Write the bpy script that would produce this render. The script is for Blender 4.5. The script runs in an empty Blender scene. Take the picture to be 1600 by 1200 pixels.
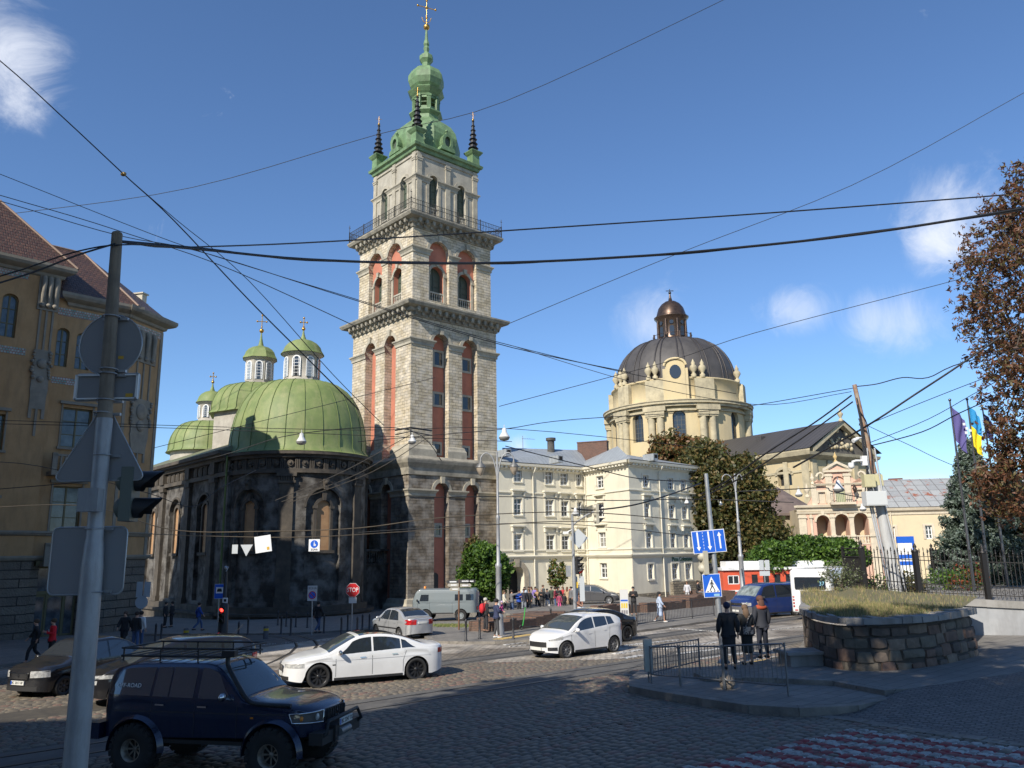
import bpy, bmesh, math, random
import numpy as np
from mathutils import Matrix, Vector
random.seed(7); rng = np.random.default_rng(7)
R = math.radians
scene = bpy.context.scene
col = scene.collection
# -- camera
FPX = 1245.0
EYE = Vector((0,0,3.1))
_up = Vector((705-800,600+5250,-FPX)).normalized()
_fw = Vector((0,0,-1)); _y = (_fw-_up*_fw.dot(_up)).normalized(); _x = _y.cross(_up)
CAMR = Matrix((_x,_y,_up))
cd = bpy.data.cameras.new('camera'); cam = bpy.data.objects.new('camera',cd); col.objects.link(cam)
cd.sensor_width = 36; cd.lens = 36*FPX/1600; cd.clip_end = 3000; cd.clip_start = .1
cam.matrix_world = Matrix.Translation(EYE)@CAMR.to_4x4()
scene.camera = cam
# -- light
SUN_AZ, SUN_EL = R(212), R(36.5)
w = bpy.data.worlds.new('World'); scene.world = w; w.use_nodes = True
nt = w.node_tree; nt.nodes.clear()
out = nt.nodes.new('ShaderNodeOutputWorld'); bg = nt.nodes.new('ShaderNodeBackground')
sky = nt.nodes.new('ShaderNodeTexSky'); sky.sky_type = 'NISHITA'; sky.sun_disc = False
sky.sun_elevation = SUN_EL; sky.sun_rotation = SUN_AZ; sky.air_density = 1.0; sky.dust_density = 0.0; sky.ozone_density = 4.0; sky.altitude = 300
bg.inputs[1].default_value = .10
def _dir(px,py):
 return(CAMR@Vector((px-800,600-py,-FPX))).normalized()
 # soft fair-weather clouds in the sky, by direction
tc = nt.nodes.new('ShaderNodeTexCoord')
_tn = nt.nodes.new('ShaderNodeMix'); _tn.data_type = 'RGBA'; _tn.blend_type = 'MULTIPLY'; _tn.inputs[0].default_value = 1; _tn.inputs[7].default_value = (.88,1.01,1.15,1); nt.links.new(sky.outputs[0],_tn.inputs[6])
last = _tn.outputs[2]
nz = nt.nodes.new('ShaderNodeTexNoise'); nz.inputs['Scale'].default_value = 11; nz.inputs['Detail'].default_value = 9; nz.inputs['Roughness'].default_value = .66
nz.inputs['Distortion'].default_value = .9
nt.links.new(tc.outputs['Generated'],nz.inputs['Vector'])
def cloud(px,py,rad,amt,sy=1.0):
 global last
 d = _dir(px,py)
 sub = nt.nodes.new('ShaderNodeVectorMath'); sub.operation = 'SUBTRACT'; sub.inputs[1].default_value = d
 nt.links.new(tc.outputs['Generated'],sub.inputs[0])
 sc = nt.nodes.new('ShaderNodeVectorMath'); sc.operation = 'MULTIPLY'; sc.inputs[1].default_value = (1,1,sy)
 nt.links.new(sub.outputs[0],sc.inputs[0])
 ln = nt.nodes.new('ShaderNodeVectorMath'); ln.operation = 'LENGTH'; nt.links.new(sc.outputs[0],ln.inputs[0])
 mr = nt.nodes.new('ShaderNodeMapRange'); mr.interpolation_type = 'SMOOTHSTEP'
 mr.inputs[1].default_value = 0; mr.inputs[2].default_value = rad; mr.inputs[3].default_value = .30; mr.inputs[4].default_value = -.26
 nt.links.new(ln.outputs['Value'],mr.inputs[0])
 ad = nt.nodes.new('ShaderNodeMath'); ad.operation = 'ADD'; nt.links.new(mr.outputs[0],ad.inputs[0]); nt.links.new(nz.outputs[0],ad.inputs[1])
 m2 = nt.nodes.new('ShaderNodeMapRange'); m2.interpolation_type = 'SMOOTHSTEP'; m2.inputs[1].default_value = .40; m2.inputs[2].default_value = 1.08; m2.inputs[4].default_value = amt
 nt.links.new(ad.outputs[0],m2.inputs[0])
 mx = nt.nodes.new('ShaderNodeMix'); mx.data_type = 'RGBA'; nt.links.new(m2.outputs[0],mx.inputs[0]); nt.links.new(last,mx.inputs[6])
 mx.inputs[7].default_value = (7.2,7.5,8.2,1); last = mx.outputs[2]
cloud(-10,90,.115,.85); cloud(40,165,.05,.5)
cloud(1500,340,.10,.9); cloud(1460,385,.06,.7); cloud(1245,487,.085,.6,1.6); cloud(1390,500,.10,.6,1.6); cloud(1020,500,.08,.45); cloud(1440,755,.06,.8,2.5); cloud(810,695,.03,.8)
nt.links.new(last,bg.inputs[0]); nt.links.new(bg.outputs[0],out.inputs[0])
sd = bpy.data.lights.new('sun','SUN'); sd.energy = 4.6; sd.angle = R(.53); sd.color = (1,.93,.82)
sun = bpy.data.objects.new('sun',sd); col.objects.link(sun)
_s = Vector((math.sin(SUN_AZ)*math.cos(SUN_EL),math.cos(SUN_AZ)*math.cos(SUN_EL),math.sin(SUN_EL)))
sun.rotation_euler = _s.to_track_quat('Z','Y').to_euler(); sun.location = (0,-20,60)
vs = scene.view_settings; vs.view_transform = 'Standard'; vs.look = 'None'; vs.exposure = .47; vs.gamma = 1
scene.cycles.max_bounces = 6; scene.cycles.diffuse_bounces = 3; scene.cycles.glossy_bounces = 3; scene.cycles.transparent_max_bounces = 6
# -- measuring helpers
GS, GX = .022, .015
def G(x,y):
 return-GS*max(-30,min(y,170))+GX*max(-60,min(x,60))
def gp(px,py,h=0):
 d = _dir(px,py); t = (-EYE.z+h)/(d.z+GS*d.y-GX*d.x)
 return EYE+d*t
def at(px,py,Y):
 d = _dir(px,py); return EYE+d*(Y/d.y)
def proj(p):
 c = CAMR.transposed()@(Vector(p)-EYE)
 return 800+FPX*c.x/-c.z, 600-FPX*c.y/-c.z
def zat(x,y,py):
 lo, hi = -30, 130
 for _ in range(40):
  m = (lo+hi)/2
  if proj((x,y,m))[1] >py:lo = m
  else:hi = m
 return lo
def xat(px,py,Y):return at(px,py,Y).x
class Fr:
 """vertical plane frame: local x along the wall to the viewer's right, y into the wall, z up (world height)"""
 def __init__(s,x,y,az,z=0):
  s.o = Vector((x,y,z)); s.M = Matrix.Translation(s.o)@Matrix.Rotation(R(90-az),4,'Z'); s.I = s.M.inverted(); s.az = az
 def px(s,px,py,off=0):
  o = s.I@EYE; d = (s.I.to_3x3()@_dir(px,py)); t = (off-o.y)/d.y; p = o+d*t
  return p.x, p.z
 def x(s,px,py=870,off=0):return s.px(px,py,off)[0]
 def z(s,px,py,off=0):return s.px(px,py,off)[1]
 # -- materials
MATS = {}
def _base(name):
 m = bpy.data.materials.new(name); m.use_nodes = True; t = m.node_tree; b = t.nodes['Principled BSDF']; return m, t, b
def _mixc(t,fac,a,b,mode='MIX'):
 n = t.nodes.new('ShaderNodeMix'); n.data_type = 'RGBA'; n.blend_type = mode
 if isinstance(fac,(int,float)):n.inputs[0].default_value = fac
 else:t.links.new(fac,n.inputs[0])
 for i, v in((6,a),(7,b)):
  if isinstance(v,tuple):n.inputs[i].default_value = (*v,1)
  else:t.links.new(v,n.inputs[i])
 return n.outputs[2]
def _noise(t,coord,scale,detail=5,rough=.6,lo=.35,hi=.65,stretch=None,dist=0):
 n = t.nodes.new('ShaderNodeTexNoise'); n.inputs['Scale'].default_value = scale; n.inputs['Detail'].default_value = detail
 n.inputs['Roughness'].default_value = rough; n.inputs['Distortion'].default_value = dist
 if stretch:
  mp = t.nodes.new('ShaderNodeMapping'); mp.inputs['Scale'].default_value = stretch; t.links.new(coord,mp.inputs[0]); coord = mp.outputs[0]
 t.links.new(coord,n.inputs['Vector'])
 r = t.nodes.new('ShaderNodeMapRange'); r.inputs[1].default_value = lo; r.inputs[2].default_value = hi
 t.links.new(n.outputs[0],r.inputs[0]); return r.outputs[0]
def mat(name,c,rough=.8,metal=0,var=None,dirt=None,bump=None,coat=0,emis=None,spec=None,ao=None):
 """var=(colour2, scale[,lo,hi]); dirt=(colour, scale, amount, stretch); bump=(scale, strength)"""
 if name in MATS:return MATS[name]
 m, t, b = _base(name); tcn = t.nodes.new('ShaderNodeTexCoord'); oc = tcn.outputs['Object']
 colr = c
 if var:
  f = _noise(t,oc,var[1],lo=var[2]if len(var)>2 else.35,hi=var[3]if len(var)>3 else.65); colr = _mixc(t,f,colr,var[0])
 if dirt:
  f = _noise(t,oc,dirt[1],8,.7,.45,.75,dirt[3]if len(dirt)>3 else None)
  mm = t.nodes.new('ShaderNodeMath'); mm.operation = 'MULTIPLY'; mm.inputs[1].default_value = dirt[2]; t.links.new(f,mm.inputs[0])
  colr = _mixc(t,mm.outputs[0],colr,dirt[0])
 if isinstance(colr,tuple):b.inputs['Base Color'].default_value = (*colr,1)
 else:t.links.new(colr,b.inputs['Base Color'])
 b.inputs['Roughness'].default_value = rough; b.inputs['Metallic'].default_value = metal
 if spec is not None:b.inputs['Specular IOR Level'].default_value = spec
 if coat:b.inputs['Coat Weight'].default_value = coat; b.inputs['Coat Roughness'].default_value = .05
 if emis:b.inputs['Emission Color'].default_value = (*emis[0],1); b.inputs['Emission Strength'].default_value = emis[1]
 if bump:
  n = t.nodes.new('ShaderNodeTexNoise'); n.inputs['Scale'].default_value = bump[0]; n.inputs['Detail'].default_value = 6; t.links.new(oc,n.inputs['Vector'])
  bp = t.nodes.new('ShaderNodeBump'); bp.inputs['Strength'].default_value = bump[1]; bp.inputs['Distance'].default_value = .02 if len(bump) <3 else bump[2]
  t.links.new(n.outputs[0],bp.inputs['Height']); t.links.new(bp.outputs[0],b.inputs['Normal'])
 MATS[name] = m; return m
def brick(name,c1,c2,mortar,bw,bh,ms=.012,rough=.85,dirt=None,distort=.0,bump=(.6,.02),smooth=.15,offset=.5,rot=0,paint=None,var2=None,squash=1.0,bias=0.0):
 """masonry / setts / boards on the UV map, which is in metres"""
 if name in MATS:return MATS[name]
 m, t, b = _base(name); tcn = t.nodes.new('ShaderNodeTexCoord'); uv = tcn.outputs['UV']; oc = tcn.outputs['Object']
 if rot:
  mp = t.nodes.new('ShaderNodeMapping'); mp.inputs['Rotation'].default_value = (0,0,rot); t.links.new(uv,mp.inputs[0]); uv = mp.outputs[0]
 if distort:
  n = t.nodes.new('ShaderNodeTexNoise'); n.inputs['Scale'].default_value = 1.1/max(bw,bh); n.inputs['Detail'].default_value = 3; t.links.new(uv,n.inputs['Vector'])
  s = t.nodes.new('ShaderNodeVectorMath'); s.operation = 'SUBTRACT'; s.inputs[1].default_value = (.5,.5,.5); t.links.new(n.outputs['Color'],s.inputs[0])
  s2 = t.nodes.new('ShaderNodeVectorMath'); s2.operation = 'SCALE'; s2.inputs['Scale'].default_value = distort; t.links.new(s.outputs[0],s2.inputs[0])
  s3 = t.nodes.new('ShaderNodeVectorMath'); s3.operation = 'ADD'; t.links.new(uv,s3.inputs[0]); t.links.new(s2.outputs[0],s3.inputs[1]); uv = s3.outputs[0]
 br = t.nodes.new('ShaderNodeTexBrick'); t.links.new(uv,br.inputs['Vector'])
 br.inputs['Scale'].default_value = 1; br.inputs['Brick Width'].default_value = bw; br.inputs['Row Height'].default_value = bh
 br.inputs['Mortar Size'].default_value = ms; br.inputs['Mortar Smooth'].default_value = smooth; br.inputs['Bias'].default_value = bias
 br.inputs['Color1'].default_value = (*c1,1); br.inputs['Color2'].default_value = (*c2,1); br.inputs['Mortar'].default_value = (*mortar,1)
 br.offset = offset; br.squash = squash
 colr = br.outputs['Color']
 f = _noise(t,oc,6,6,.7,.3,.7); colr = _mixc(t,.35,colr,_mixc(t,f,(.45,.45,.45),(1.25,1.2,1.15)),'MULTIPLY')
 if var2:
  f = _noise(t,oc,var2[1],4,.6,.4,.62); colr = _mixc(t,f,colr,_mixc(t,var2[2],colr,var2[0]))
 if dirt:
  f = _noise(t,oc,dirt[1],8,.7,dirt[4]if len(dirt)>4 else.42,dirt[5]if len(dirt)>4 else.72,dirt[3]if len(dirt)>3 else None)
  mm = t.nodes.new('ShaderNodeMath'); mm.operation = 'MULTIPLY'; mm.inputs[1].default_value = dirt[2]; t.links.new(f,mm.inputs[0])
  colr = _mixc(t,mm.outputs[0],colr,dirt[0])
 if paint:
  f = _noise(t,oc,3.5,8,.8,.42,.5); mm = t.nodes.new('ShaderNodeMath'); mm.operation = 'SUBTRACT'; mm.inputs[0].default_value = 1; t.links.new(br.outputs['Fac'],mm.inputs[1])
  m3 = t.nodes.new('ShaderNodeMath'); m3.operation = 'MULTIPLY'; t.links.new(mm.outputs[0],m3.inputs[0]); t.links.new(f,m3.inputs[1]); m3.use_clamp = True
  colr = _mixc(t,m3.outputs[0],colr,paint)
 t.links.new(colr,b.inputs['Base Color']); b.inputs['Roughness'].default_value = rough
 h = t.nodes.new('ShaderNodeMath'); h.operation = 'MULTIPLY_ADD'; h.inputs[1].default_value = -1; t.links.new(br.outputs['Fac'],h.inputs[0])
 n2 = t.nodes.new('ShaderNodeTexNoise'); n2.inputs['Scale'].default_value = 9; n2.inputs['Detail'].default_value = 5; t.links.new(oc,n2.inputs['Vector'])
 t.links.new(n2.outputs[0],h.inputs[2])
 bp = t.nodes.new('ShaderNodeBump'); bp.inputs['Strength'].default_value = bump[0]; bp.inputs['Distance'].default_value = bump[1]
 t.links.new(h.outputs[0],bp.inputs['Height']); t.links.new(bp.outputs[0],b.inputs['Normal'])
 MATS[name] = m; return m
 # -- mesh builder
class MB:
 def __init__(s,M=None):
  s.v = []; s.f = []; s.mi = []; s.uv = []; s.sm = []; s.M = M or Matrix(); s.m = 0; s.smooth = False; s.fn = None
 def add(s,vs,fs,uvs=None,smooth=None):
  b = len(s.v); vs = [Vector(p)for p in vs]
  for f in fs:
   a, c, d = vs[f[0]], vs[f[1]], vs[f[2]]
   n = (c-a).cross(d-a); ax, ay, az = abs(n.x), abs(n.y), abs(n.z)
   if uvs:s.uv += [uvs[i]for i in f]
   elif az>=ax and az>=ay:s.uv += [(vs[i].x,vs[i].y)for i in f]
   elif ay>=ax:s.uv += [(vs[i].x,vs[i].z)for i in f]
   else:s.uv += [(vs[i].y,vs[i].z)for i in f]
   s.f.append([i+b for i in f]); s.mi.append(s.m); s.sm.append(s.smooth if smooth is None else smooth)
  for p in vs:
   if s.fn:p = Vector(s.fn(p))
   s.v.append(s.M@p)
 def quad(s,a,b,c,d):s.add([a,b,c,d],[(0,1,2,3)])
 def box(s,x0,x1,y0,y1,z0,z1,rz=0,about=None):
  vs = [Vector(p)for p in((x0,y0,z0),(x1,y0,z0),(x1,y1,z0),(x0,y1,z0),(x0,y0,z1),(x1,y0,z1),(x1,y1,z1),(x0,y1,z1))]
  if rz:
   c = Vector(about or((x0+x1)/2,(y0+y1)/2,0)); q = Matrix.Rotation(rz,3,'Z'); vs = [q@(p-c)+c for p in vs]
  s.add(vs,[(0,3,2,1),(4,5,6,7),(0,1,5,4),(1,2,6,5),(2,3,7,6),(3,0,4,7)])
 def prism(s,poly,z0,z1,zf=None):
  n = len(poly); a = [(p[0],p[1],(zf(p[0],p[1])if zf else 0)+z0)for p in poly]; b = [(p[0],p[1],(zf(p[0],p[1])if zf else 0)+z1)for p in poly]
  s.add(a+b,[tuple(range(n-1,-1,-1)),tuple(range(n,2*n))]+[(i,(i+1)%n,n+(i+1)%n,n+i)for i in range(n)])
 def slab(s,poly,y0,y1):
  """polygon in (x,z), extruded from y0 to y1"""
  n = len(poly); a = [(p[0],y0,p[1])for p in poly]; b = [(p[0],y1,p[1])for p in poly]
  s.add(a+b,[tuple(range(n)),tuple(range(2*n-1,n-1,-1))]+[((i+1)%n,i,n+i,n+(i+1)%n)for i in range(n)])
 def lathe(s,prof,n=24,c=(0,0),a0=0,a1=None,rot=0,cap=True,smooth=True,fz=None):
  full = a1 is None; a1 = a0+2*math.pi if full else a1; k = n if full else n+1
  vs = []; uv = []
  for j, (r,z)in enumerate(prof):
   for i in range(k):
    a = a0+rot+(a1-a0)*i/n; vs.append((c[0]+r*math.cos(a),c[1]+r*math.sin(a),z)); uv.append((a*max(prof[0][0],.01),z))
  fs = []
  for j in range(len(prof)-1):
   for i in range(n):
    i2 = (i+1)%k; fs.append((j*k+i,j*k+i2,(j+1)*k+i2,(j+1)*k+i))
  s.add(vs,fs,uv,smooth)
  if cap and full:
   if prof[0][0] >1e-4:s.add(vs[:k],[tuple(range(k-1,-1,-1))],smooth=False)
   if prof[-1][0] >1e-4:s.add(vs[-k:],[tuple(range(k))],smooth=False)
 def sq(s,prof,c=(0,0)):
  """square rings: (half size, z)"""
  s.lathe([(h*math.sqrt(2),z)for h,z in prof],4,c,rot=math.pi/4,smooth=False)
 def cyl(s,p0,p1,r0,r1=None,n=10,cap=True,smooth=True):
  s.tube([p0,p1],[r0,r0 if r1 is None else r1],n,cap,smooth)
 def tube(s,pts,r,n=6,cap=True,smooth=True):
  pts = [Vector(p)for p in pts]; rr = r if isinstance(r,(list,tuple))else[r]*len(pts)
  vs = []; prev = None
  for i, p in enumerate(pts):
   d = (pts[min(i+1,len(pts)-1)]-pts[max(i-1,0)]).normalized()
   if prev is None:u = d.orthogonal().normalized()
   else:
    u = prev-d*prev.dot(d); u = u.normalized()if u.length >1e-6 else d.orthogonal().normalized()
   prev = u; v = d.cross(u)
   for k in range(n):
    a = 2*math.pi*k/n; vs.append(p+(u*math.cos(a)+v*math.sin(a))*rr[i])
  fs = [(j*n+i,j*n+(i+1)%n,(j+1)*n+(i+1)%n,(j+1)*n+i)for j in range(len(pts)-1)for i in range(n)]
  s.add(vs,fs,smooth=smooth)
  if cap:s.add(vs[:n],[tuple(range(n-1,-1,-1))],smooth=False); s.add(vs[-n:],[tuple(range(n))],smooth=False)
 def ball(s,c,r,n=10,m=7):
  rx, ry, rz = r if isinstance(r,(tuple,list))else(r,r,r)
  vs = []; fs = []
  for j in range(m+1):
   t = math.pi*j/m
   for i in range(n):
    a = 2*math.pi*i/n; vs.append((c[0]+rx*math.sin(t)*math.cos(a),c[1]+ry*math.sin(t)*math.sin(a),c[2]-rz*math.cos(t)))
  for j in range(m):
   for i in range(n):
    q = (j*n+i,j*n+(i+1)%n,(j+1)*n+(i+1)%n,(j+1)*n+i)
    fs.append((q[0],q[2],q[3])if j==0 else(q[0],q[1],q[2])if j==m-1 else q)
  s.add(vs,fs,smooth=True)
 def grid(s,P,nu,nv,flip=False,smooth=True,uv=None):
  """P(u,v) for u,v in 0..1"""
  vs = [P(i/nu,j/nv)for j in range(nv+1)for i in range(nu+1)]; k = nu+1
  fs = [((j*k+i,j*k+i+1,(j+1)*k+i+1,(j+1)*k+i)[::-1 if flip else 1])for j in range(nv)for i in range(nu)]
  s.add(vs,fs,smooth=smooth)
 def build(s,name,mats,parent=None):
  me = bpy.data.meshes.new(name); inv = None
  if parent is not None:
   r = parent
   while r.parent:r = r.parent
   inv = ROOTM[r.name].inverted()if r.name in ROOTM else None
  vs = [inv@p for p in s.v]if inv else s.v
  me.from_pydata([tuple(p)for p in vs],[],s.f)
  me.polygons.foreach_set('material_index',s.mi); me.polygons.foreach_set('use_smooth',s.sm)
  uvl = me.uv_layers.new(name='UVMap'); uvl.data.foreach_set('uv',[c for q in s.uv for c in(q[0],q[1])])
  for m in(mats if isinstance(mats,(list,tuple))else[mats]):me.materials.append(m)
  me.validate(); me.update()
  o = bpy.data.objects.new(name,me); col.objects.link(o)
  if parent is not None:o.parent = parent
  return o
ROOTM = {}
def tag(o,label=None,cat=None,group=None,kind=None):
 for k, v in(('label',label),('category',cat),('group',group),('kind',kind)):
  if v:o[k] = v
 return o
def thing(name,label,cat,loc=(0,0,0),rz=0,group=None):
 o = bpy.data.objects.new(name,None); col.objects.link(o); o.empty_display_size = .3
 o.location = loc; o.rotation_euler = (0,0,rz); ROOTM[o.name] = Matrix.Translation(Vector(loc))@Matrix.Rotation(rz,4,'Z')
 return tag(o,label,cat,group)
def dup(root,loc,rz=0,label=None,group=None,scale=None):
 def cp(o,par):
  c = o.copy(); col.objects.link(c)
  if par is not None:c.parent = par
  for ch in o.children:cp(ch,c)
  return c
 r = cp(root,None); r.location = loc; r.rotation_euler = (0,0,rz)
 if label:r['label'] = label
 if group:r['group'] = group
 if scale:r.scale = (scale,)*3 if isinstance(scale,(int,float))else scale
 return r
def move(root,loc,rz=0,scale=None):
 root.location = loc; root.rotation_euler = (0,0,rz)
 if scale:root.scale = (scale,)*3 if isinstance(scale,(int,float))else scale
def struct(name,mb,m,kind='structure'):
 return tag(mb.build(name,m),kind=kind)
def arc(x0,x1,zs,ah,n=12):
 c = (x0+x1)/2; r = (x1-x0)/2
 return[(c-r*math.cos(math.pi*i/n),zs+ah*math.sin(math.pi*i/n))for i in range(n+1)]
def outline(x0,x1,z0,z1,ah=0,n=12):
 if not ah:return[(x0,z0),(x1,z0),(x1,z1),(x0,z1)]
 return[(x0,z0),(x1,z0)]+arc(x0,x1,z1-ah,ah,n)[::-1]
def wall(mb,x0,x1,z0,z1,ops=(),dep=.3,sub=0,y=0,back=False):
 """wall plane at y with openings (x0,x1,z0,z1,arch_height); reveals go in by dep"""
 xs = {x0,x1}; zs = {z0,z1}
 for o in ops:xs|={max(x0,min(x1,o[0])),max(x0,min(x1,o[1]))}; zs|={max(z0,min(z1,o[2])),max(z0,min(z1,o[3]))}
 xs = sorted(xs); zs = sorted(zs)
 if sub:
  e = []
  for a, b in zip(xs,xs[1:]):
   k = max(1,int((b-a)/sub)); e += [a+(b-a)*i/k for i in range(k)]
  xs = e+[xs[-1]]
 for i in range(len(xs)-1):
  for j in range(len(zs)-1):
   cx, cz = (xs[i]+xs[i+1])/2, (zs[j]+zs[j+1])/2
   if any(o[0]<cx<o[1]and o[2]<cz<o[3]for o in ops):continue
   mb.quad((xs[i],y,zs[j]),(xs[i+1],y,zs[j]),(xs[i+1],y,zs[j+1]),(xs[i],y,zs[j+1]))
 for o in ops:
  a, b, c, d = o[:4]; ah = o[4]if len(o) >4 else 0; dp = o[5]if len(o) >5 else dep
  if ah:
   p = arc(a,b,d-ah,ah,14)
   for(xa,za), (xb,zb)in zip(p,p[1:]):
    mb.quad((xa,y,za),(xb,y,zb),(xb,y,d),(xa,y,d))
    mb.quad((xa,y,za),(xa,y+dp,za),(xb,y+dp,zb),(xb,y,zb))
  else:mb.quad((a,y,d),(a,y+dp,d),(b,y+dp,d),(b,y,d))
  t = d-ah
  mb.quad((a,y,c),(a,y+dp,c),(a,y+dp,t),(a,y,t)); mb.quad((b,y,c),(b,y,t),(b,y+dp,t),(b,y+dp,c))
  k = max(1,int((b-a)/sub))if sub else 1
  for i in range(k):
   xa, xb = a+(b-a)*i/k, a+(b-a)*(i+1)/k
   mb.quad((xa,y,c),(xb,y,c),(xb,y+dp,c),(xa,y+dp,c))
def window(M,x0,x1,z0,z1,dep,parent,mf,mg,cols=2,rows=3,ah=0,fr=.07,name='window',fn=None,split=None,pane=True):
 mb = MB(M); mb.fn = fn; y = dep-.06; t = z1-ah
 mb.box(x0,x0+fr,y,dep+.02,z0,t); mb.box(x1-fr,x1,y,dep+.02,z0,t); mb.box(x0,x1,y,dep+.02,z0,z0+fr)
 if ah:
  p = arc(x0,x1,t,ah,10); q = arc(x0+fr,x1-fr,t,ah-fr,10)
  for i in range(10):mb.slab([p[i],q[i],q[i+1],p[i+1]],y,dep+.02)
 else:mb.box(x0,x1,y,dep+.02,z1-fr,z1)
 for i in range(1,cols):
  c = x0+(x1-x0)*i/cols; wd = fr*(.55 if i*2==cols else.3)
  mb.box(c-wd,c+wd,y+.01,dep+.015,z0,z1-fr*.5 if not ah else t+ah*math.sin(math.acos(min(1,abs(c-(x0+x1)/2)/((x1-x0)/2)))))
 for j in range(1,rows):
  c = z0+(z1-z0)*j/rows
  wd = fr*.25
  if split and j ==split:wd = fr*.6
  if c <t:mb.box(x0,x1,y+.012,dep+.013,c-wd,c+wd)
 o = mb.build(name,mf,parent)
 if pane:
  g = MB(M); g.fn = fn; g.slab(outline(x0+.01,x1-.01,z0+.01,z1-.01,ah and ah-.01),dep,dep+.01); g.build('pane',mg,o)
 return o
def cornice(mb,x0,x1,prof,y=0,ends=True):
 """profile [(out, z)] swept along x; out is towards the viewer (-y)"""
 n = len(prof); vs = [(x0-(p[0]if ends else 0),y-p[0],p[1])for p in prof]+[(x1+(p[0]if ends else 0),y-p[0],p[1])for p in prof]
 mb.add(vs,[(i,n+i,n+i+1,i+1)for i in range(n-1)])
 mb.add([(x0,y,prof[0][1])]+vs[:n]+[(x0,y,prof[-1][1])],[tuple(range(n+2))[::-1]])
 mb.add([(x1,y,prof[0][1])]+vs[n:]+[(x1,y,prof[-1][1])],[tuple(range(n+2))])
def text(s,size,M,m,parent,depth=.004,align='CENTER',name='lettering',scale=(1,1)):
 """text lying in the local xz plane of M, facing -y"""
 cu = bpy.data.curves.new('t','FONT'); cu.body = s; cu.size = size; cu.align_x = align; cu.align_y = 'CENTER'; cu.extrude = depth; cu.resolution_u = 3
 o = bpy.data.objects.new('t',cu); col.objects.link(o); dg = bpy.context.evaluated_depsgraph_get(); me = bpy.data.meshes.new_from_object(o.evaluated_get(dg))
 bpy.data.objects.remove(o); bpy.data.curves.remove(cu)
 q = M@Matrix.Rotation(R(90),4,'X')@Matrix.Diagonal((scale[0],scale[1],1,1))
 if parent is not None:
  r = parent
  while r.parent:r = r.parent
  if r.name in ROOTM:q = ROOTM[r.name].inverted()@q
 me.transform(q); me.materials.clear(); me.materials.append(m)
 o = bpy.data.objects.new(name,me); me.name = name; col.objects.link(o)
 if parent is not None:o.parent = parent
 return o
GLASS = mat('window_glass',(.03,.035,.04),.04,spec=.8)
GLASSL = mat('curtained_window_glass',(.30,.29,.25),.12,spec=.7,var=((.12,.12,.12),2.5))
BLACK = mat('black_metal',(.015,.015,.017),.45)
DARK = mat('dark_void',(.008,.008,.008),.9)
WHITE = mat('white_paint',(.72,.72,.7),.5)
GALV = mat('galvanised_steel',(.42,.43,.44),.45,.6,var=((.30,.31,.32),3),bump=(30,.08))
# -- ground
TR0, TR1 = gp(1007,1031), gp(700,1077)
TDIR = (TR0-TR1).normalized(); TANG = math.atan2(TDIR.y,TDIR.x)
setts = brick('cobble_setts',(.29,.245,.185),(.15,.13,.10),(.03,.027,.024),.30,.17,.022,.62,distort=.10,bump=(1.0,.05),smooth=.7,rot=-TANG+R(90),dirt=((.16,.135,.105),.5,.7),var2=((1.25,1.15,1.0),.35,.35))
small_setts = brick('small_setts',(.15,.14,.13),(.09,.085,.08),(.035,.033,.03),.17,.13,.016,.6,distort=.10,bump=(.9,.035),smooth=.7,rot=R(35))
asphalt = mat('asphalt',(.115,.11,.10),.85,var=((.075,.072,.068),1.2),dirt=((.17,.155,.13),3,.6,(1,.3,1)),bump=(60,.25,.01))
paving = brick('paving_slabs',(.24,.225,.20),(.19,.18,.16),(.09,.085,.08),.6,.4,.012,.8,distort=.01,bump=(.4,.01),rot=-TANG,dirt=((.12,.11,.10),.6,.6))
kerbm = mat('kerb_stone',(.26,.235,.20),.85,var=((.15,.14,.125),1.4),dirt=((.09,.08,.07),3,.6),bump=(14,.5,.03))
grassm = mat('dry_grass',(.16,.15,.06),.95,var=((.07,.09,.03),3),bump=(40,.6,.04))
mb = MB()
xs = [-400,-200,-100,-60]+list(range(-50,60,10))+[60,100,200,400]; ys = [-60,-30]+list(range(-20,170,10))+[170,300,600,1200]
mb.add([(x,y,G(x,y))for y in ys for x in xs],[(j*len(xs)+i,j*len(xs)+i+1,(j+1)*len(xs)+i+1,(j+1)*len(xs)+i)for j in range(len(ys)-1)for i in range(len(xs)-1)])
struct('road',mb,setts)
def gpoly(mb,pts,z0,z1):mb.prism([(p[0],p[1])for p in pts],z0,z1,G)
def strip(mb,pts,wl,wr,z0,z1,seg=1.0,gap=0.0):
 """ribbon along a polyline on the ground"""
 P = [Vector((p[0],p[1],0))for p in pts]; Q = [P[0]]
 for a, b in zip(P,P[1:]):
  k = max(1,int(round((b-a).length/seg))); Q += [a.lerp(b,(i+1)/k)for i in range(k)]
 def nrm(i):
  d = (Q[min(i+1,len(Q)-1)]-Q[max(0,i-1)]).normalized(); return Vector((-d.y,d.x,0))
 for i in range(len(Q)-1):
  a, b = Q[i], Q[i+1]; g = (b-a).normalized()*gap; a = a+g; b = b-g
  q = [a-nrm(i)*wr,b-nrm(i+1)*wr,b+nrm(i+1)*wl,a+nrm(i)*wl]
  jj = random.uniform(-.012,.012)if gap else 0
  gpoly(mb,q,z0,z1+jj)
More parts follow.
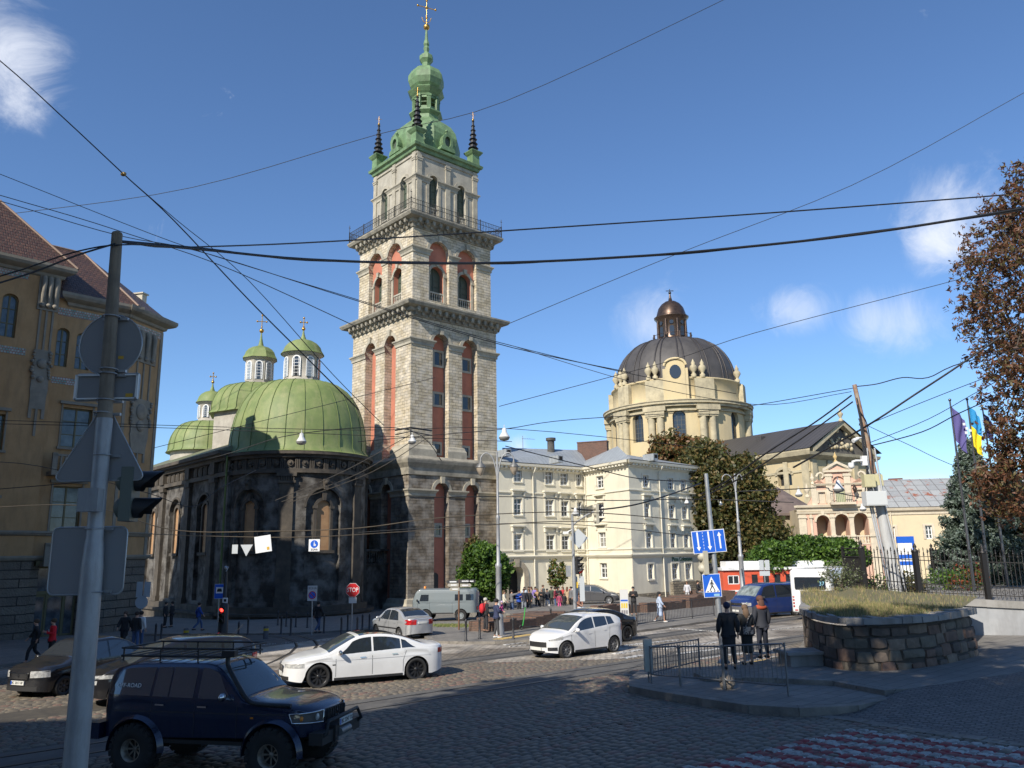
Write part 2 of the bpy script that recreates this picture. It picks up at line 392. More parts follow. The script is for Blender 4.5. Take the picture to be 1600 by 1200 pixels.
  # asphalt of the side street and the strips carrying the tram rails
mb = MB(); gpoly(mb,[gp(*p)for p in((60,1006),(300,1020),(420,1010),(520,996),(600,986),(660,990),(640,966),(560,978),(200,984))],-.05,.006); struct('side_street',mb,asphalt)
def line_pts(a,b,e0,e1):
 A, B = gp(*a), gp(*b); d = (B-A); d.z = 0; d.normalize(); return[A-d*e0,B+d*e1]
t2 = line_pts((700,1083),(1007,1035.5),16,40); t1 = line_pts((700,1035.5),(1100,984),5,30)
mb = MB(); strip(mb,t2,.95,.95,-.05,.004,4); strip(mb,t1,.8,.8,-.05,.005,4); struct('tram_track_bed',mb,asphalt)
railm = mat('rail_steel',(.13,.12,.115),.35,.8); groove = mat('rail_groove',(.02,.018,.016),.9)
def rails(pts,name,curve=False):
 mb = MB()
 for s in((.53,-.47),(-.47,.53))if not curve else((.035,.035),):
  mb.m = 0; strip(mb,pts,s[0],s[1],-.02,.012,1.5)
 for s in((.47,-.41),(-.53,.59))if not curve else((.10,-.04),):
  mb.m = 1; strip(mb,pts,s[0],s[1],-.02,.0085,1.5)
 return struct(name,mb,[railm,groove])
rails(t2,'tram_rails'); rails(t1,'tram_rails')
for c in(((380,1056),(400,1045),(430,1033),(455,1020),(465,1010),(462,1003),(440,996),(400,991)),((455,1040),(487,1021),(497,1008),(492,1001),(470,994),(440,990))):
 rails([gp(*p)for p in c],'tram_rails',True)
 # pavements
def pave(name,front,back,h,m=paving,kh=None,kw=.22):
 f = [gp(px,py,h)for px,py in front]; mb = MB(); gpoly(mb,f+[Vector((*b,0))for b in back],-.1,h-.004); struct(name,mb,m)
 mb = MB(); strip(mb,f,.02,kw,-.1,h,1.0,.006); struct(name.replace('pavement','kerb').replace('island','island_kerb'),mb,kerbm); return f
pave('pavement',[(642,972),(655,985),(683,1001),(730,1002),(775,1001.5),(830,999),(990,985),(1130,966),(1250,950),(1480,925)],[(60,60),(60,160),(-12,160),(-12,78)],.11)
pave('pavement',[(60,1000),(200,990),(345,990),(470,988),(560,983),(580,976),(600,967)],[(-10.5,75),(-10,110),(-60,110),(-60,46)],.11)
pave('pavement',[(-100,1050),(0,1038),(60,1031),(110,1022),(165,1008),(200,996)],[(-27,60),(-35,60),(-35,20)],.10)
isl = [(1016,1046),(1000,1060),(1001,1070),(1045,1078),(1110,1088),(1180,1098),(1245,1102),(1325,1098),(1425,1076)]
ib = [gp(1700,1035,.2),gp(1800,980,.2),Vector((26,34,0)),gp(1256,1000,.2),gp(1240,1024,.2),gp(1130,1040,.2)]
pave('island',isl,[(p.x,p.y)for p in ib],.20,kw=.3)
up = [(1098,1050),(1110,1056),(1215,1058),(1310,1062),(1397,1077)]
ub = [gp(1425,1076,.3),gp(1700,1035,.3),gp(1800,980,.3),Vector((26,33,0)),gp(1262,1000,.3),gp(1250,1022,.3),gp(1105,1047,.3)]
pave('pavement',up,[(p.x,p.y)for p in ub],.31,kw=.25)
# fan-laid small setts ramping up to the pavement, and their border row
T_ = [(1262,1113,.0),(1325,1101,.03),(1425,1076,.305),(1700,1035,.305),(1900,1010,.305)]; B_ = [(1252,1114,.0),(1310,1122,.01),(1400,1136,.012),(1600,1163,.012),(1900,1200,.012)]
mb = MB(); tp_ = [gp(*q)for q in T_]; bt_ = [gp(*q)for q in B_]; vs = []
for a, b in zip(tp_,bt_):vs += [b.lerp(a,k/6)+Vector((0,0,.035*math.sin(math.pi*k/6)))for k in range(7)]
mb.add(vs,[(i*7+j,(i+1)*7+j,(i+1)*7+j+1,i*7+j+1)for i in range(4)for j in range(6)],[(v.x,v.y)for v in vs],True); struct('setts_apron',mb,small_setts)
mb = MB(); strip(mb,[gp(*p)for p in((1240,1113),(1310,1124),(1400,1138),(1600,1167),(1800,1196))],.16,.16,-.05,.035,.34,.012); struct('border_setts',mb,kerbm)
# painted markings
pw = brick('white_road_paint',(.25,.215,.17),(.135,.12,.10),(.05,.045,.04),.30,.17,.022,.62,distort=.10,bump=(1.0,.05),smooth=.7,rot=-TANG+R(90),paint=(.62,.62,.60))
pr = brick('red_road_paint',(.25,.215,.17),(.135,.12,.10),(.05,.045,.04),.30,.17,.022,.62,distort=.10,bump=(1.0,.05),smooth=.7,rot=-TANG+R(90),paint=(.36,.035,.04))
A, B = gp(1342,1141), gp(1600,1171); sd_ = (B-A); sd_.z = 0; sd_.normalize(); sn = Vector((sd_.y,-sd_.x,0)); E1 = gp(1090,1200); E1.z = 0; A.z = 0
ed = (E1-A); wst = .30; kn = int(ed.dot(sn)/wst)+3
def stripe_of(x,y):
 q = Vector((x,y,0))-A; k = q.dot(sn)/wst; kk = int(math.floor(k)); t_ = q.dot(sd_)-ed.dot(sd_)*(k/(ed.dot(sn)/wst));
 return None if k <0 or t_ <-.1 or t_ >14 else kk%2
for nm, par, m in(('white_stripes',0,pw),('red_stripes',1,pr)):
 mb = MB()
 for k in range(par,kn,2):
  s = A+ed*(k*wst/ed.dot(sn)); q = A+ed*((k+1)*wst/ed.dot(sn)); gpoly(mb,[s,q,q+sd_*12,s+sd_*12],-.02,.006)
 struct(nm,mb,m)
 # the near carriageway is laid with separately modelled stones
stm = [mat('cobble_a',(.185,.15,.105),.6,var=((.10,.09,.075),5),bump=(45,.4,.006)),mat('cobble_b',(.12,.10,.074),.55,var=((.14,.125,.10),6),bump=(45,.4,.006)),mat('cobble_c',(.19,.16,.12),.65,var=((.13,.115,.09),5),bump=(45,.4,.006)),mat('cobble_white_painted',(.40,.40,.38),.7,var=((.20,.19,.17),7,.42,.6),bump=(45,.4,.006)),mat('cobble_red_painted',(.25,.03,.035),.7,var=((.12,.06,.05),7,.45,.62),bump=(45,.4,.006)),mat('cobble_pink',(.20,.125,.095),.6,var=((.13,.09,.07),5),bump=(45,.4,.006))]
ux = Vector((math.cos(TANG),math.sin(TANG),0)); uy = Vector((-ux.y,ux.x,0)); lines = [(Vector((t2[0].x,t2[0].y,0)),1.02),(Vector((t1[0].x,t1[0].y,0)),.87)]
islp = [gp(px,py,.2).xy for px,py in isl]; fanp = [v.xy for v in(bt_[0],bt_[1],bt_[2],bt_[3],bt_[4],tp_[4],tp_[2],tp_[0])]
def inside(p,poly):
 c = False
 for i in range(len(poly)):
  a, b = poly[i], poly[i-1]
  if(a[1]>p[1])!=(b[1]>p[1])and p[0] <(b[0]-a[0])*(p[1]-a[1])/(b[1]-a[1])+a[0]:c = not c
 return c
islpoly = list(islp)+[(40,20),(40,40),ib[4].xy,ib[5].xy]
joint = mat('sandy_joint',(.075,.065,.05),.95,var=((.045,.04,.034),3),bump=(30,.5,.01)); V = []; F = []; MI = []
NX = 5
r0 = 0; vv = -6.0
while vv <34:
 rw = random.uniform(.155,.20); uu = -34+random.uniform(0,.3)
 while uu <40:
  ln = random.uniform(.18,.34); c = ux*(uu+ln/2)+uy*(vv+rw/2); uu += ln
  if not(9<c.y<29.5)or abs(c.x) >.66*c.y+2.2 or c.y <11.5:continue
  if any(abs((c-q).dot(uy))<w_ for q,w_ in lines):continue
  if inside(c,islpoly)or inside(c,fanp):continue
  st = stripe_of(c.x,c.y); g = G(c.x,c.y)+(.04*math.sin(c.x*1.3)*math.sin(c.y*.9)*0); hh = random.uniform(.016,.03); tl = random.gauss(0,.006); tw = random.gauss(0,.006); b0 = len(V); gp_ = .009
  for j in range(4):
   for i in range(4):
    fx, fy = i/3*2-1, j/3*2-1; ed_ = max(abs(fx),abs(fy)); z = (0.001 if ed_>.9 else hh+.004*(1-fx*fx)); sx = (ln/2-gp_)*(fx if abs(fx)>.9 else fx*2.15); sy = (rw/2-gp_)*(fy if abs(fy)>.9 else fy*2.1)
    if abs(fx) >.9 and abs(fy) >.9:sx *=.95; sy *=.93
    p = c+ux*sx+uy*sy; V.append((p.x,p.y,G(p.x,p.y)+z+(0 if ed_>.9 else tl*fx+tw*fy)))
  for j in range(3):
   for i in range(3):F.append((b0+j*4+i,b0+j*4+i+1,b0+(j+1)*4+i+1,b0+(j+1)*4+i))
  mb_ = random.choice((0,0,0,1,1,2,5)); bare = random.random() <.03
  for fc_ in F[-9:]:
   q_ = (V[fc_[0]],V[fc_[2]]); st = stripe_of((q_[0][0]+q_[1][0])/2,(q_[0][1]+q_[1][1])/2); MI.append(mb_ if st is None or bare else 3+st)
 vv += rw
me = bpy.data.meshes.new('cobbles'); me.from_pydata(V,[],F); me.polygons.foreach_set('material_index',MI); me.polygons.foreach_set('use_smooth',[True]*len(F))
for m in stm:me.materials.append(m)
me.update(); o = bpy.data.objects.new('cobbles',me); col.objects.link(o); o['kind'] = 'structure'
mb = MB(); gpoly(mb,[(-20,10.5),(21,10.5),(21,29.5),(-21,29.5)],-.02,.0015); struct('joint_bed',mb,joint)
mb = MB()
for a, b, wd in(((1040,981.5),(1122,987),.16),((1122,987),(1190,992),.16),((788,1008),(832,1002.5),.2),((797,1011),(834,1006.5),.14),((1003,1015),(962,1022),.35),((1004,1024),(972,1030),.35),((1060,1000),(975,1009),.3),((1120,1004),(1040,1014),.3),((1148,1011),(1060,1022),.3),((1175,1019),(1090,1031),.3),((1215,1026),(1130,1038),.25),((385,1010),(430,1006),.1),((440,1005.5),(480,1002.5),.1),((495,1001),(530,998),.1),((1200,985),(1400,965),.14)):
 strip(mb,[gp(*a),gp(*b)],wd/2,wd/2,-.02,.02,3)
struct('white_markings',mb,pw)
yl = mat('yellow_tactile_paint',(.55,.38,.12),.8,dirt=((.2,.17,.13),3,.8))
mb = MB(); strip(mb,[gp(778,999,.11),gp(832,991,.11)],.3,.3,.0,.116,3); strip(mb,[gp(1180,962,.11),gp(1120,967,.11)],.2,.2,.0,.116,3); strip(mb,[gp(1148,1040,.2),gp(1222,1027,.2)],.12,.12,.1,.206,3); struct('yellow_markings',mb,yl)
grm = mat('grate_iron',(.05,.04,.035),.6,.7,var=((.10,.06,.04),4))
mb = MB(); A = gp(815,1157); B = gp(1060,1114); d = (B-A); n = int(d.length/.08); u = d.normalized(); nn = Vector((-u.y,u.x,0))
strip(mb,[A,B],.03,.03,-.02,.012,3)
for i in range(n):
 c = A+u*(i*.08); strip(mb,[c-nn*.16,c+nn*.16],.025,.025,-.02,.016,3)
tag(mb.build('drain_grate',grm),'long rusty drain grate set in the cobbles of the near carriageway','drain grate')
# grass verge by the grey van and weeds at the foot of the planter
def tuft_field(mb,pts,n,h,spread=.05):
 P = [Vector((p[0],p[1],0))for p in pts]
 for _ in range(n):
  wts = [random.random()**2+.02 for _ in P]; s = sum(wts); p = sum((q*(w_/s)for q,w_ in zip(P,wts)),Vector()); p += Vector((random.gauss(0,spread),random.gauss(0,spread),0))
  yield p
def grass(name,pts,n,h,zf,m):
 mb = MB()
 for p in tuft_field(mb,pts,n,h):
  z = zf(p.x,p.y); a = random.uniform(0,6.28); l = Vector((math.cos(a),math.sin(a),0))*.012; k = Vector((random.gauss(0,.04),random.gauss(0,.04),h*random.uniform(.5,1.3)))
  b = Vector((p.x,p.y,z)); mb.m = random.choice((0,0,1)); mb.add([b-l,b+l,b+k],[(0,1,2)])
 return tag(mb.build(name,m),kind='stuff')
gb1 = mat('grass_green',(.10,.15,.03),.8); gb2 = mat('grass_straw',(.30,.24,.11),.8)
grass('verge_grass',[gp(644,979,.11),gp(735,982,.11),(gp(735,976,.11)),gp(790,978,.11),gp(644,975,.11)],2500,.13,lambda x,y:G(x,y)+.1,[gb1,gb2])
# -- unseen blocks added off-picture to throw the shade
def plain_block(name,label,x0,x1,y0,y1,h,m):
 t = thing(name,label,'building',((x0+x1)/2,(y0+y1)/2,G((x0+x1)/2,(y0+y1)/2)))
 mb = MB(); z0 = G(x1,y1)-1; z1 = G(x1,y1)+h
 ops = [(x0+2+3.2*i,x0+3.2+3.2*i,z0+2+3.6*j,z0+3.9+3.6*j)for i in range(int((x1-x0-2)/3.2))for j in range(int(h/3.6))]
 mb.M = Matrix.Translation((0,y0,0)); wall(mb,x0,x1,z0,z1,ops,.2)
 mb.M = Matrix.Translation((x1,y0,0))@Matrix.Rotation(R(90),4,'Z'); L = y1-y0
 op2 = [(2+3.2*i,3.2+3.2*i,z0+2+3.6*j,z0+3.9+3.6*j)for i in range(int((L-2)/3.2))for j in range(int(h/3.6))]
 wall(mb,0,L,z0,z1,op2,.2); mb.M = Matrix()
 mb.box(x0+.2,x1-.2,y0+.2,y1-.2,z0,z1-.01); mb.box(x0,x0+.1,y0,y1,z0,z1); mb.box(x0,x1,y1-.1,y1,z0,z1)
 mb.box(x0-.4,x1+.4,y0-.4,y1+.4,z1,z1+.35); mb.build('wall',m,t); return t
OCHRE = mat('ochre_render',(.44,.27,.13),.85,var=((.37,.22,.10),.8),dirt=((.14,.10,.06),2.2,.5,(1,1,.25)),bump=(12,.15))
plain_block('shade_block','unseen ochre block added beyond the left edge to cast shade',-45,-28.3,9,38,29,OCHRE)
b3 = plain_block('shade_block','unseen grey block added behind the viewer on the left to cast shade',-48,-4,-22,-9,24,mat('grey_render',(.30,.29,.27),.85))
# -- left corner building
def vq(mb,a,b,z0,z1):mb.quad((a.x,a.y,z0),(b.x,b.y,z0),(b.x,b.y,z1),(a.x,a.y,z1))
def tri(mb,*p):
 p = [Vector(q)for q in p]; u = (p[1]-p[0]).normalized(); n = u.cross(p[2]-p[0]).normalized(); v = n.cross(u); mb.add(p,[tuple(range(len(p)))],uvs=[((q-p[0]).dot(u),(q-p[0]).dot(v))for q in p])
FL = Fr(0,0,3.3)
_c = gp(219,985); F2_ = Fr(_c.x,_c.y,13); LR_ = -F2_.x(160,985); _k = F2_.M@Vector((-LR_,0,0)); FL = Fr(_k.x,_k.y,43)
ZB = G(_c.x,_c.y)-.6
GREYT = mat('grey_stucco_trim',(.27,.24,.19),.85,var=((.20,.18,.145),2),bump=(10,.25))
rust = brick('rusticated_stone',(.20,.175,.14),(.16,.14,.115),(.04,.036,.03),2.6,.52,.035,.9,distort=.03,bump=(1.0,.10),smooth=.4,dirt=((.09,.08,.065),1.5,.6))
TILE = brick('ornament_tiles',(.42,.42,.38),(.10,.26,.22),(.30,.10,.07),.16,.16,.02,.4,offset=.5,bump=(.2,.01))
ROOFT = brick('brown_roof_tiles',(.115,.062,.042),(.075,.042,.032),(.02,.013,.01),.30,.32,.03,.45,bump=(1.0,.05),smooth=.9)
LB = thing('apartment_building','ornate ochre apartment building with brown tiled roof at the left edge','building',(_c.x,_c.y,G(_c.x,_c.y)))
def rect(F,xl,yt,xr,yb,off=0,ah=0):
 xm = (xl+xr)/2; ym = (yt+yb)/2; return(F.x(xl,ym,off),F.x(xr,ym,off),F.z(xm,yb,off),F.z(xm,yt,off))+((ah,)if ah else())
zc1 = FL.z(130,873); ze = FL.z(160,474,-.6); zfr = FL.z(130,492)
X0 = -16.0; bo = .45; zeb = ze+1.5
bayx1 = FL.x(50,872,-bo)
ent = rect(FL,47,872,122,1010); winA = [rect(FL,87,512,107,573,0,.33),rect(FL,118,520,141,578,0,.33),rect(FL,96,638,142,700),rect(FL,80,760,125,833)]
mb = MB(FL.M); ent = (ent[0]+.3,ent[1],ZB,zc1-.35)
mb.m = 1; wall(mb,bayx1,0,ZB,zc1,[ent],.5)
mb.m = 0; wall(mb,bayx1,0,zc1,ze,winA,.28)
mb.m = 1; wall(mb,X0,bayx1,ZB,zc1,[],.3,y=-bo); mb.quad((bayx1,-bo,ZB),(bayx1,0,ZB),(bayx1,0,zc1),(bayx1,-bo,zc1))
wB = [rect(FL,1,458,27,527,-bo,.4)]; dx = 2.6
wB += [(wB[0][0]-dx*k,wB[0][1]-dx*k,*wB[0][2:])for k in(1,2)]
z3, z2 = FL.z(-10,700,-bo), FL.z(-10,840,-bo)
for k in range(3):wB += [(wB[k][0],wB[k][1],z3-.1,z3+2.1),(wB[k][0],wB[k][1],z2-.1,z2+2.1)]
mb.m = 0; wall(mb,X0,bayx1,zc1,zeb,wB,.28,y=-bo); mb.quad((bayx1,-bo,zc1),(bayx1,2,zc1),(bayx1,2,zeb),(bayx1,-bo,zeb))
mb.M = F2_.M; mb.m = 1; wall(mb,-LR_,0,ZB,zc1,[],.3); mb.m = 0; wall(mb,-LR_,0,zc1,ze,[],.3)
mb.M = Matrix(); pA_ = F2_.M@Vector((0,16,0)); pB_ = FL.M@Vector((X0,16,0)); pC_ = FL.M@Vector((X0,-bo,0)); vq(mb,_c,pA_,ZB,ze); vq(mb,pA_,pB_,ZB,ze); vq(mb,pB_,pC_,ZB,zeb)
mb.build('wall',[OCHRE,rust],LB)
OLIVE = mat('olive_window_frame',(.14,.12,.055),.6); CUR = mat('dim_curtained_glass',(.10,.12,.13),.06,spec=.8,var=((.03,.04,.05),2))
for wdw in winA:window(FL.M,*wdw[:4],.28,LB,OLIVE,CUR,2,3,ah=wdw[4]if len(wdw)>4 else 0,fr=.09)
for wdw in wB:window(FL.M@Matrix.Translation((0,-bo,0)),*wdw[:4],.28,LB,OLIVE,CUR,2,3,ah=wdw[4]if len(wdw)>4 else 0,fr=.09)
# entrance
mb = MB(FL.M); ex0, ex1, ez0, ez1 = ent; mb.box(ex0,ex1,.55,.72,ez0,ez1); dr = mb.build('door',OLIVE,LB); zt = ez1-(ez1-ez0)*.33
mb = MB(FL.M); wd = ex1-ex0
for a, b in((.06,.24),(.34,.66),(.76,.94)):mb.slab(outline(ex0+wd*a,ex0+wd*b,ez0+.9,zt-.25,.18 if a==.34 else 0),.52,.56)
for k in range(3):mb.box(ex0+wd*(.05+.31*k),ex0+wd*(.33+.31*k),.52,.56,zt+.1,ez1-.2)
mb.build('door_glass',CUR,dr)
mb = MB(FL.M); mb.box(ex0,ex1,.45,.6,zt-.1,zt+.03); mb.box(ex0-.3,ex1+.3,-.35,.5,ez1-.02,ez1+.25)
for x in(ex0+wd*.3,ex0+wd*.7):mb.box(x-.04,x+.04,.48,.55,ez0,zt)
mb.build('door_frame',OLIVE,LB)
# trim: string courses, frieze of ornament tiles, cornice, pilasters with stucco, sills
mb = MB(FL.M); c = [(0,0),(.12,.05),(.22,.2),(.22,.3),(0,.32)]
big = [(0,-.5),(.15,-.42),(.2,-.25),(.45,-.15),(.62,-.05),(.70,.12),(.70,.3),(0,.34)]
for z in(zc1-.1,FL.z(130,838)):cornice(mb,bayx1+.22,0,[(a,z+b)for a,b in c],0); cornice(mb,X0,bayx1,[(a,z+b)for a,b in c],-bo)
cornice(mb,bayx1+.75,0,[(a,ze+b)for a,b in big],0); cornice(mb,X0,bayx1,[(a,zeb+b)for a,b in big],-bo)
mb.M = F2_.M
for z in(zc1-.1,FL.z(130,838)):cornice(mb,-LR_,0,[(a,z+b)for a,b in c],0)
cornice(mb,-LR_,0,[(a,ze+b+.003)for a,b in big],0); mb.M = FL.M
for wdw in winA[2:]+[q for q in wB if len(q)<5]:
 yo = -bo if wdw in wB else 0
 mb.box(wdw[0]-.25,wdw[1]+.25,yo-.22,yo+.02,wdw[3]+.2,wdw[3]+.38); mb.box(wdw[0]-.2,wdw[1]+.2,yo-.15,yo+.02,wdw[2]-.15,wdw[2]); mb.box(wdw[0]-.12,wdw[0]-.02,yo-.06,yo+.02,wdw[2],wdw[3]+.2); mb.box(wdw[1]+.02,wdw[1]+.12,yo-.06,yo+.02,wdw[2],wdw[3]+.2)
 # big stucco pilaster at the right of the bay and the fluted one near the corner
def stucco(xa,xb,yo,z0,z1):
 w_ = xb-xa; mb.box(xa,xb,yo-.10,yo+.02,z1-2.3,z1);
 for k in range(3):
  x = xa+w_*(.2+.3*k); mb.tube([(x,yo-.12,z1-.1),(x,yo-.25,z1-.5),(x,yo-.22,z1-1.3),(x,yo-.12,z1-1.9)],[.16,.17,.14,.08],8); mb.ball((x,yo-.16,z1-2.0),.17,8,6)
  mb.box(x-.06,x+.06,yo-.07,yo+.02,z1-4.9,z1-2.3)
 mb.box(xa+w_*.1,xb-w_*.1,yo-.10,yo+.02,z1-7.4,z1-4.9)
 zc = z1-5.8; mb.ball(((xa+xb)/2,yo-.12,zc),(w_*.24,.16,w_*.26),12,8); mb.ball(((xa+xb)/2,yo-.12,zc-1.0),(w_*.18,.12,w_*.18),10,6)
 for s in(-1,1):
  for k in range(9):mb.ball(((xa+xb)/2+s*w_*random.uniform(.32,.46),yo-.12,zc+.7-k*.2),random.uniform(.09,.15),6,4)
  mb.box((xa+xb)/2+s*w_*.3-.09,(xa+xb)/2+s*w_*.3+.09,yo-.08,yo+.02,z1-9.3,z1-7.4)
 mb.slab([(xa+w_*.08,z1-7.4),(xa+w_*.2,z1-8.7),(xb-w_*.2,z1-8.7),(xb-w_*.08,z1-7.4)],yo-.09,yo+.02); mb.box((xa+xb)/2-.07,(xa+xb)/2+.07,yo-.08,yo+.02,z1-10.4,z1-8.7)
stucco(FL.x(46,580,-bo),bayx1-.05,-bo,z0=0,z1=zeb-.4)
mb.build('stucco_trim',GREYT,LB); mb = MB(F2_.M); stucco(-LR_+.7,-.7,0,0,ze-1.0); mb.box(-LR_+.02,-LR_+.3,-.05,.02,zc1,ze-.6); mb.box(-.3,-.02,-.05,.02,zc1,ze-.6)
mb.build('stucco_trim',GREYT,LB)
mb = MB(FL.M); mb.box(bayx1+.05,-.05,-.03,.01,zfr-.3,zfr+.2); zz = FL.z(90,594); mb.box(bayx1+.05,FL.x(118,594),-.03,.01,zz-.22,zz+.22); zz = FL.z(20,425,-bo); mb.box(X0,FL.x(44,440,-bo),-bo-.03,-bo+.01,zz-.3,zz+.3); zz = FL.z(10,546,-bo); mb.box(X0,FL.x(40,546,-bo),-bo-.03,-bo+.01,zz-.22,zz+.22)
mb.M = F2_.M; mb.box(-LR_+.05,-.05,-.03,.01,zfr-.3,zfr+.2)
mb.build('tile_frieze',TILE,LB)
# balconies
for(xl,xr,yb,ytp)in((72,140,738,690),(60,138,878,835)):
 a, b = FL.x(xl,yb), FL.x(xr,yb); z = FL.z((xl+xr)/2,yb,-.5); mb = MB(FL.M); mb.box(a,b,-1.0,.0,z-.25,z); bl = mb.build('balcony',GREYT,LB); mb = MB(FL.M)
 for x in(a+.15,b-.15):mb.box(x-.14,x+.14,-.98,-.72,z,z+1.15)
 for k in range(9):x = a+(b-a)*(k+1)/10; mb.box(x-.05,x+.05,-.95,-.85,z,z+.95); mb.ball((x,-.9,z+.5),(.09,.04,.12),6,4)
 mb.box(a,b,-.98,-.8,z+.95,z+1.08); mb.build('balustrade',GREYT,bl)
 # roof
def W3_(F,x,y,z):p = F.M@Vector((x,y,0)); return Vector((p.x,p.y,z))
ov = .68; e0 = W3_(FL,bayx1+.2,-ov,ze+.3); e1 = W3_(FL,.28,-ov,ze+.3); e2 = W3_(F2_,.6,-.2,ze+.3); e3 = W3_(F2_,.6,16,ze+.3); a_, b_ = FL.px(20,376,4.2), FL.px(131,396,4.2); R1 = W3_(FL,a_[0],4.2,b_[1]); R2 = W3_(FL,b_[0],4.2,b_[1]); R3 = W3_(FL,b_[0]+1,13,b_[1]); R4 = W3_(FL,X0,4.2,b_[1])
mb = MB(); tri(mb,e0,e1,R2,R1); tri(mb,e1,e2,R2); tri(mb,e2,e3,R3,R2); tri(mb,R1,R2,R3,W3_(FL,X0,13,b_[1])); tri(mb,R4,R1,W3_(FL,X0,13,b_[1]))
g0 = W3_(FL,X0,-bo-ov,zeb+.3); g1 = W3_(FL,bayx1+.7,-bo-ov,zeb+.3); g2 = W3_(FL,bayx1+.7,5.5,zeb+.3); c_ = FL.px(-4,310,2.6); h1_ = W3_(FL,c_[0],2.6,c_[1]); h0_ = W3_(FL,X0,2.6,c_[1]); tri(mb,g0,g1,h1_,h0_); tri(mb,g1,g2,h1_); tri(mb,g2,W3_(FL,X0,5.5,zeb+.3),h0_,h1_)
rf = mb.build('roof',ROOFT,LB)
mb = MB(); mb.tube([h1_,g1],.09,6); mb.tube([R2,e1],.09,6); mb.tube([R1,R2],.09,6); mb.tube([h0_,h1_],.09,6); mb.build('ridge_tiles',mat('ridge_clay',(.22,.15,.11),.6),rf)
mb = MB(F2_.M@Matrix.Translation((.3,0,0))); mb.box(-.75,.1,1.5,3.2,ze-.3,ze+1.0); mb.box(-.6,-.0,1.7,3.0,ze+1.0,ze+1.9); mb.box(-.5,-.0,1.9,2.8,ze+1.9,ze+2.6); mb.box(-.6,.1,1.8,2.9,ze+2.6,ze+2.7); mb.build('chimney',mat('cream_plaster',(.50,.46,.37),.8,dirt=((.3,.27,.22),3,.5)),rf)
# -- white corner building
CREAM = mat('cream_render',(.71,.66,.52),.85,var=((.65,.60,.47),.5),dirt=((.42,.38,.30),1.1,.35,(1,1,.35)),bump=(9,.12))
TRIMC = mat('pale_trim',(.68,.64,.52),.8); ROOFG = brick('zinc_roof',(.33,.36,.38),(.29,.32,.34),(.16,.17,.18),.55,60,.02,.42,bump=(.5,.02),dirt=((.20,.21,.22),.7,.5))
RUB = brick('rubble_plinth',(.36,.31,.22),(.22,.19,.145),(.14,.12,.09),.45,.24,.03,.95,distort=.16,bump=(1,.06),smooth=.4)
pbc = at(988,870,80); FC = Fr(pbc.x,pbc.y,46)
lc = FC.x(1093,870); FBt = Fr(pbc.x,pbc.y,152); lb = -FBt.x(917,870); FB = Fr(*(FBt.M@Vector((-lb,0,0))).xy,152)
FA_ = Fr(FB.o.x,FB.o.y,53); la = -FA_.x(778,870); FA = Fr(*(FA_.M@Vector((-la,0,0))).xy,53)
WB = thing('white_building','four-storey cream apartment house with grey tin roof right of the bell tower','building',(pbc.x,pbc.y,G(pbc.x,pbc.y)))
zg = G(pbc.x,pbc.y)-2; zE = FC.z(995,727);
WA = [(803,732,815,752.5),(852,736,863.5,756.5),(875.5,739,887,758),(900.5,740.5,907.5,759),(803,779,815.5,804.5),(852.5,781,865,806),(877,783,888,807),(902,784,909,807.5),(803,835,815.5,860),(853.7,836,866.5,860.3),(878,837,889.5,860.5),(902.5,836,911,860.5),(857,882.5,868,909),(904.5,884,913,909)]
WBb = [(932,744,943,762.5),(934,786,944,808),(935.5,832,947,855),(938,880,949,903)]
WC = [(1004.5,743,1013,761),(1043,747.5,1051.5,764.5),(1063.5,749.5,1071.5,766),(1007,786,1015,808.5),(1045.5,789,1054,809.5),(1066,791,1074,810.5),(1010,832,1018.5,855.5),(1048,833,1055.5,856.5),(1069,834,1076.5,856.5),(1013,881,1021,905),(1050.5,880.5,1060,905),(1071.5,880.5,1080.5,905)]
wmb = MB(); lmb = MB(); plan = []
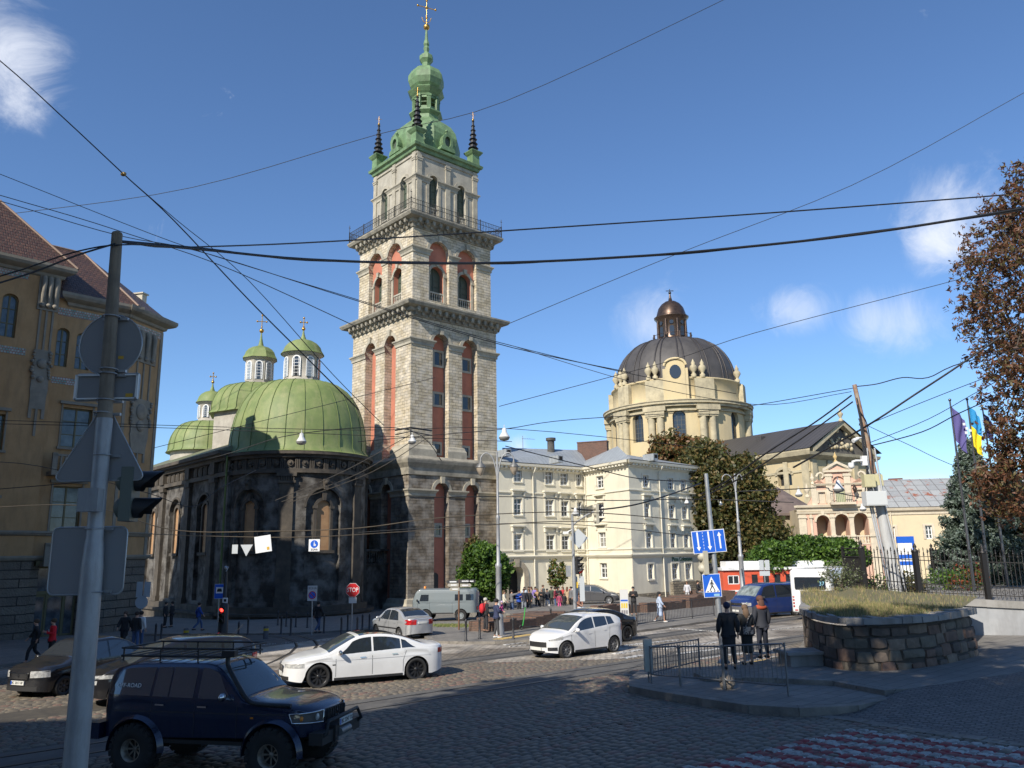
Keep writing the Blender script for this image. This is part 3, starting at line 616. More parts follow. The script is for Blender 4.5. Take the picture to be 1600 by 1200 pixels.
for F, L, W_, nm in((FA,la,WA,'A'),(FB,lb,WBb,'B'),(FC,lc,WC,'C')):
 ops = [rect(F,*q)for q in W_]
 wmb.M = F.M; lmb.M = F.M
 o2 = list(ops)
 if nm =='A':
  ax0, ax1 = F.x(794,905), F.x(819,905); az1 = F.z(806,884); arch_op = (ax0,ax1,zg,az1,(ax1-ax0)/2,1.2); o2.append(arch_op)
 wall(wmb,0,L,zg,zE,o2,.22)
 for i, q in enumerate(ops):
  gl = GLASSL if(i*7+len(nm))%3 ==0 or nm =='A' and i in(0,1,2)else GLASS
  window(F.M,*q[:4],.2,WB,WHITE,gl,2,3,fr=.075,split=2)
  py = W_[i][1]; fl = 4 if py <770 else 3 if py <815 else 2 if py <870 else 1
  lmb.box(q[0]-.14,q[1]+.14,-.12,.015,q[2]-.14,q[2]-.02)
  lmb.box(q[0]-.2,q[0]-.02,-.06,.015,q[2]-.02,q[3]+.18); lmb.box(q[1]+.02,q[1]+.2,-.06,.015,q[2]-.02,q[3]+.18); lmb.box(q[0]-.02,q[1]+.02,-.06,.015,q[3]+.02,q[3]+.18)
  if fl in(2,3):lmb.box(q[0]-.38,q[1]+.38,-.38,.0,q[3]+.78,q[3]+.92); lmb.box(q[0]-.28,q[1]+.28,-.22,.0,q[3]+.68,q[3]+.78); lmb.box(q[0]-.3,q[0]-.12,-.2,0,q[3]+.3,q[3]+.68); lmb.box(q[1]+.12,q[1]+.3,-.2,0,q[3]+.3,q[3]+.68)
 e = .0
 zl1, zl2, zl3 = (FC.z(1040,768.5),FC.z(1000,857),FC.z(1000,867))
 cornice(lmb,e,L,[(0,zl1-.12),(.12,zl1-.06),(.12,zl1+.04),(0,zl1+.06)],0); cornice(lmb,e,L,[(0,zl2-.1),(.1,zl2-.06),(.1,zl2+.04),(0,zl2+.06)],0)
 cornice(lmb,e,L,[(0,zl3-.3),(.15,zl3-.2),(.3,zl3),(.3,zl3+.08),(0,zl3+.14)],0)
 cornice(lmb,0,L,[(0,zE-.25),(.14,zE-.2),(.14,zE+.0),(.62,zE+.18),(.66,zE+.42),(0,zE+.5)],0,ends=True)
 k = int(L/.55)
 for i in range(k):x = (i+.5)*L/k; lmb.box(x-.13,x+.13,-.5,-.1,zE-.08,zE+.14)
wmb.M = Matrix()
rb = FC.M@Vector((lc,0,0)); dB = (FB.M.to_3x3()@Vector((-1,0,0))); rc = rb+dB*13; rd = FB.o+dB*(13-lb); ab = FA.o+Vector((FA.o.x,FA.o.y,0)).normalized()*9
vq(wmb,rb,rc,zg,zE); vq(wmb,rc,rd,zg,zE); vq(wmb,rd,ab,zg,zE); vq(wmb,ab,FA.o,zg,zE)
wmb.build('wall',CREAM,WB); lmb.build('trim',TRIMC,WB)
mb = MB(FA.M); mb.slab(outline(ax0-.5,ax1+.5,zg,az1+.5,(ax1-ax0)/2+.5)[:2]+outline(ax0-.5,ax1+.5,zg,az1+.5,(ax1-ax0)/2+.5)[2:],-.06,-.005)
# ring only: rebuild as arch stones
mb = MB(FA.M); r_ = (ax1-ax0)/2; zs_ = az1-r_; pi_ = arc(ax0,ax1,zs_,r_,12); po = arc(ax0-.55,ax1+.55,zs_,r_+.55,12)
for i in range(12):mb.slab([po[i],pi_[i],pi_[i+1],po[i+1]],-.1,.0)
mb.box(ax0-.55,ax0,-.1,0,zg,zs_); mb.box(ax1,ax1+.55,-.1,0,zg,zs_); mb.slab([((ax0+ax1)/2-.25,az1-.1),((ax0+ax1)/2+.25,az1-.1),((ax0+ax1)/2+.35,az1+.8),((ax0+ax1)/2-.35,az1+.8)],-.22,.0)
pt = mb.build('portal',mat('portal_stone',(.38,.33,.25),.9,var=((.28,.24,.18),3)),WB)
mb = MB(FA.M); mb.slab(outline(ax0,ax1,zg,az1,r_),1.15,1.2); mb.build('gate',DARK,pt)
mb = MB();
for F, L, a in((FB,lb,888),(FC,FC.x(1043,915),912)):
 mb.M = F.M; z = F.z(*((960,926)if F is FB else(1010,927))); mb.box(0,L,-.14,.0,zg,z)
mb.M = FC.M; xq = FC.x(1047,905); mb.box(xq,lc+.2,-.35,-.0,zg,FC.z(1075,908)); mb.build('plinth',RUB,WB)
# roofs
zr0 = zE+.5; o_ = .62
def off(F,L,x):p = F.M@Vector((x,-o_,0)); return Vector((p.x,p.y,zr0))
C1_ = off(FC,lc,-.35); C2_ = off(FC,lc,lc+.5); B1_ = off(FB,lb,-.1); rc_ = Vector((rc.x,rc.y,zr0)); rd_ = Vector((rd.x,rd.y,zr0))
apx = at(965,697,84.5); apy = apx.lerp(Vector((rc.x,rc.y,0)),.45); apy.z = apx.z; a_ = Vector((apx.x,apx.y,apx.z))
mb = MB(); tri(mb,B1_,C1_,a_); tri(mb,C1_,C2_,apy,a_); tri(mb,C2_,rc_,apy); tri(mb,rc_,rd_,a_,apy); tri(mb,rd_,B1_,a_)
A1_ = off(FA,la,-.1); A2_ = off(FA,la,la+.3); ra1 = at(785,693,86.5); ra2 = at(905,709.5,89.5); ra2.z = ra1.z = (ra1.z+ra2.z)/2
tri(mb,A1_,A2_,ra2,ra1); ab_ = Vector((ab.x,ab.y,zr0)); ac_ = ra2*2-A2_; ac_.z = zr0; tri(mb,ra1,ra2,ac_,ab_); tri(mb,ab_,A1_,ra1); tri(mb,A2_,ac_,ra2)
rf = mb.build('roof',ROOFG,WB)
BRK = brick('dark_brickwork',(.20,.09,.06),(.12,.06,.045),(.18,.16,.14),.26,.08,.012,.9,bump=(.8,.02)); STONEG = mat('sooty_stone',(.10,.095,.085),.9,var=((.05,.048,.045),2))
p = at(861,705,87); mb = MB(); zt = zat(p.x,p.y,684.5); mb.cyl((p.x,p.y,zr0),(p.x,p.y,zt-.3),.42,.40,12); mb.cyl((p.x,p.y,zt-.3),(p.x,p.y,zt),.55,.55,12); mb.build('chimney',STONEG,rf)
p = at(902,700,89); q = at(943,700,87); zt = zat(q.x,q.y,688); mb = MB(); F_ = Fr(p.x,p.y,110); L_ = (q-p).length; mb.M = F_.M; mb.box(0,L_,0,.9,zr0-1,zt); mb.box(-.05,L_+.05,-.05,.95,zt,zt+.12); mb.build('chimney',BRK,rf)
for px, py, D in((874,712,80.5),(1022,709,81),(793,702,80)):
 p = at(px,py,D); mb = MB(Fr(p.x,p.y,53).M); mb.box(-.32,.32,-.2,1.3,p.z-.7,p.z+.0); dm = mb.build('dormer',ROOFG,rf); mb = MB(Fr(p.x,p.y,53).M); mb.box(-.2,.2,-.22,-.19,p.z-.45,p.z-.08); mb.build('vent_opening',DARK,dm)
 # drainpipes
for F, pxs in((FA,(834,)),(FB,(919.5,)),(FC,(1035,))):
 for px in pxs:x = max(.15,F.x(px,870)); mb = MB(F.M); mb.tube([(x,-.6,zE+.1),(x,-.55,zE-.1),(x,-.14,zE-.6),(x,-.14,zg)],.07,8); mb.build('drainpipe',TRIMC,WB)
text('Pizza Celentano',.62,FC.M@Matrix.Translation((FC.x(1065.5,872.5),-.05,FC.z(1065.5,873.5)))@Matrix.Shear('XZ',4,(0,0)),mat('green_sign_letters',(.03,.14,.09),.4),WB,.02,scale=(.92,1.0),name='sign_lettering')
# tv aerial
p = at(817,696,85); t = thing('tv_aerial','thin grey television aerial on the tin roof ridge beside the tower','aerial',(p.x,p.y,p.z-.5)); mb = MB(); zt = zat(p.x,p.y,681); mb.cyl((p.x,p.y,p.z-.6),(p.x,p.y,zt),.03); mb.cyl((p.x-.1,p.y,zt-.3),(p.x+1.3,p.y+.3,zt-.35),.02)
for k in range(4):mb.cyl((p.x+.25*k,p.y-.3,zt-.31),(p.x+.25*k,p.y+.4,zt-.31),.012)
mb.build('antenna',mat('dull_metal',(.25,.25,.25),.5,.7),t)
# -- bell tower
TC = (-9.351,82.73); TRZ = R(41.862); TZ = G(*TC)
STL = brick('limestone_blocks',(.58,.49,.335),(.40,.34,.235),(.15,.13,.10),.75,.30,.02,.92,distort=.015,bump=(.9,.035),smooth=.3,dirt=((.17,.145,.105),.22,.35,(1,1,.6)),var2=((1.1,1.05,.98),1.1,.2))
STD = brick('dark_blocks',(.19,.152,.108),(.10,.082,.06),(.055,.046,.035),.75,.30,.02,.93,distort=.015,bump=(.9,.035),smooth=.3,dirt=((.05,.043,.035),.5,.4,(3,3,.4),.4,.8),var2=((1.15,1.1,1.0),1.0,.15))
STU = mat('smooth_grey_stone',(.42,.39,.32),.88,var=((.34,.31,.25),.8),dirt=((.16,.15,.125),.8,.6,(1,1,.4)),bump=(8,.3))
TERR = mat('terracotta_render',(.50,.19,.12),.9,var=((.42,.155,.10),1.2),dirt=((.3,.13,.09),1.0,.4,(1,1,.3)))
CORN = mat('weathered_cornice',(.34,.31,.245),.92,var=((.22,.20,.16),1),dirt=((.08,.073,.06),1.1,.8),bump=(6,.5,.04))
COPP = mat('verdigris_copper',(.17,.28,.135),.6,var=((.12,.19,.09),1.6),dirt=((.05,.07,.035),1.1,.8,(1,1,.5)),bump=(5,.2))
SHUT = mat('green_shutter',(.07,.09,.065),.6)
GOLD = mat('gilded_metal',(.50,.30,.08),.35,.9)
TW = thing('bell_tower','tall square stone bell tower with terracotta niches, balcony and green copper spire','tower',(*TC,TZ),TRZ)
CM = Matrix.Translation((*TC,0))@Matrix.Rotation(TRZ,4,'Z')
def fc(h,k):return CM@Matrix.Rotation(R(90)*k,4,'Z')@Matrix.Translation((0,-h,0))
class FM(Fr):
 def __init__(s,M):s.M = M; s.I = M.inverted()
h1, h2, h3, h4 = 5.68, 5.464, 5.103, 4.076
z1t, z2b, z2t, z3b, z3t, z4b, z4t = 11.9, 12.25, 27.0, 27.95, 36.2, 37.3, 45.3
walls = {k:MB()for k in '1234'}; trim = MB();
g = FM(fc(h2,0)); n2a = rect(g,674,523,698.5,703); n2b = rect(g,719.5,530,744.5,706)
g1 = FM(fc(h1,0)); n1a = rect(g1,673.5,753,696,940); n1b = rect(g1,722,757,744,945)
g3 = FM(fc(h3,0)); n3a = rect(g3,670,378,702,470); n3b = rect(g3,715,392,744,482)
g4 = FM(fc(h4,0)); n4a = rect(g4,666,273,680.5,318); n4b = rect(g4,709.5,290,723.5,333)
def sym(a,b):
 w_ = (a[1]-a[0]+b[1]-b[0])/2; c = (b[0]+b[1]-a[0]-a[1])/4; z0 = min(a[2],b[2]); z1 = (a[3]+b[3])/2; return[(-c-w_/2,-c+w_/2,z0,z1),(c-w_/2,c+w_/2,z0,z1)]
N1, N2, N3, N4 = sym(n1a,n1b), sym(n2a,n2b), sym(n3a,n3b), sym(n4a,n4b)
zg_ = TZ-.8
for k in range(4):
 vis = k in(0,3)
 for key, h, za, zb, N, dep, zlow in(('1',h1,zg_,z1t,N1,.75,zg_+1.6),('2',h2,z2b,z2t,N2,.85,z2b+.02),('3',h3,z3b,z3t,N3,.5,z3b+.35),('4',h4,z4b,z4t,N4,.45,z4b+.5)):
  M = fc(h,k); m = walls[key]; m.M = M
  ops = [(a,b,zlow,d,(b-a)/2)for a,b,c,d in N]
  wall(m,-h,h,za,zb,ops,dep)
  trim.M = M; niche = MB(M)
  for a, b, zl, zt, ah in ops:
   if key in '12':
    niche.slab(outline(a,b,zl,zt,ah),dep,dep+.05)
   zs = zt-ah
   # key stone and archivolt
   if key!='4':trim.slab([((a+b)/2-.16,zt-.1),((a+b)/2+.16,zt-.1),((a+b)/2+.24,zt+.55),((a+b)/2-.24,zt+.55)],-.28,0)
   pi_ = arc(a,b,zs,ah,14); po = arc(a-.34,b+.34,zs,ah+.34,14)
   for i in range(14):trim.slab([po[i],pi_[i],pi_[i+1],po[i+1]],-.08,0)
   # impost band over each pier
  zs = N[0][3]-(N[0][1]-N[0][0])/2
  for xa, xb in((-h,N[0][0]),(N[0][1],N[1][0]),(N[1][1],h)):
   cornice(trim,xa,xb,[(0,zs-.55),(.1,zs-.5),(.1,zs-.28),(.2,zs-.1),(.3,zs),(.3,zs+.12),(0,zs+.16)],0)
   if key =='2':cornice(trim,xa,xb,[(.0,za),(.32,za),(.32,za+.75),(.22,za+.95),(.18,za+1.15),(0,za+1.25)],0)
   if key =='1':cornice(trim,xa,xb,[(.0,za),(.45,za),(.45,za+1.3),(.28,za+1.55),(.22,za+1.9),(0,za+2.0)],0)
   if key =='4':
    w_ = .42;
    for xx in((xa+w_*1.3,xa+w_*0+.01)if xa==-h else(0,0)if xa!=N[1][1]else(xb-.01,xb-w_*1.3)):pass
  if key in '34':
   for i, (a,b,zl,zt,ah)in enumerate(ops):
    if key =='3':
     q = .2; wa, wb2 = a+.42, b-.42; wz = zl+(zt-zl)*.60; r_ = (wb2-wa)/2
     niche.m = 0
     mm = niche; t0 = len(mm.v); wall(mm,a,b,zl,zt-ah,[(wa,wb2,zl,wz,r_)],.6,y=dep); pp = arc(a,b,zt-ah,ah,14)
     mm.add([(x,dep,z)for x,z in pp],[tuple(range(15))[::-1]])
     p1 = arc(wa,wb2,wz-r_,r_,12); p2 = arc(wa-.3,wb2+.3,wz-r_,r_+.3,12)
     for j in range(12):trim.slab([p2[j],p1[j],p1[j+1],p2[j+1]],dep-.12,dep)
     trim.box(wa-.3,wa,dep-.12,dep,zl,wz-r_); trim.box(wb2,wb2+.3,dep-.12,dep,zl,wz-r_); trim.box(wa-.4,wa-.0,dep-.2,dep,wz-r_-.15,wz-r_+.1); trim.box(wb2,wb2+.4,dep-.2,dep,wz-r_-.15,wz-r_+.1)
     trim.slab([((wa+wb2)/2-.14,wz),((wa+wb2)/2+.14,wz),((wa+wb2)/2+.22,wz+.5),((wa+wb2)/2-.22,wz+.5)],dep-.3,dep)
     W = (wa,wb2,zl,wz,r_,dep+.6)
    else:W = (a,b,zl,zt,ah,dep)
    if vis:
     wd = window(M,W[0],W[1],W[2],W[3],W[5],TW,SHUT,SHUT,2,6,W[4],.09)
     bm = MB(M); yb = .12 if key =='4' else dep+.1; zz = zl+(.0)
     bm.box(W[0],W[1],yb-.1,yb+.12,zz,zz+.12); bm.box(W[0],W[1],yb-.1,yb+.12,zz+1.0,zz+1.16)
     nb = 6
     for j in range(nb):
      x = W[0]+(W[1]-W[0])*(j+.5)/nb; bm.lathe([(.05,zz+.12),(.10,zz+.38),(.04,zz+.6),(.08,zz+.85),(.05,zz+1.0)],6,(x,yb))
     bm.build('balustrade',STU,TW)
    else:niche.slab(outline(*W[:5]),W[5]-.02,W[5])
  if niche.f:niche.build('niche_panel',TERR,TW)
  if key =='4':
   for x in(-h+.32,0,h-.32):trim.box(x-.30,x+.30,-.14,0,z4b,z4t-.55); trim.box(x-.36,x+.36,-.2,0,z4t-1.5,z4t-1.3); trim.box(x-.40,x+.40,-.24,0,z4t-1.3,z4t-1.15); trim.box(x-.36,x+.36,-.2,0,z4b,z4b+.6)
   cornice(trim,-h,h,[(0,z4t-.95),(.12,z4t-.9),(.12,z4t-.7),(0,z4t-.66)],0)
   for a, b, zl, zt, ah in ops:
    for s, x in((-1,a),(1,b)):trim.box(x-(.0 if s>0 else.3),x+(.3 if s>0 else 0),-.08,0,z4b,zt-ah); trim.box(x-(.0 if s>0 else.34),x+(.34 if s>0 else 0),-.14,0,zt-ah-.2,zt-ah)
    # small windows in the lower niches
  if vis and k ==0 and key in '12':
   M2 = M@Matrix.Translation((0,dep-.01,0)); G2 = FM(M2)
   lst = ((678,551,690,571),(678,616,690,633),(722,563,733,580),(722,621,734,640),(678,694,687,708),(723,700,731,712))if key =='2' else((680,821,687,836),(724,822,731,837))
   for q in lst:
    xa, xb, zz0, zz1 = rect(G2,*q); bm = MB(M2); e = .22
    bm.box(xa-e,xb+e,-.10,.0,zz1,zz1+e); bm.box(xa-e,xb+e,-.10,.0,zz0-e,zz0); bm.box(xa-e,xa,-.10,.0,zz0,zz1); bm.box(xb,xb+e,-.10,0,zz0,zz1); wn = bm.build('window',STU,TW)
    bm = MB(M2); bm.box(xa,xb,-.03,.0,zz0,zz1); bm.build('pane',GLASS,wn)
   if key =='1':
    xa, xb, zz0, zz1 = rect(G2,674,895,684,926); bm = MB(M2); bm.slab(outline(xa,xb,zz0-.2,zz1,.3),-.08,-.0); bm.build('door',BLACK,TW)
cornerprof = lambda h, z, s = 1.0:[(h,z-.9),(h+.12,z-.85),(h+.15,z-.5),(h+.35*s,z-.4),(h+.42*s,z-.1),(h+.95*s,z+.05),(h+1.1*s,z+.3),(h+1.1*s,z+.45),(h-.3,z+.75)]
cm = MB(CM)
cm.sq([(h1+.02,z1t-1.4),(h1+.14,z1t-1.35),(h1+.14,z1t-.7),(h1+.2,z1t-.6),(h1+.42,z1t-.25),(h1+.48,z1t),(h1+.48,z1t+.12),(h2+.3,z2b+.1),(h2-.2,z2b+.12)])
cm.build('cornice',CORN,TW)
for h, z, n, s in((h2,z2t,13,1.0),(h3,z3t+.3,12,.95)):
 cm = MB(CM); cm.sq(cornerprof(h,z,s))
 for k in range(4):
  cm.M = fc(h,k)
  for i in range(n):
   x = -h+(i+.5)*2*h/n; cm.slab([(x-.16,z-.75),(x+.16,z-.75),(x+.16,z+.02),(x-.16,z+.02)],-.35,0); cm.box(x-.16,x+.16,-.8*s,-.3,z-.35,z+.03)
   cm.ball((x,-.72*s,z-.35),(.16,.12,.18),6,5)
 cm.build('cornice',CORN,TW)
for k, nm in((0,'1'),(1,'2'),(2,'3'),(3,'4')):
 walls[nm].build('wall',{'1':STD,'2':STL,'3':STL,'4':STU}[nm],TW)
trim.build('stone_trim',mat('trim_stone',(.44,.40,.31),.9,var=((.32,.29,.23),1.2),dirt=((.13,.115,.09),.8,.6),bump=(8,.4,.03)),TW)
# balcony railing
mb = MB(); hb = h3+.88; zb = z3t+1.05
for k in range(4):
 mb.M = fc(hb,k); n = 52
 for i in range(n+1):
  x = -hb+2*hb*i/n
  if i%13 ==0:mb.box(x-.04,x+.04,-.04,.04,zb-.35,zb+1.1)
  else:mb.box(x-.013,x+.013,-.013,.013,zb-.3,zb+.95)
  if i <n and i%2 ==0:mb.tube([(x,0,zb),(x+hb*2/n,0,zb+.45),(x,0,zb+.9)],.012,4)
 for z in(zb-.15,zb+.5,zb+.95):mb.box(-hb,hb,-.02,.02,z,z+.04)
for a, b in((-1,-1),(1,-1),(-1,1),(1,1)):mb.M = CM; mb.cyl((a*hb,b*hb,zb),(a*hb,b*hb,zb+1.9),.03); mb.box(a*hb-.12,a*hb+.12,b*hb-.02,b*hb+.02,zb+1.6,zb+1.64)
mb.build('balcony_railing',mat('wrought_iron',(.07,.065,.055),.6,.6),TW)
# copper top
mb = MB(CM); mb.sq([(h4+.05,z4t-.45),(h4+.2,z4t-.4),(h4+.28,z4t-.1),(h4+.5,z4t),(h4+.55,z4t+.28),(h4+.4,z4t+.4),(h4-.6,z4t+.75)])
zz = [zat(*TC,y)for y in(238,226,212,203,197,186,184,180)]
cap = [(3.6,z4t+.6),(3.95,zz[0]-.3),(4.05,zz[0]+.5),(3.9,zz[1]+.25),(3.3,zz[2]+.1),(2.5,zz[3]+.1),(2.0,zz[4]),(1.65,zz[5]-.6),(1.55,zz[5])]
mb.lathe(cap,8,rot=R(22.5),smooth=False)
r8 = R(22.5); zA, zB2, zC, zD = zat(*TC,186), zat(*TC,181), zat(*TC,156), zat(*TC,144)
mb.lathe([(1.5,zA-.2),(1.7,zA),(1.95,zA+.25),(1.95,zA+.4),(1.55,zA+.5),(1.5,zB2+.1)],8,rot=r8,smooth=False)
mb.lathe([(1.55,zC-.15),(1.6,zC),(1.8,zC+.2),(2.05,zC+.5),(2.15,zC+.65),(1.8,zC+.8),(1.7,zD)],8,rot=r8,smooth=False)
rf = mb.build('copper_roof',COPP,TW)
mb = MB(CM)
for i in range(8):
 a = r8+i*R(45); x, y = 1.42*math.cos(a), 1.42*math.sin(a); mb.M = CM@Matrix.Translation((x,y,0))@Matrix.Rotation(a,4,'Z'); mb.box(-.16,.16,-.2,.2,zB2-.1,zC); mb.box(-.2,.2,-.26,.26,zC-.35,zC-.1)
 a2 = a+r8; mb.M = CM@Matrix.Rotation(a2,4,'Z'); mb.slab([(-.05,0)]*0 or[(-.0,zC-.5),(.0,zC-.5),(.0,zC),(-.0,zC)],0,0)if False else None
 mb.box(1.28,1.36,-.35,.35,zB2,zB2+.55); mb.box(1.28,1.36,-.5,.5,zC-.45,zC-.05)
 mb.box(1.30,1.34,-.45,.45,(zB2+zC)/2,(zB2+zC)/2+.06)
mb.build('lantern',COPP,TW)
zo = [zat(*TC,y)for y in(145,140,132,124,115,110,107,104,100,95,89,84,82,76,73,70,66,62,46)]
mb = MB(CM); ro = [1.5,1.85,2.1,2.1,1.7,1.1,.55,.45,.5,.8,.8,.35,.25,.36,.25,.36,.3,.2,.1]
mb.lathe(list(zip(ro,zo)),8,rot=r8,smooth=False); mb.build('onion_dome',COPP,TW)
mb = MB(CM); zb = zat(*TC,42.5); mb.ball((0,0,zb),.38,12,8); zt = zat(*TC,1); mb.cyl((0,0,zb),(0,0,zt),.05,.04)
zx = zat(*TC,12); u = Vector((math.cos(R(0)),math.sin(R(0)),0)); mb.cyl((-.85,.6,zx+.25),(.85,-.6,zx-.25),.05); mb.ball((-.85,.6,zx+.25),.14,8,6); mb.ball((.85,-.6,zx-.25),.14,8,6); mb.ball((0,0,zt),.15,8,6); mb.ball((0,0,zx),.2,8,6); mb.ball((0,0,zat(*TC,28)),.16,8,6)
mb.tube([(-.45,.3,zat(*TC,28)),(-.3,.2,zat(*TC,34)),(0,0,zat(*TC,36)),(.3,-.2,zat(*TC,34)),(.45,-.3,zat(*TC,28))],.05,6)
mb.build('cross',GOLD,TW)
# dormers on the cap and the four corner obelisks
for k in range(4):
 M = fc(3.85,k); mb = MB(M); zc = z4t+1.9
 mb.lathe([(.01,-.0),(.7,0),(.78,.2),(.55,.35),(.5,.3)],14,cap=False)if False else None
 pts = [(.72*math.cos(a),zc+.95*math.sin(a))for a in[i*math.pi/8 for i in range(16)]]; pin = [(.42*math.cos(a),zc+.62*math.sin(a))for a in[i*math.pi/8 for i in range(16)]]
 for i in range(16):mb.slab([pts[i],pts[(i+1)%16],pin[(i+1)%16],pin[i]],-.35,.8)
 mb.slab([(-1.0,zc-1.1),(1.0,zc-1.1),(.8,zc-.6),(-.8,zc-.6)],-.4,.8); mb.box(-.1,.1,-.2,.1,zc+.9,zc+1.2); mb.ball((0,-.05,zc+1.4),.16,8,6)
 dm = mb.build('dormer',COPP,TW); mb = MB(M); mb.slab(pin,-.1,-.05); mb.build('louvre',SHUT,dm)
for i, (a,b)in enumerate(((-1,-1),(1,-1),(1,1),(-1,1))):
 c = (a*(h4-.25),b*(h4-.25)); mb = MB(CM); zb = z4t+.35
 mb.sq([(.55,zb),(.5,zb+.3),(.48,zb+1.2),(.62,zb+1.35),(.78,zb+1.6),(.78,zb+1.7),(.4,zb+1.75)],c); ob = mb.build('pedestal',COPP,TW)
 mb = MB(CM); n = 7; zb += 1.72; H = 3.9
 prof = []
 for j in range(n):r0 = .46*(1-j/n)+.08; prof += [(r0*.9,zb+H*j/n),(r0*.72,zb+H*(j+.75)/n),(r0*1.15,zb+H*(j+.85)/n),(r0*1.0,zb+H*(j+1)/n-.01)]
 mb.lathe(prof,8,c,smooth=False); mb.build('spirelet',BLACK,ob)
 mb = MB(CM); mb.ball((*c,zb+H+.15),.15,8,6); zz_ = zb+H+.2; mb.cyl((*c,zz_),(*c,zz_+.95),.03); q = .25; mb.cyl((c[0]-q,c[1]+q*.7,zz_+.6),(c[0]+q,c[1]-q*.7,zz_+.6),.025); mb.build('cross',GOLD,ob)
 # -- dark church with three green domes
CAZ = -41.86; ca, sa = math.cos(R(CAZ)), math.sin(R(CAZ))
CS = 71.5/68.6; c1 = at(463,800,71.5); C1 = Vector((c1.x,c1.y,0)); AX = Vector((sa,ca,0)); PL = Vector((-ca,sa,0))
CHD = brick('sooty_church_stone',(.05,.042,.033),(.034,.029,.024),(.025,.021,.018),.7,.3,.012,.92,distort=.01,bump=(.7,.02),dirt=((.03,.026,.022),.8,.35,(2.5,2.5,.3),.4,.8),var2=((1.2,1.15,1.05),.9,.1))
CHT = mat('sooty_carved_stone',(.10,.083,.063),.9,var=((.05,.043,.035),1.2),dirt=((.035,.03,.026),.7,.7),bump=(7,.5,.03))
GRD = mat('green_painted_copper',(.20,.25,.08),.6,var=((.12,.165,.055),.7,.3,.7),dirt=((.29,.29,.13),1.3,.75,(1,1,.45)),bump=(2.5,.25,.05))
SEAM = mat('roof_seam',(.10,.14,.035),.6); BOARD = mat('plywood_board',(.40,.24,.12),.85,var=((.32,.18,.09),2),bump=(8,.2)); GREYD = mat('pale_drum_render',(.42,.39,.33),.85,var=((.34,.31,.26),1),dirt=((.18,.17,.14),1.5,.5))
CH = thing('church','dark soot-stained church with three green domes and boarded windows left of the tower','church',(C1.x,C1.y,G(C1.x,C1.y)))
fr = C1-Vector((C1.x,C1.y,0)).normalized()*5.95
RA = 6.0; zgC = G(C1.x,C1.y)-1.0
zEv = zat(fr.x,fr.y,707); zFr1 = zat(fr.x,fr.y,714); zFr0 = zat(fr.x,fr.y,733); zAr = zat(fr.x,fr.y,762); zW1 = zat(fr.x,fr.y,783); zW0 = zat(fr.x,fr.y,860); zPl = zat(fr.x,fr.y,948); zPl0 = zat(fr.x,fr.y,958)
caz = math.atan2(-C1.y,-C1.x)
def cyl_fn(r):return lambda p:(C1.x+(r-p.y)*math.cos(caz+p.x/r),C1.y+(r-p.y)*math.sin(caz+p.x/r),p.z)
mb = MB(); mb.fn = cyl_fn(RA); half = RA*R(125)
def th(px):return math.asin(max(-1,min(1,(px-467)/109.0)))*RA
nich = [(th(397)-1.55,th(397)+1.55),(th(508)-1.55,th(508)+1.55)]
ops = [(a,b,zPl+.3,zAr,(b-a)/2)for a,b in nich]
wall(mb,-half,half,zgC,zEv,ops,.35,sub=.3)
for a, b, c_, d_, ah in ops:
 xm = (a+b)/2; wall(mb,a,b,c_,d_-ah,[(xm-.62,xm+.62,zW0,d_-ah-.0001 if zW1>d_-ah else zW1,0,.3)],.3,sub=.3,y=.35)
 pp = arc(a,b,d_-ah,ah,12)
 for i in range(12):
  (xa,za), (xb,zb) = pp[i], pp[i+1]; mb.quad((xa,.35,d_-ah),(xb,.35,d_-ah),(xb,.35,zb),(xa,.35,za))
mb.build('apse_wall',CHD,CH)
tm = MB(); tm.fn = cyl_fn(RA); bd = []
def cbox(m,x0,x1,y0,y1,z0,z1,s=.4):
 k = max(1,int((x1-x0)/s))
 for i in range(k):a, b = x0+(x1-x0)*i/k, x0+(x1-x0)*(i+1)/k; m.box(a,b,y0,y1,z0,z1)
for a, b, c_, d_, ah in ops:
 xm = (a+b)/2; w_ = .62; zt = min(zW1,d_-ah); b2 = MB(); b2.fn = tm.fn; b2.slab(outline(xm-w_,xm+w_,zW0,zt+w_*.9,w_*.9),.3,.33); wn = b2.build('boarded_window',BOARD,CH)
 b3_ = MB(); b3_.fn = tm.fn; q1 = arc(xm-w_,xm+w_,zt,w_*.9,8); q2 = arc(xm-w_-.25,xm+w_+.25,zt,w_*.9+.25,8)
 for i in range(8):b3_.slab([q2[i],q1[i],q1[i+1],q2[i+1]],.12,.36)
 for s in(-1,1):b3_.box(xm+s*(w_+.12)-.12,xm+s*(w_+.12)+.12,.12,.36,zW0,zt); b3_.box(xm+s*(w_+.14)-.2,xm+s*(w_+.14)+.2,.05,.36,zt-.12,zt+.12)
 b3_.box(xm-w_-.4,xm+w_+.4,.0,.36,zW0-.25,zW0); b3_.slab([(xm-.12,zt+.55),(xm+.12,zt+.55),(xm+.2,zt+1.15),(xm-.2,zt+1.15)],.0,.36); b3_.build('window_surround',CHT,wn)
 p1 = arc(a,b,d_-ah,ah,12); p2 = arc(a-.18,b+.18,d_-ah,ah+.18,12)
 for i in range(12):tm.slab([p2[i],p1[i],p1[i+1],p2[i+1]],-.07,0)
 tm.slab([(xm-.14,d_-.1),(xm+.14,d_-.1),(xm+.22,d_+.75),(xm-.22,d_+.75)],-.3,0); tm.ball((xm,-.25,d_+.45),.22,8,6)
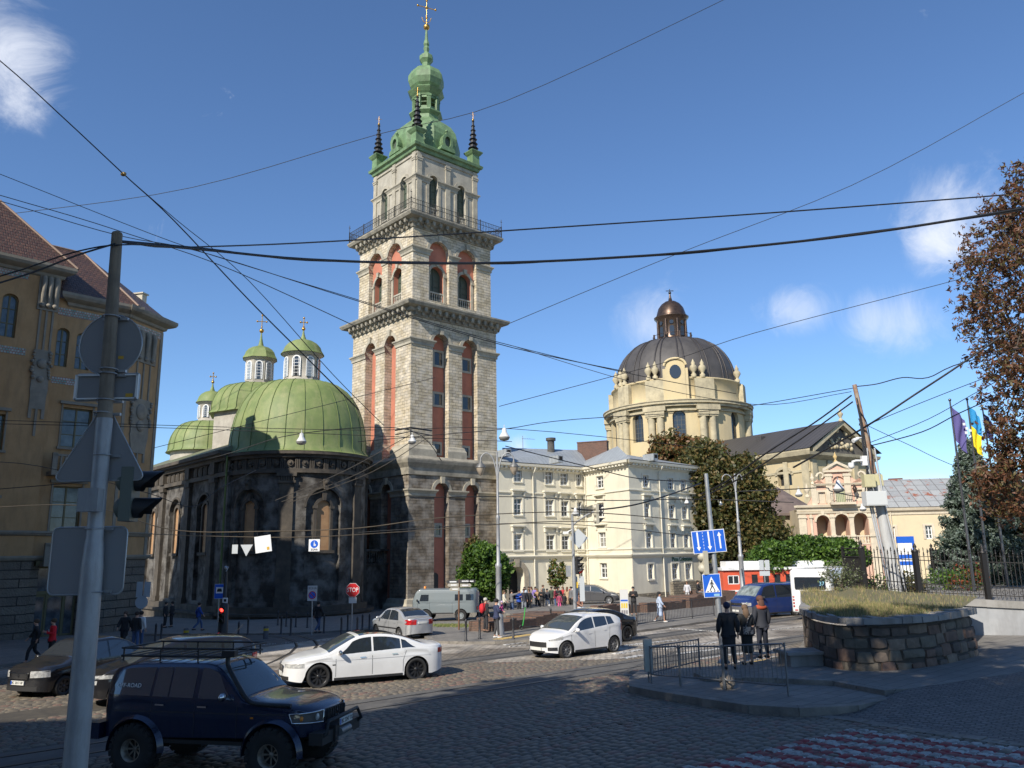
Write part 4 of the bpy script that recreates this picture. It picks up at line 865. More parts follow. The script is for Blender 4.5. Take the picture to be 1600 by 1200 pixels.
for c_ in(th(360)-.3,th(452),th(557),th(360)-4.3,th(557)+4.0):
 tm.box(c_-.55,c_+.55,-.22,0,zPl,zFr0-.3); tm.box(c_-.62,c_+.62,-.3,0,zPl,zPl+.5); tm.box(c_-.68,c_+.68,-.36,0,zFr0-1.15,zFr0-.95); tm.box(c_-.75,c_+.75,-.45,0,zFr0-.6,zFr0-.3)
 for k in range(7):tm.box(c_-.6+.18*k,c_-.5+.18*k,-.36,0,zFr0-.93,zFr0-.62)
for z0, z1, o in((zgC,zPl0-.2,.75),(zPl0-.2,zPl0,.95),(zPl0,zPl,.35),(zFr0-.3,zFr0-.1,.3),(zFr0-.1,zFr0+.05,.22),(zFr1-.05,zFr1+.15,.35),(zFr1+.15,zFr1+.4,.45),(zFr1+.4,zEv-.15,.5),(zEv-.15,zEv+.12,.62)):
 cbox(tm,-half,half,-o,.02,z0,z1,.7)
x = -half+.2; i = 0
while x <half-.6:
 for k in range(3):tm.box(x+.14*k,x+.14*k+.09,-.20,0,zFr0+.05,zFr1-.1)
 tm.lathe([(.28,0),(.28,.1)],8)if False else None
 cx_, cz_ = x+.78, (zFr0+zFr1)/2; pts = [(cx_+.26*math.cos(a),cz_+.26*math.sin(a))for a in[j*math.pi/4 for j in range(8)]]; tm.slab(pts,-.16,0); tm.ball((cx_,-.18,cz_),(.14,.12,.14),6,4)
 x += 1.15
tm.build('carved_trim',CHT,CH)
# nave
hw = 6.3; Ln = 27.0
P0 = C1+PL*hw; P1 = P0+AX*Ln; Q0 = C1-PL*hw; Q1 = Q0+AX*Ln
FN = Fr(P1.x,P1.y,CAZ+180); zN = zEv+.3
mb = MB(FN.M)
Lw = Ln; bays = [(3.0+5.6*k)for k in range(4)]; near = Ln
ops = [];
for px in(316,272,236,210):
 xc = FN.x(px,830); ops.append((xc-1.5,xc+1.5,zPl+.3,zAr,1.5))
ops = sorted([o for o in ops if o[0]>.3]); ok = []
for o in ops:
 if not ok or o[0] >ok[-1][1]+.2:ok.append(o)
ops = ok
wall(mb,0,Lw,zgC,zN,ops,.35)
for a, b, c_, d_, ah in ops:
 mb.add([(x,.35,z)for x,z in outline(a,b,c_,d_,ah)],[tuple(range(len(outline(a,b,c_,d_,ah))))])
mb.M = Matrix(); vq(mb,Q0,Q1,zgC,zN); vq(mb,Q1,P1,zgC,zN); vq(mb,P0,Q0,zgC,zN); mb.build('nave_wall',CHD,CH)
tm = MB(FN.M)
for a, b, c_, d_, ah in ops:
 xm = (a+b)/2; w_ = .55; b2 = MB(FN.M); b2.slab(outline(xm-w_,xm+w_,zW0,zW1+.3,w_),.3,.345); wn = b2.build('boarded_window',BOARD,CH)
 b3_ = MB(FN.M); q1 = arc(xm-w_,xm+w_,zW1+.3-w_,w_,8); q2 = arc(xm-w_-.25,xm+w_+.25,zW1+.3-w_,w_+.25,8)
 for i in range(8):b3_.slab([q2[i],q1[i],q1[i+1],q2[i+1]],.1,.36)
 for s in(-1,1):b3_.box(xm+s*(w_+.12)-.12,xm+s*(w_+.12)+.12,.12,.36,zW0,zW1+.3-w_)
 b3_.box(xm-w_-.4,xm+w_+.4,.0,.36,zW0-.25,zW0); b3_.build('window_surround',CHT,wn)
 p1 = arc(a,b,d_-ah,ah,12); p2 = arc(a-.18,b+.18,d_-ah,ah+.18,12)
 for i in range(12):tm.slab([p2[i],p1[i],p1[i+1],p2[i+1]],-.07,0)
pil = [o[1]+(q[0]-o[1])/2 for o,q in zip(ops,ops[1:])]+[ops[-1][1]+.9,ops[0][0]-.9]
for c_ in pil:
 tm.box(c_-.5,c_+.5,-.3,0,zPl,zFr0-.3); tm.box(c_-.62,c_+.62,-.42,0,zFr0-.7,zFr0-.3); tm.box(c_-.6,c_+.6,-.4,0,zPl,zPl+.5); tm.box(c_-.5,c_+.5,-.45,0,zFr0,zFr1)
for z0, z1, o in((zgC,zPl0-.2,.75),(zPl0-.2,zPl0,.95),(zPl0,zPl,.35),(zFr0-.3,zFr0+.05,.3),(zFr1,zFr1+.3,.4),(zFr1+.3,zN-.15,.75),(zN-.15,zN+.15,1.0)):tm.box(0,Lw,-o,.02,z0,z1)
x = .3
while x <Lw-.6:
 for k in range(3):tm.box(x+.14*k,x+.14*k+.09,-.18,0,zFr0+.05,zFr1-.1)
 tm.box(x+.55,x+.95,-.13,0,zFr0+.15,zFr1-.2); x += 1.15
tm.build('carved_trim',CHT,CH)
# nave roof (green metal) and drums
mb = MB(); o = 1.0
e = [P0+PL*o-AX*.0,P1+PL*o,Q1-PL*o,Q0-PL*o]; r0 = C1+AX*3; r1 = C1+AX*Ln
ev = [Vector((p.x,p.y,zN+.15))for p in e]; rz_ = zN+3.2
tri(mb,ev[1],ev[0],Vector((r0.x,r0.y,rz_)),Vector((r1.x,r1.y,rz_))); tri(mb,ev[3],ev[2],Vector((r1.x,r1.y,rz_)),Vector((r0.x,r0.y,rz_))); tri(mb,ev[2],ev[1],Vector((r1.x,r1.y,rz_))); tri(mb,ev[0],ev[3],Vector((r0.x,r0.y,rz_)))
mb.build('nave_roof',mat('mossy_metal_roof',(.13,.15,.06),.6,var=((.17,.16,.10),1),dirt=((.07,.07,.05),1.5,.6)),CH)
def dome(c,px,pyb,pyt,rd,lan,cap,cross_y,n,lr,drum=None,ribs=16,zb0=None):
 """c world xy; pyb/pyt photo rows of dome base and top; lan=(top row of lantern), cap = top row of little dome"""
 zb, zt, zl, zc_, zx = (zat(c.x,c.y,y)for y in(pyb,pyt,lan,cap,cross_y))
 zb = zb0 or zb; sm = n >12; H = zt-zb; rot = caz+math.pi/n
 prof = [(rd*1.05,zb-.1),(rd*1.0,zb+.05*H)]+[(lr+.3+(rd-lr-.3)*math.cos(t)**.85,zb+.06*H+.94*H*math.sin(t)**.95)for t in[R(a)for a in(6,16,27,38,49,60,70,80,89.9)]]
 mb = MB();
 if drum:
  mb.m = 1; mb.lathe([(rd*.93,drum),(rd*.93,zb)],n,c,rot=rot,smooth=sm); mb.m = 0
 mb.lathe(prof,n,c,rot=rot,smooth=sm)
 dm = mb.build('dome',[GRD,GREYD],CH)
 sm_ = MB(); nr = ribs
 for i in range(nr):
  a = rot+2*math.pi*i/nr; sm_.tube([(c.x+(r+.02)*math.cos(a)*(1 if n>12 or i%(nr//n)==0 else math.cos(math.pi/n)/math.cos(((2*math.pi*i/nr)%(2*math.pi/n))-math.pi/n)),c.y+(r+.02)*math.sin(a)*(1 if n>12 or i%(nr//n)==0 else math.cos(math.pi/n)/math.cos(((2*math.pi*i/nr)%(2*math.pi/n))-math.pi/n)),z)for r,z in prof],.035,4)
 sm_.build('dome_seam',SEAM,dm)
 ln = MB(); ln.lathe([(lr*1.12,zt-.15),(lr*1.12,zt+.15),(lr,zt+.2),(lr,zl-.2),(lr*1.05,zl-.15),(lr*1.2,zl),(lr*1.2,zl+.1)],24 if sm else 8,c,rot=rot,smooth=sm); la_ = ln.build('lantern',GREYD,CH)
 for i in range(8):
  a = rot+math.pi/8+i*math.pi/4; M = Matrix.Translation((c.x,c.y,0))@Matrix.Rotation(a+math.pi/2,4,'Z')@Matrix.Translation((0,-lr*(1.0 if sm else math.cos(math.pi/8)),0))
  hw_ = lr*.19; zz0, zz1 = zt+.45, zl-.4; g_ = MB(M); g_.slab(outline(-hw_,hw_,zz0,zz1,hw_),-.035,.04); wn = g_.build('window',GLASS if i%2 else mat('milky_glass',(.25,.28,.30),.15,spec=.8),la_)
  f_ = MB(M)
  for s in(-.33,.33):f_.box(s*hw_*2-.015,s*hw_*2+.015,-.05,-.03,zz0,zz1-hw_*.3)
  for k in range(1,6):z = zz0+(zz1-zz0)*k/6; f_.box(-hw_,hw_,-.05,-.03,z-.015,z+.015)
  p1 = arc(-hw_,hw_,zz1-hw_,hw_,8); p2 = arc(-hw_-.1,hw_+.1,zz1-hw_,hw_+.1,8)
  for j in range(8):f_.slab([p2[j],p1[j],p1[j+1],p2[j+1]],-.07,0)
  f_.box(-hw_-.1,-hw_,-.07,0,zz0,zz1-hw_); f_.box(hw_,hw_+.1,-.07,0,zz0,zz1-hw_); f_.build('window_frame',WHITE,wn)
 h2_ = zc_-zl; cp = MB(); cp.lathe([(lr*1.28,zl+.05),(lr*1.22,zl+.2)]+[(lr*1.12*math.cos(R(a))+.05,zl+.2+(h2_-.2)*math.sin(R(a)))for a in(8,25,42,60,75,89)],24 if sm else 8,c,rot=rot,smooth=sm)
 sp = zx-zc_; cp.lathe([(.32,zc_-.05),(.2,zc_+sp*.12),(.12,zc_+sp*.25),(.06,zc_+sp*.42)],8,c); cp.build('cupola',GRD,CH)
 cr = MB(); cr.ball((c.x,c.y,zc_+sp*.5),sp*.055+.06,10,7); cr.cyl((c.x,c.y,zc_+sp*.4),(c.x,c.y,zx),.045); q = sp*.14; zy = zc_+sp*.80; d_ = Vector((math.cos(caz+math.pi/2),math.sin(caz+math.pi/2),0))
 for s in(-1,1):cr.cyl((c.x,c.y,zy),(c.x+s*q*d_.x,c.y+s*q*d_.y,zy),.04); cr.ball((c.x+s*q*d_.x,c.y+s*q*d_.y,zy),.1,8,6)
 cr.ball((c.x,c.y,zx),.1,8,6); cr.ball((c.x,c.y,zc_+sp*.62),.09,8,6); cr.build('cross',GOLD,CH)
c2 = C1+AX*9.2; c3 = C1+AX*21.4
dome(C1,467,692,600,5.98,556,531,497,48,1.54,ribs=24,zb0=zEv+.35)
dome(c2,397,650,603,4.53,563,541,493,8,1.4,drum=zN+1.0,ribs=24)
dome(c3,320,708,661,4.17,631,611,583,48,1.3,drum=zN,ribs=20)
mb = MB(); c = Vector((fr.x,fr.y,0)); pp = P0+PL*.3-AX*.2; mb.tube([(pp.x,pp.y,zEv),(pp.x,pp.y,zgC)],.09,6); mb.build('drainpipe',SEAM,CH)
# link wall with balustrade between the apse and the tower
pA, pB = at(563,900,74.5), at(600,900,78); FW_ = Fr(pA.x,pA.y,math.degrees(math.atan2(pB.x-pA.x,pB.y-pA.y))); L_ = (pB-pA).length+2; z = FW_.z(575,884)
mb = MB(FW_.M); mb.box(-2,L_,0,.6,zgC,z); mb.box(-2,L_,-.12,.7,z,z+.2); mb.box(-2,L_,-.1,.6,z+1.3,z+1.5)
mb.box(-4,L_+2,4.5,5,zgC,zEv-2)
for i in range(16):mb.lathe([(.07,z+.2),(.14,z+.5),(.05,z+.8),(.12,z+1.15),(.07,z+1.3)],6,(-1.8+i*.38,.2))
mb.build('link_wall',CHD,CH)
# low metal roof joining apse cornice and dome
mb = MB(); mb.lathe([(RA+.64,zEv+.1),(5.7,zEv+.5)],48,(C1.x,C1.y),cap=False); mb.build('apse_roof',GRD,CH)
# -- domed baroque church far behind
YEL = mat('yellow_church_render',(.56,.45,.25),.88,var=((.50,.41,.25),.25),dirt=((.33,.28,.18),.35,.6,(1,1,.4)),bump=(5,.2))
YST = mat('yellow_church_stone',(.50,.43,.28),.88,var=((.38,.33,.22),.8),dirt=((.14,.12,.09),.9,.5),bump=(5,.3))
LEAD = mat('lead_dome',(.08,.073,.068),.6,.1,var=((.05,.046,.044),.4),dirt=((.11,.10,.095),.8,.4,(1,1,.3)))
LRIB = mat('lead_rib',(.045,.04,.04),.5,.2); OLDC = mat('old_bronze_copper',(.13,.085,.06),.35,.7,var=((.07,.05,.04),1.5))
dc = at(1061,700,150); DC = Vector((dc.x,dc.y,0)); T_ = Matrix.Translation(DC); dca = math.atan2(-DC.y,-DC.x)
DK_ = thing('domed_church','yellow baroque church drum with huge dark lead dome and bronze lantern behind the trees','church',(DC.x,DC.y,G(DC.x,DC.y)))
zd = lambda y:zat(DC.x,DC.y,y)
RD = 12.6; zb_d, zc_d, za_d, zt_d = zd(745), zd(652), zd(613), zd(537)
phw = lambda px:math.asin(max(-.99,min(.99,(px-1061)/110.0)))
wins = [phw(1000),phw(1064),phw(1149),phw(964)]
def dfn(r):return lambda p:(DC.x+(r-p.y)*math.cos(dca+p.x/r),DC.y+(r-p.y)*math.sin(dca+p.x/r),p.z)
zw1, zw0 = zd(658), zd(700); half = math.pi*RD
allw = sorted(set([round(a+k*math.pi*2/8-(0),4)for a in(phw(1064),)for k in range(-3,5)]))
allw = [phw(1000),phw(1064),phw(1149),phw(964)-.1]+[phw(1149)+.75*k for k in range(1,5)]
ops = sorted([((a)*RD-1.15,(a)*RD+1.15,zw0,zw1,1.15)for a in allw if abs(a)*RD<half-2]); ok = []
for o in ops:
 if not ok or o[0] >ok[-1][1]+.5:ok.append(o)
mb = MB(); mb.fn = dfn(RD); wall(mb,-half,half,zb_d-12,zc_d,ok,.7,sub=1.0); mb.build('drum_wall',YEL,DK_)
for o in ok:
 if abs(o[0]/RD) <1.7:window(Matrix(),*o[:4],.65,DK_,mat('dark_muntin',(.10,.10,.09),.7),GLASS,3,6,o[4],.12,fn=dfn(RD))
tm = MB(); tm.fn = dfn(RD)
cps = [phw(963)+.22,phw(985),phw(1027),phw(1040),phw(1103),phw(1121),phw(1166),phw(1170)+.25]
for a in[phw(976),phw(983),phw(1023),phw(1036),phw(1098),phw(1112),phw(1167)]+[1.5,1.9,2.05,-1.55,-1.7]:
 x = a*RD;
 for k in range(1):tm.lathe([(.62,0),(.62,0)],4)if False else None
 r_ = .62; pts = [(x+r_*math.cos(t),-.35+r_*math.sin(t))for t in[i*math.pi/5 for i in range(10)]]
 n = 10; tm.add([(p[0],p[1],z)for z in(zb_d-12,zc_d-1.7)for p in pts],[(i,(i+1)%n,n+(i+1)%n,n+i)for i in range(n)],smooth=True)
 tm.box(x-.85,x+.85,-1.15,.1,zc_d-1.7,zc_d-.9); tm.box(x-.8,x+.8,-1.0,.1,zc_d-2.0,zc_d-1.7); tm.box(x-1.1,x+1.1,-1.3,.1,zc_d-.9,zc_d)
 tm.box(x-.9,x+.9,-.25,.6,zc_d+.9,za_d)
for z0, z1, o in((zc_d-.9,zc_d-.5,.35),(zc_d-.1,zc_d+.35,.9),(zc_d+.35,zc_d+.8,1.3),(zc_d+.8,zc_d+.95,1.45)):cbox(tm,-half,half,-o,.1,z0,z1,1.2)
tm.build('stone_trim',YST,DK_)
mb = MB(); ra = RD-.6; mb.lathe([(ra+.4,zc_d+.5),(ra,zc_d+.9),(ra,za_d),(ra+.3,za_d+.1),(ra+.3,za_d+.35),(ra-1,za_d+.6)],56,DC.xy,cap=False); mb.build('attic_wall',YEL,DK_)
rdm = 11.4; Hd = zt_d-za_d; prof = [(3.0+(rdm-3.0)*math.cos(R(a))**.9,za_d+.2+(Hd)*math.sin(R(a))**.95)for a in(0,8,16,24,32,40,48,56,64,72,80,88)]
mb = MB(); mb.lathe(prof,64,DC.xy,cap=False); dm = mb.build('dome',LEAD,DK_)
mb = MB()
for i in range(16):
 for s in(-1,1):
  pts = []
  for j, (r,z)in enumerate(prof):a = dca+(i+.3)*math.pi/8+s*.055*(1-.5*j/12); pts.append((DC.x+(r+.05)*math.cos(a),DC.y+(r+.05)*math.sin(a),z))
  mb.tube(pts,.13,5)
mb.build('dome_rib',LRIB,dm)
for px, py in((999,578),(1132,571)):
 a = math.asin((px-1052)/100.0); z = zd(py+6); r = 9.3; M = Matrix.Translation((DC.x+r*math.cos(dca+a),DC.y+r*math.sin(dca+a),z))@Matrix.Rotation(dca+a+math.pi/2,4,'Z')
 mb = MB(M); mb.slab(outline(-.9,.9,-1,.9,.9),-.7,2.5); mb.slab(outline(-1.15,1.15,.0,1.2,1.15),-.95,-.6); d_ = mb.build('dormer',LEAD,dm); mb = MB(M); mb.slab(outline(-.55,.55,-.6,.6,.5),-.99,-.9); mb.build('pane',GLASS,d_)
zl0, zl1 = zt_d, zd(497); mb = MB(); c = DC.xy
mb.lathe([(3.7,zl0-.6),(3.9,zl0-.1),(3.9,zl0+.3),(2.9,zl0+.4),(2.75,zl0+.9),(2.7,zl1-1.2),(2.9,zl1-.9),(2.95,zl1-.6),(3.3,zl1-.2),(3.4,zl1),(2.9,zl1+.3)],16,c)
zk = zd(470); h = zk-zl1; mb.lathe([(2.9,zl1+.3)]+[(2.75*math.cos(R(a))+.05,zl1+.3+h*.9*math.sin(R(a)))for a in(10,30,50,68,82)]+[(.25,zk+.6),(.1,zk+1.6)],16,c)
for i in range(8):
 a = dca+math.pi/8+i*math.pi/4; x, y = DC.x+2.85*math.cos(a), DC.y+2.85*math.sin(a); mb.cyl((x,y,zl0+.3),(x,y,zl1-.8),.28,.22,8); x, y = DC.x+3.75*math.cos(a), DC.y+3.75*math.sin(a); mb.cyl((x,y,zl0+.2),(x,y,zl0+1.6),.18,.18,6)
mb.tube([(DC.x+3.75*math.cos(a),DC.y+3.75*math.sin(a),zl0+1.35)for a in[i*math.pi/16 for i in range(33)]],.05,4)
ln = mb.build('lantern',OLDC,DK_)
for i in range(8):
 a = dca+i*math.pi/4; M = Matrix.Translation(DC)@Matrix.Rotation(a+math.pi/2,4,'Z')@Matrix.Translation((0,-2.74,0)); mb = MB(M); mb.slab(outline(-.42,.42,zl0+1.0,zl1-2.2,.42),-.06,.1); mb.slab([(.4*math.cos(t),zl1-1.5+.4*math.sin(t))for t in[k*math.pi/4 for k in range(8)]],-.12,.1); mb.build('window',GLASS,ln)
mb = MB(); zx0, zx1 = zk+1.3, zd(452); mb.ball((DC.x,DC.y,zx0+.3),.3,8,6); mb.cyl((DC.x,DC.y,zx0),(DC.x,DC.y,zx1),.09); zy = zx0+(zx1-zx0)*.68; mb.cyl((DC.x-.75,DC.y,zy),(DC.x+.75,DC.y,zy),.08); mb.build('cross',BLACK,DK_)
for px in(962,971,978,1019,1030,1091,1105,1163):
 a = phw(px); r = RD-.5; x, y = DC.x+r*math.cos(dca+a), DC.y+r*math.sin(dca+a); mb = MB(); mb.lathe([(.45,za_d+.3),(.5,za_d+.8),(.25,za_d+1.0),(.3,za_d+1.2),(.7,za_d+1.9),(.6,za_d+2.3),(.3,za_d+2.6),(.4,za_d+2.9),(.15,za_d+3.3),(.05,za_d+3.6)],8,(x,y)); mb.build('stone_vase',YST,DK_)
a = phw(1062); M = Matrix.Translation(DC)@Matrix.Rotation(dca+a+math.pi/2,4,'Z')@Matrix.Translation((0,-RD+.3,0)); zo_ = zd(603); mb = MB(M); mb.slab(outline(-1.7,1.7,zc_d+.9,zo_+2.3,1.2),-.5,1.2); mb.box(-2.2,-1.7,-.4,1,zc_d+.9,zo_+.6); mb.box(1.7,2.2,-.4,1,zc_d+.9,zo_+.6); mb.tube([(x,-.6,z)for x,z in arc(-1.9,1.9,zo_+1.1,1.3,10)],.25,6); d_ = mb.build('oval_dormer',YEL,DK_)
mb = MB(M); mb.slab([(1.0*math.cos(t),zo_+1.25*math.sin(t))for t in[k*math.pi/8 for k in range(16)]],-.62,-.45); mb.build('pane',GLASS,d_)
# -- nave with dark tin gable roof
NAVR = brick('dark_tin_roof',(.075,.068,.062),(.06,.055,.05),(.025,.022,.02),.8,80,.05,.5,bump=(.6,.03));
pn = at(1272,800,112); FNV = Fr(pn.x,pn.y,148); Ln2 = -FNV.x(1120,800); FNV = Fr(*(FNV.M@Vector((-Ln2,0,0))).xy,148)
NV = thing('church_nave','yellow church nave with long dark tin gable roof right of the big chestnut','church',(pn.x,pn.y,G(pn.x,pn.y)))
znE = FNV.z(1240,715); zng = G(pn.x,pn.y)-1; FG = Fr(pn.x,pn.y,58); Lg = FG.x(1368,780); Lg = min(Lg,17)
wn_ = rect(FNV,1215,733,1237,759)
wn_ = (wn_[0],wn_[1],wn_[2],wn_[3],.9)
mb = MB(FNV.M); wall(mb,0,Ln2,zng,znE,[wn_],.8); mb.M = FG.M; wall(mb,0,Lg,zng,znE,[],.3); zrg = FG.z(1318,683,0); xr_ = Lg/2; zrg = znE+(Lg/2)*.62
mb.m = 1; mb.add([(0,0,znE),(Lg,0,znE),(xr_,0,zrg)],[(0,1,2)]); mb.m = 0; mb.quad((Lg,0,zng),(Lg,40,zng),(Lg,40,znE),(Lg,0,znE)); mb.build('wall',[YEL,mat('dark_gable',(.13,.12,.10),.9,var=((.07,.065,.06),.8))],NV)  # gable triangle gets a darker colour than the wall below
window(FNV.M,*wn_[:4],.75,NV,BLACK,GLASS,4,6,.9,.1)
tm = MB(FNV.M); cornice(tm,0,Ln2,[(0,znE-2.3),(.15,znE-2.2),(.15,znE-1.9),(0,znE-1.85)],0); cornice(tm,0,Ln2,[(0,znE-.5),(.2,znE-.4),(.9,znE+.1),(1.1,znE+.7),(1.1,znE+.9),(0,znE+1.0)],0)
tm.box(Ln2-1.3,Ln2-.1,-.2,0,zng,znE-.5); tm.box(Ln2-4.5,Ln2-3.7,-.2,0,zng,znE-.5)
p1 = arc(wn_[0],wn_[1],wn_[3]-.9,.9,8); p2 = arc(wn_[0]-.4,wn_[1]+.4,wn_[3]-.9,1.3,8)
for i in range(8):tm.slab([p2[i],p1[i],p1[i+1],p2[i+1]],-.15,0)
tm.M = FG.M; cornice(tm,0,Lg,[(0,znE-.5),(.2,znE-.4),(.9,znE+.1),(1.0,znE+.5),(0,znE+.6)],0)
for s in(0,1):
 xa, xb = (0,xr_)if not s else(Lg,xr_); tm.add([(xa,0,znE+.4),(xa,-.9,znE+.4),(xb,-.9,zrg+.3),(xb,0,zrg+.3),(xa,0,znE+1.1),(xa,-.9,znE+1.1),(xb,-.9,zrg+1.0),(xb,0,zrg+1.0)],[(0,1,2,3),(7,6,5,4),(1,5,6,2),(0,4,5,1)])
for x in(.8,4.2,Lg-4.2,Lg-.8):tm.box(x-.5,x+.5,-.25,0,zng,znE-.5)
for k in range(40):tm.ball((xr_+random.uniform(-2.6,2.6),-.1,znE+1.4+abs(random.gauss(0,1.1))),random.uniform(.15,.35),6,4)
tm.build('stone_trim',YST,NV)
mb = MB(FG.M); e = 1.2; e0 = (-e,-1.1,znE+.95); e1 = (Lg+e,-1.1,znE+.95); rg = (xr_,-1.1,zrg+1.0); b = Ln2+6
mb.add([e0,(-e,b,znE+.95),(xr_,b,zrg+1.0),rg],[(3,2,1,0)],uvs=[(0,0),(b,0),(b,9),(0,9)]); mb.add([e1,(Lg+e,b,znE+.95),(xr_,b,zrg+1.0),rg],[(0,1,2,3)],uvs=[(0,0),(b,0),(b,9),(0,9)])
mb.box(xr_-2.7,xr_-1.6,12,13,zrg-1.2,zrg+.2); mb.build('roof',NAVR,NV)
def urn(name,x,y,z,h,m,par):
 mb = MB(); s = h/3.6; mb.lathe([(a*s,z+b*s)for a,b in((.6,0),(.6,.5),(.25,.7),(.3,1.0),(.75,1.8),(.7,2.1),(.35,2.4),(.4,2.7),(.2,3.1),(.05,3.6))],10,(x,y)); return mb.build(name,m,par)
q = FG.M@Vector((xr_,-.6,0)); urn('stone_urn',q.x,q.y,zrg+.9,2.0,YST,NV)
# lower round chapel with brown conical roof between nave and pink front
pc = at(1215,830,103); mb = MB(); C_ = Vector((pc.x,pc.y,0)); zr1 = zat(pc.x,pc.y,806); mb.lathe([(5.0,zng),(5.0,zr1)],14,C_.xy,smooth=False); ca_ = mb.build('chapel_wall',mat('tan_plaster',(.38,.32,.22),.9,dirt=((.2,.17,.12),.6,.5)),NV)  # chapel wall in tan plaster with random dirt patches
mb = MB(); mb.lathe([(5.6,zr1-.2),(5.6,zr1+.1),(.5,zr1+3.6)],14,C_.xy,smooth=False); mb.build('chapel_roof',mat('brown_tin_roof',(.17,.13,.11),.7,var=((.12,.09,.08),1)),NV)
# -- pink chapel front
PINK = mat('pink_render',(.62,.39,.28),.88,var=((.57,.36,.27),.7),dirt=((.48,.36,.28),1.2,.4)); PCR = mat('cream_mouldings',(.62,.54,.40),.88,var=((.52,.45,.34),1),dirt=((.30,.26,.20),1.3,.5)); PWL = mat('pale_yellow_render',(.64,.52,.33),.88,var=((.58,.48,.32),.5),dirt=((.45,.38,.26),.8,.4))
pp = at(1251,850,92); FP = Fr(pp.x,pp.y,100)
PK = thing('pink_chapel','pink and cream baroque chapel front with three-arched loggia and balustrade','church',(pp.x,pp.y,G(pp.x,pp.y)))
X = lambda px, py = 840:FP.x(px,py); Z = lambda px, py:FP.z(px,py)
Lp = X(1380); zgp = G(pp.x,pp.y)-1.0; zc1p = Z(1300,794); zbt, zbb = Z(1300,838), Z(1300,851)
arches = []
for a, b, tpy in((1277,1298,805),(1306,1328,803),(1336,1358,801)):arches.append((X(a,830),X(b,830),zbb,Z((a+b)/2,tpy),(X(b,830)-X(a,830))/2,2.2))
mb = MB(FP.M); wall(mb,0,Lp,zgp,zc1p,arches,2.2); w0 = mb
hd = [(X(1270,760),X(1370,760))]
zs1 = Z(1300,757); xl, xr2 = X(1275,770), X(1350,770)
nich = [rect(FP,1279,769,1290,786),rect(FP,1306,765,1321,786),rect(FP,1337,765,1348,782)]
wall(mb,xl,xr2,zc1p,zs1,nich,.25)
za_, zb_2 = Z(1308,736), zs1; xm1, xm2 = X(1291,750), X(1327,750)
nch = [(X(1301,750),X(1319,750),zs1,Z(1310,744),(X(1319,750)-X(1301,750))/2,.2)]
wall(mb,xm1,xm2,zs1,za_,nch,.2); xmm = (xm1+xm2)/2
mb.slab([(xm1,za_+.01),(xm2,za_+.01),(xmm,Z(1308,727))],0,.6)
for s, xo, xi in((-1,xl+.3,xm1),(1,xr2-.3,xm2)):
 pts = [(xi,zs1),(xi,zs1+(za_-zs1)*.75),(xi+s*.5,zs1+(za_-zs1)*.35),(xi+s*1.4,zs1+(za_-zs1)*.18),(xo,zs1+(za_-zs1)*.42),(xo+s*.25,zs1+.15),(xo,zs1)]
 mb.slab(pts if s>0 else pts[::-1],0,.5)
mb.box(xl,xr2,.3,.6,zc1p,zs1-.01); mb.box(xm1,xm2,.25,.6,zs1,za_)
for s, x0_, x1_ in((-1,X(1258,790),xl),(1,X(1366,790),xr2)):pts = [(x0_,zc1p),(x1_,zc1p),(x1_,zc1p+2.6),((x0_+x1_)/2,zc1p+1.0)]; mb.slab(pts if s<0 else pts[::-1],0,.5)
mb.build('front_wall',PINK,PK)
mb = MB(FP.M); mb.box(0,Lp,2.2,2.4,zgp,zc1p); mb.box(0,.15,0,6,zgp,zc1p); mb.box(Lp-.15,Lp,0,6,zgp,zc1p); mb.box(0,Lp,.02,2.2,zc1p-.3,zc1p-.02); mb.box(0,Lp,.05,2.2,zbb-.3,zbb); mb.build('loggia_wall',PWL,PK)
tm = MB(FP.M); gp_ = zc1p
cornice(tm,0,Lp,[(0,gp_-.35),(.12,gp_-.3),(.15,gp_),(.4,gp_+.12),(.45,gp_+.35),(0,gp_+.42)],0); z5 = Z(1300,802); cornice(tm,0,Lp,[(0,z5-.1),(.15,z5),(.2,z5+.2),(0,z5+.25)],0)
for xa, xb in[(0,X(1262)),(X(1268),X(1271.5)),(arches[0][1]+.05,arches[1][0]-.05),(arches[1][1]+.05,arches[2][0]-.05),(arches[2][1]+.05,arches[2][1]+.9)]:
 tm.box(xa,xb,-.15,.0,zgp,z5-.1); tm.box(xa-.08,xb+.08,-.24,0,z5-.5,z5-.3); tm.box(xa-.08,xb+.08,-.28,0,zbt-.1,zbt+.15)
for a, b, c_, d_, ah, _ in arches:
 tm.box(a,b,-.05,.2,zbt-.08,zbt+.06); tm.box(a,b,-.05,.2,zbb,zbb+.15); n = 5
 for j in range(n):tm.lathe([(.08,zbb+.15),(.15,zbb+.35),(.06,zbb+.6),(.10,zbt-.1)],6,(a+(b-a)*(j+.5)/n,.08))
 p1 = arc(a,b,d_-ah,ah,12); p2 = arc(a-.22,b+.22,d_-ah,ah+.22,12)
 for i in range(12):tm.slab([p2[i],p1[i],p1[i+1],p2[i+1]],-.1,0)
 tm.slab([((a+b)/2-.12,d_),((a+b)/2+.12,d_),((a+b)/2+.2,d_+.45),((a+b)/2-.2,d_+.45)],-.2,0)
for x in(X(1296,770),X(1325,770)):tm.box(x-.35,x+.35,-.18,.0,zc1p+.4,za_-.3); tm.box(x-.45,x+.45,-.25,0,za_-.6,za_-.35)
for x in(X(1272,775),X(1352,775)):tm.box(x-.3,x+.3,-.12,.0,zc1p+.4,zs1)
cornice(tm,xl,xr2,[(0,zs1-.15),(.2,zs1-.1),(.3,zs1+.1),(0,zs1+.15)],0)
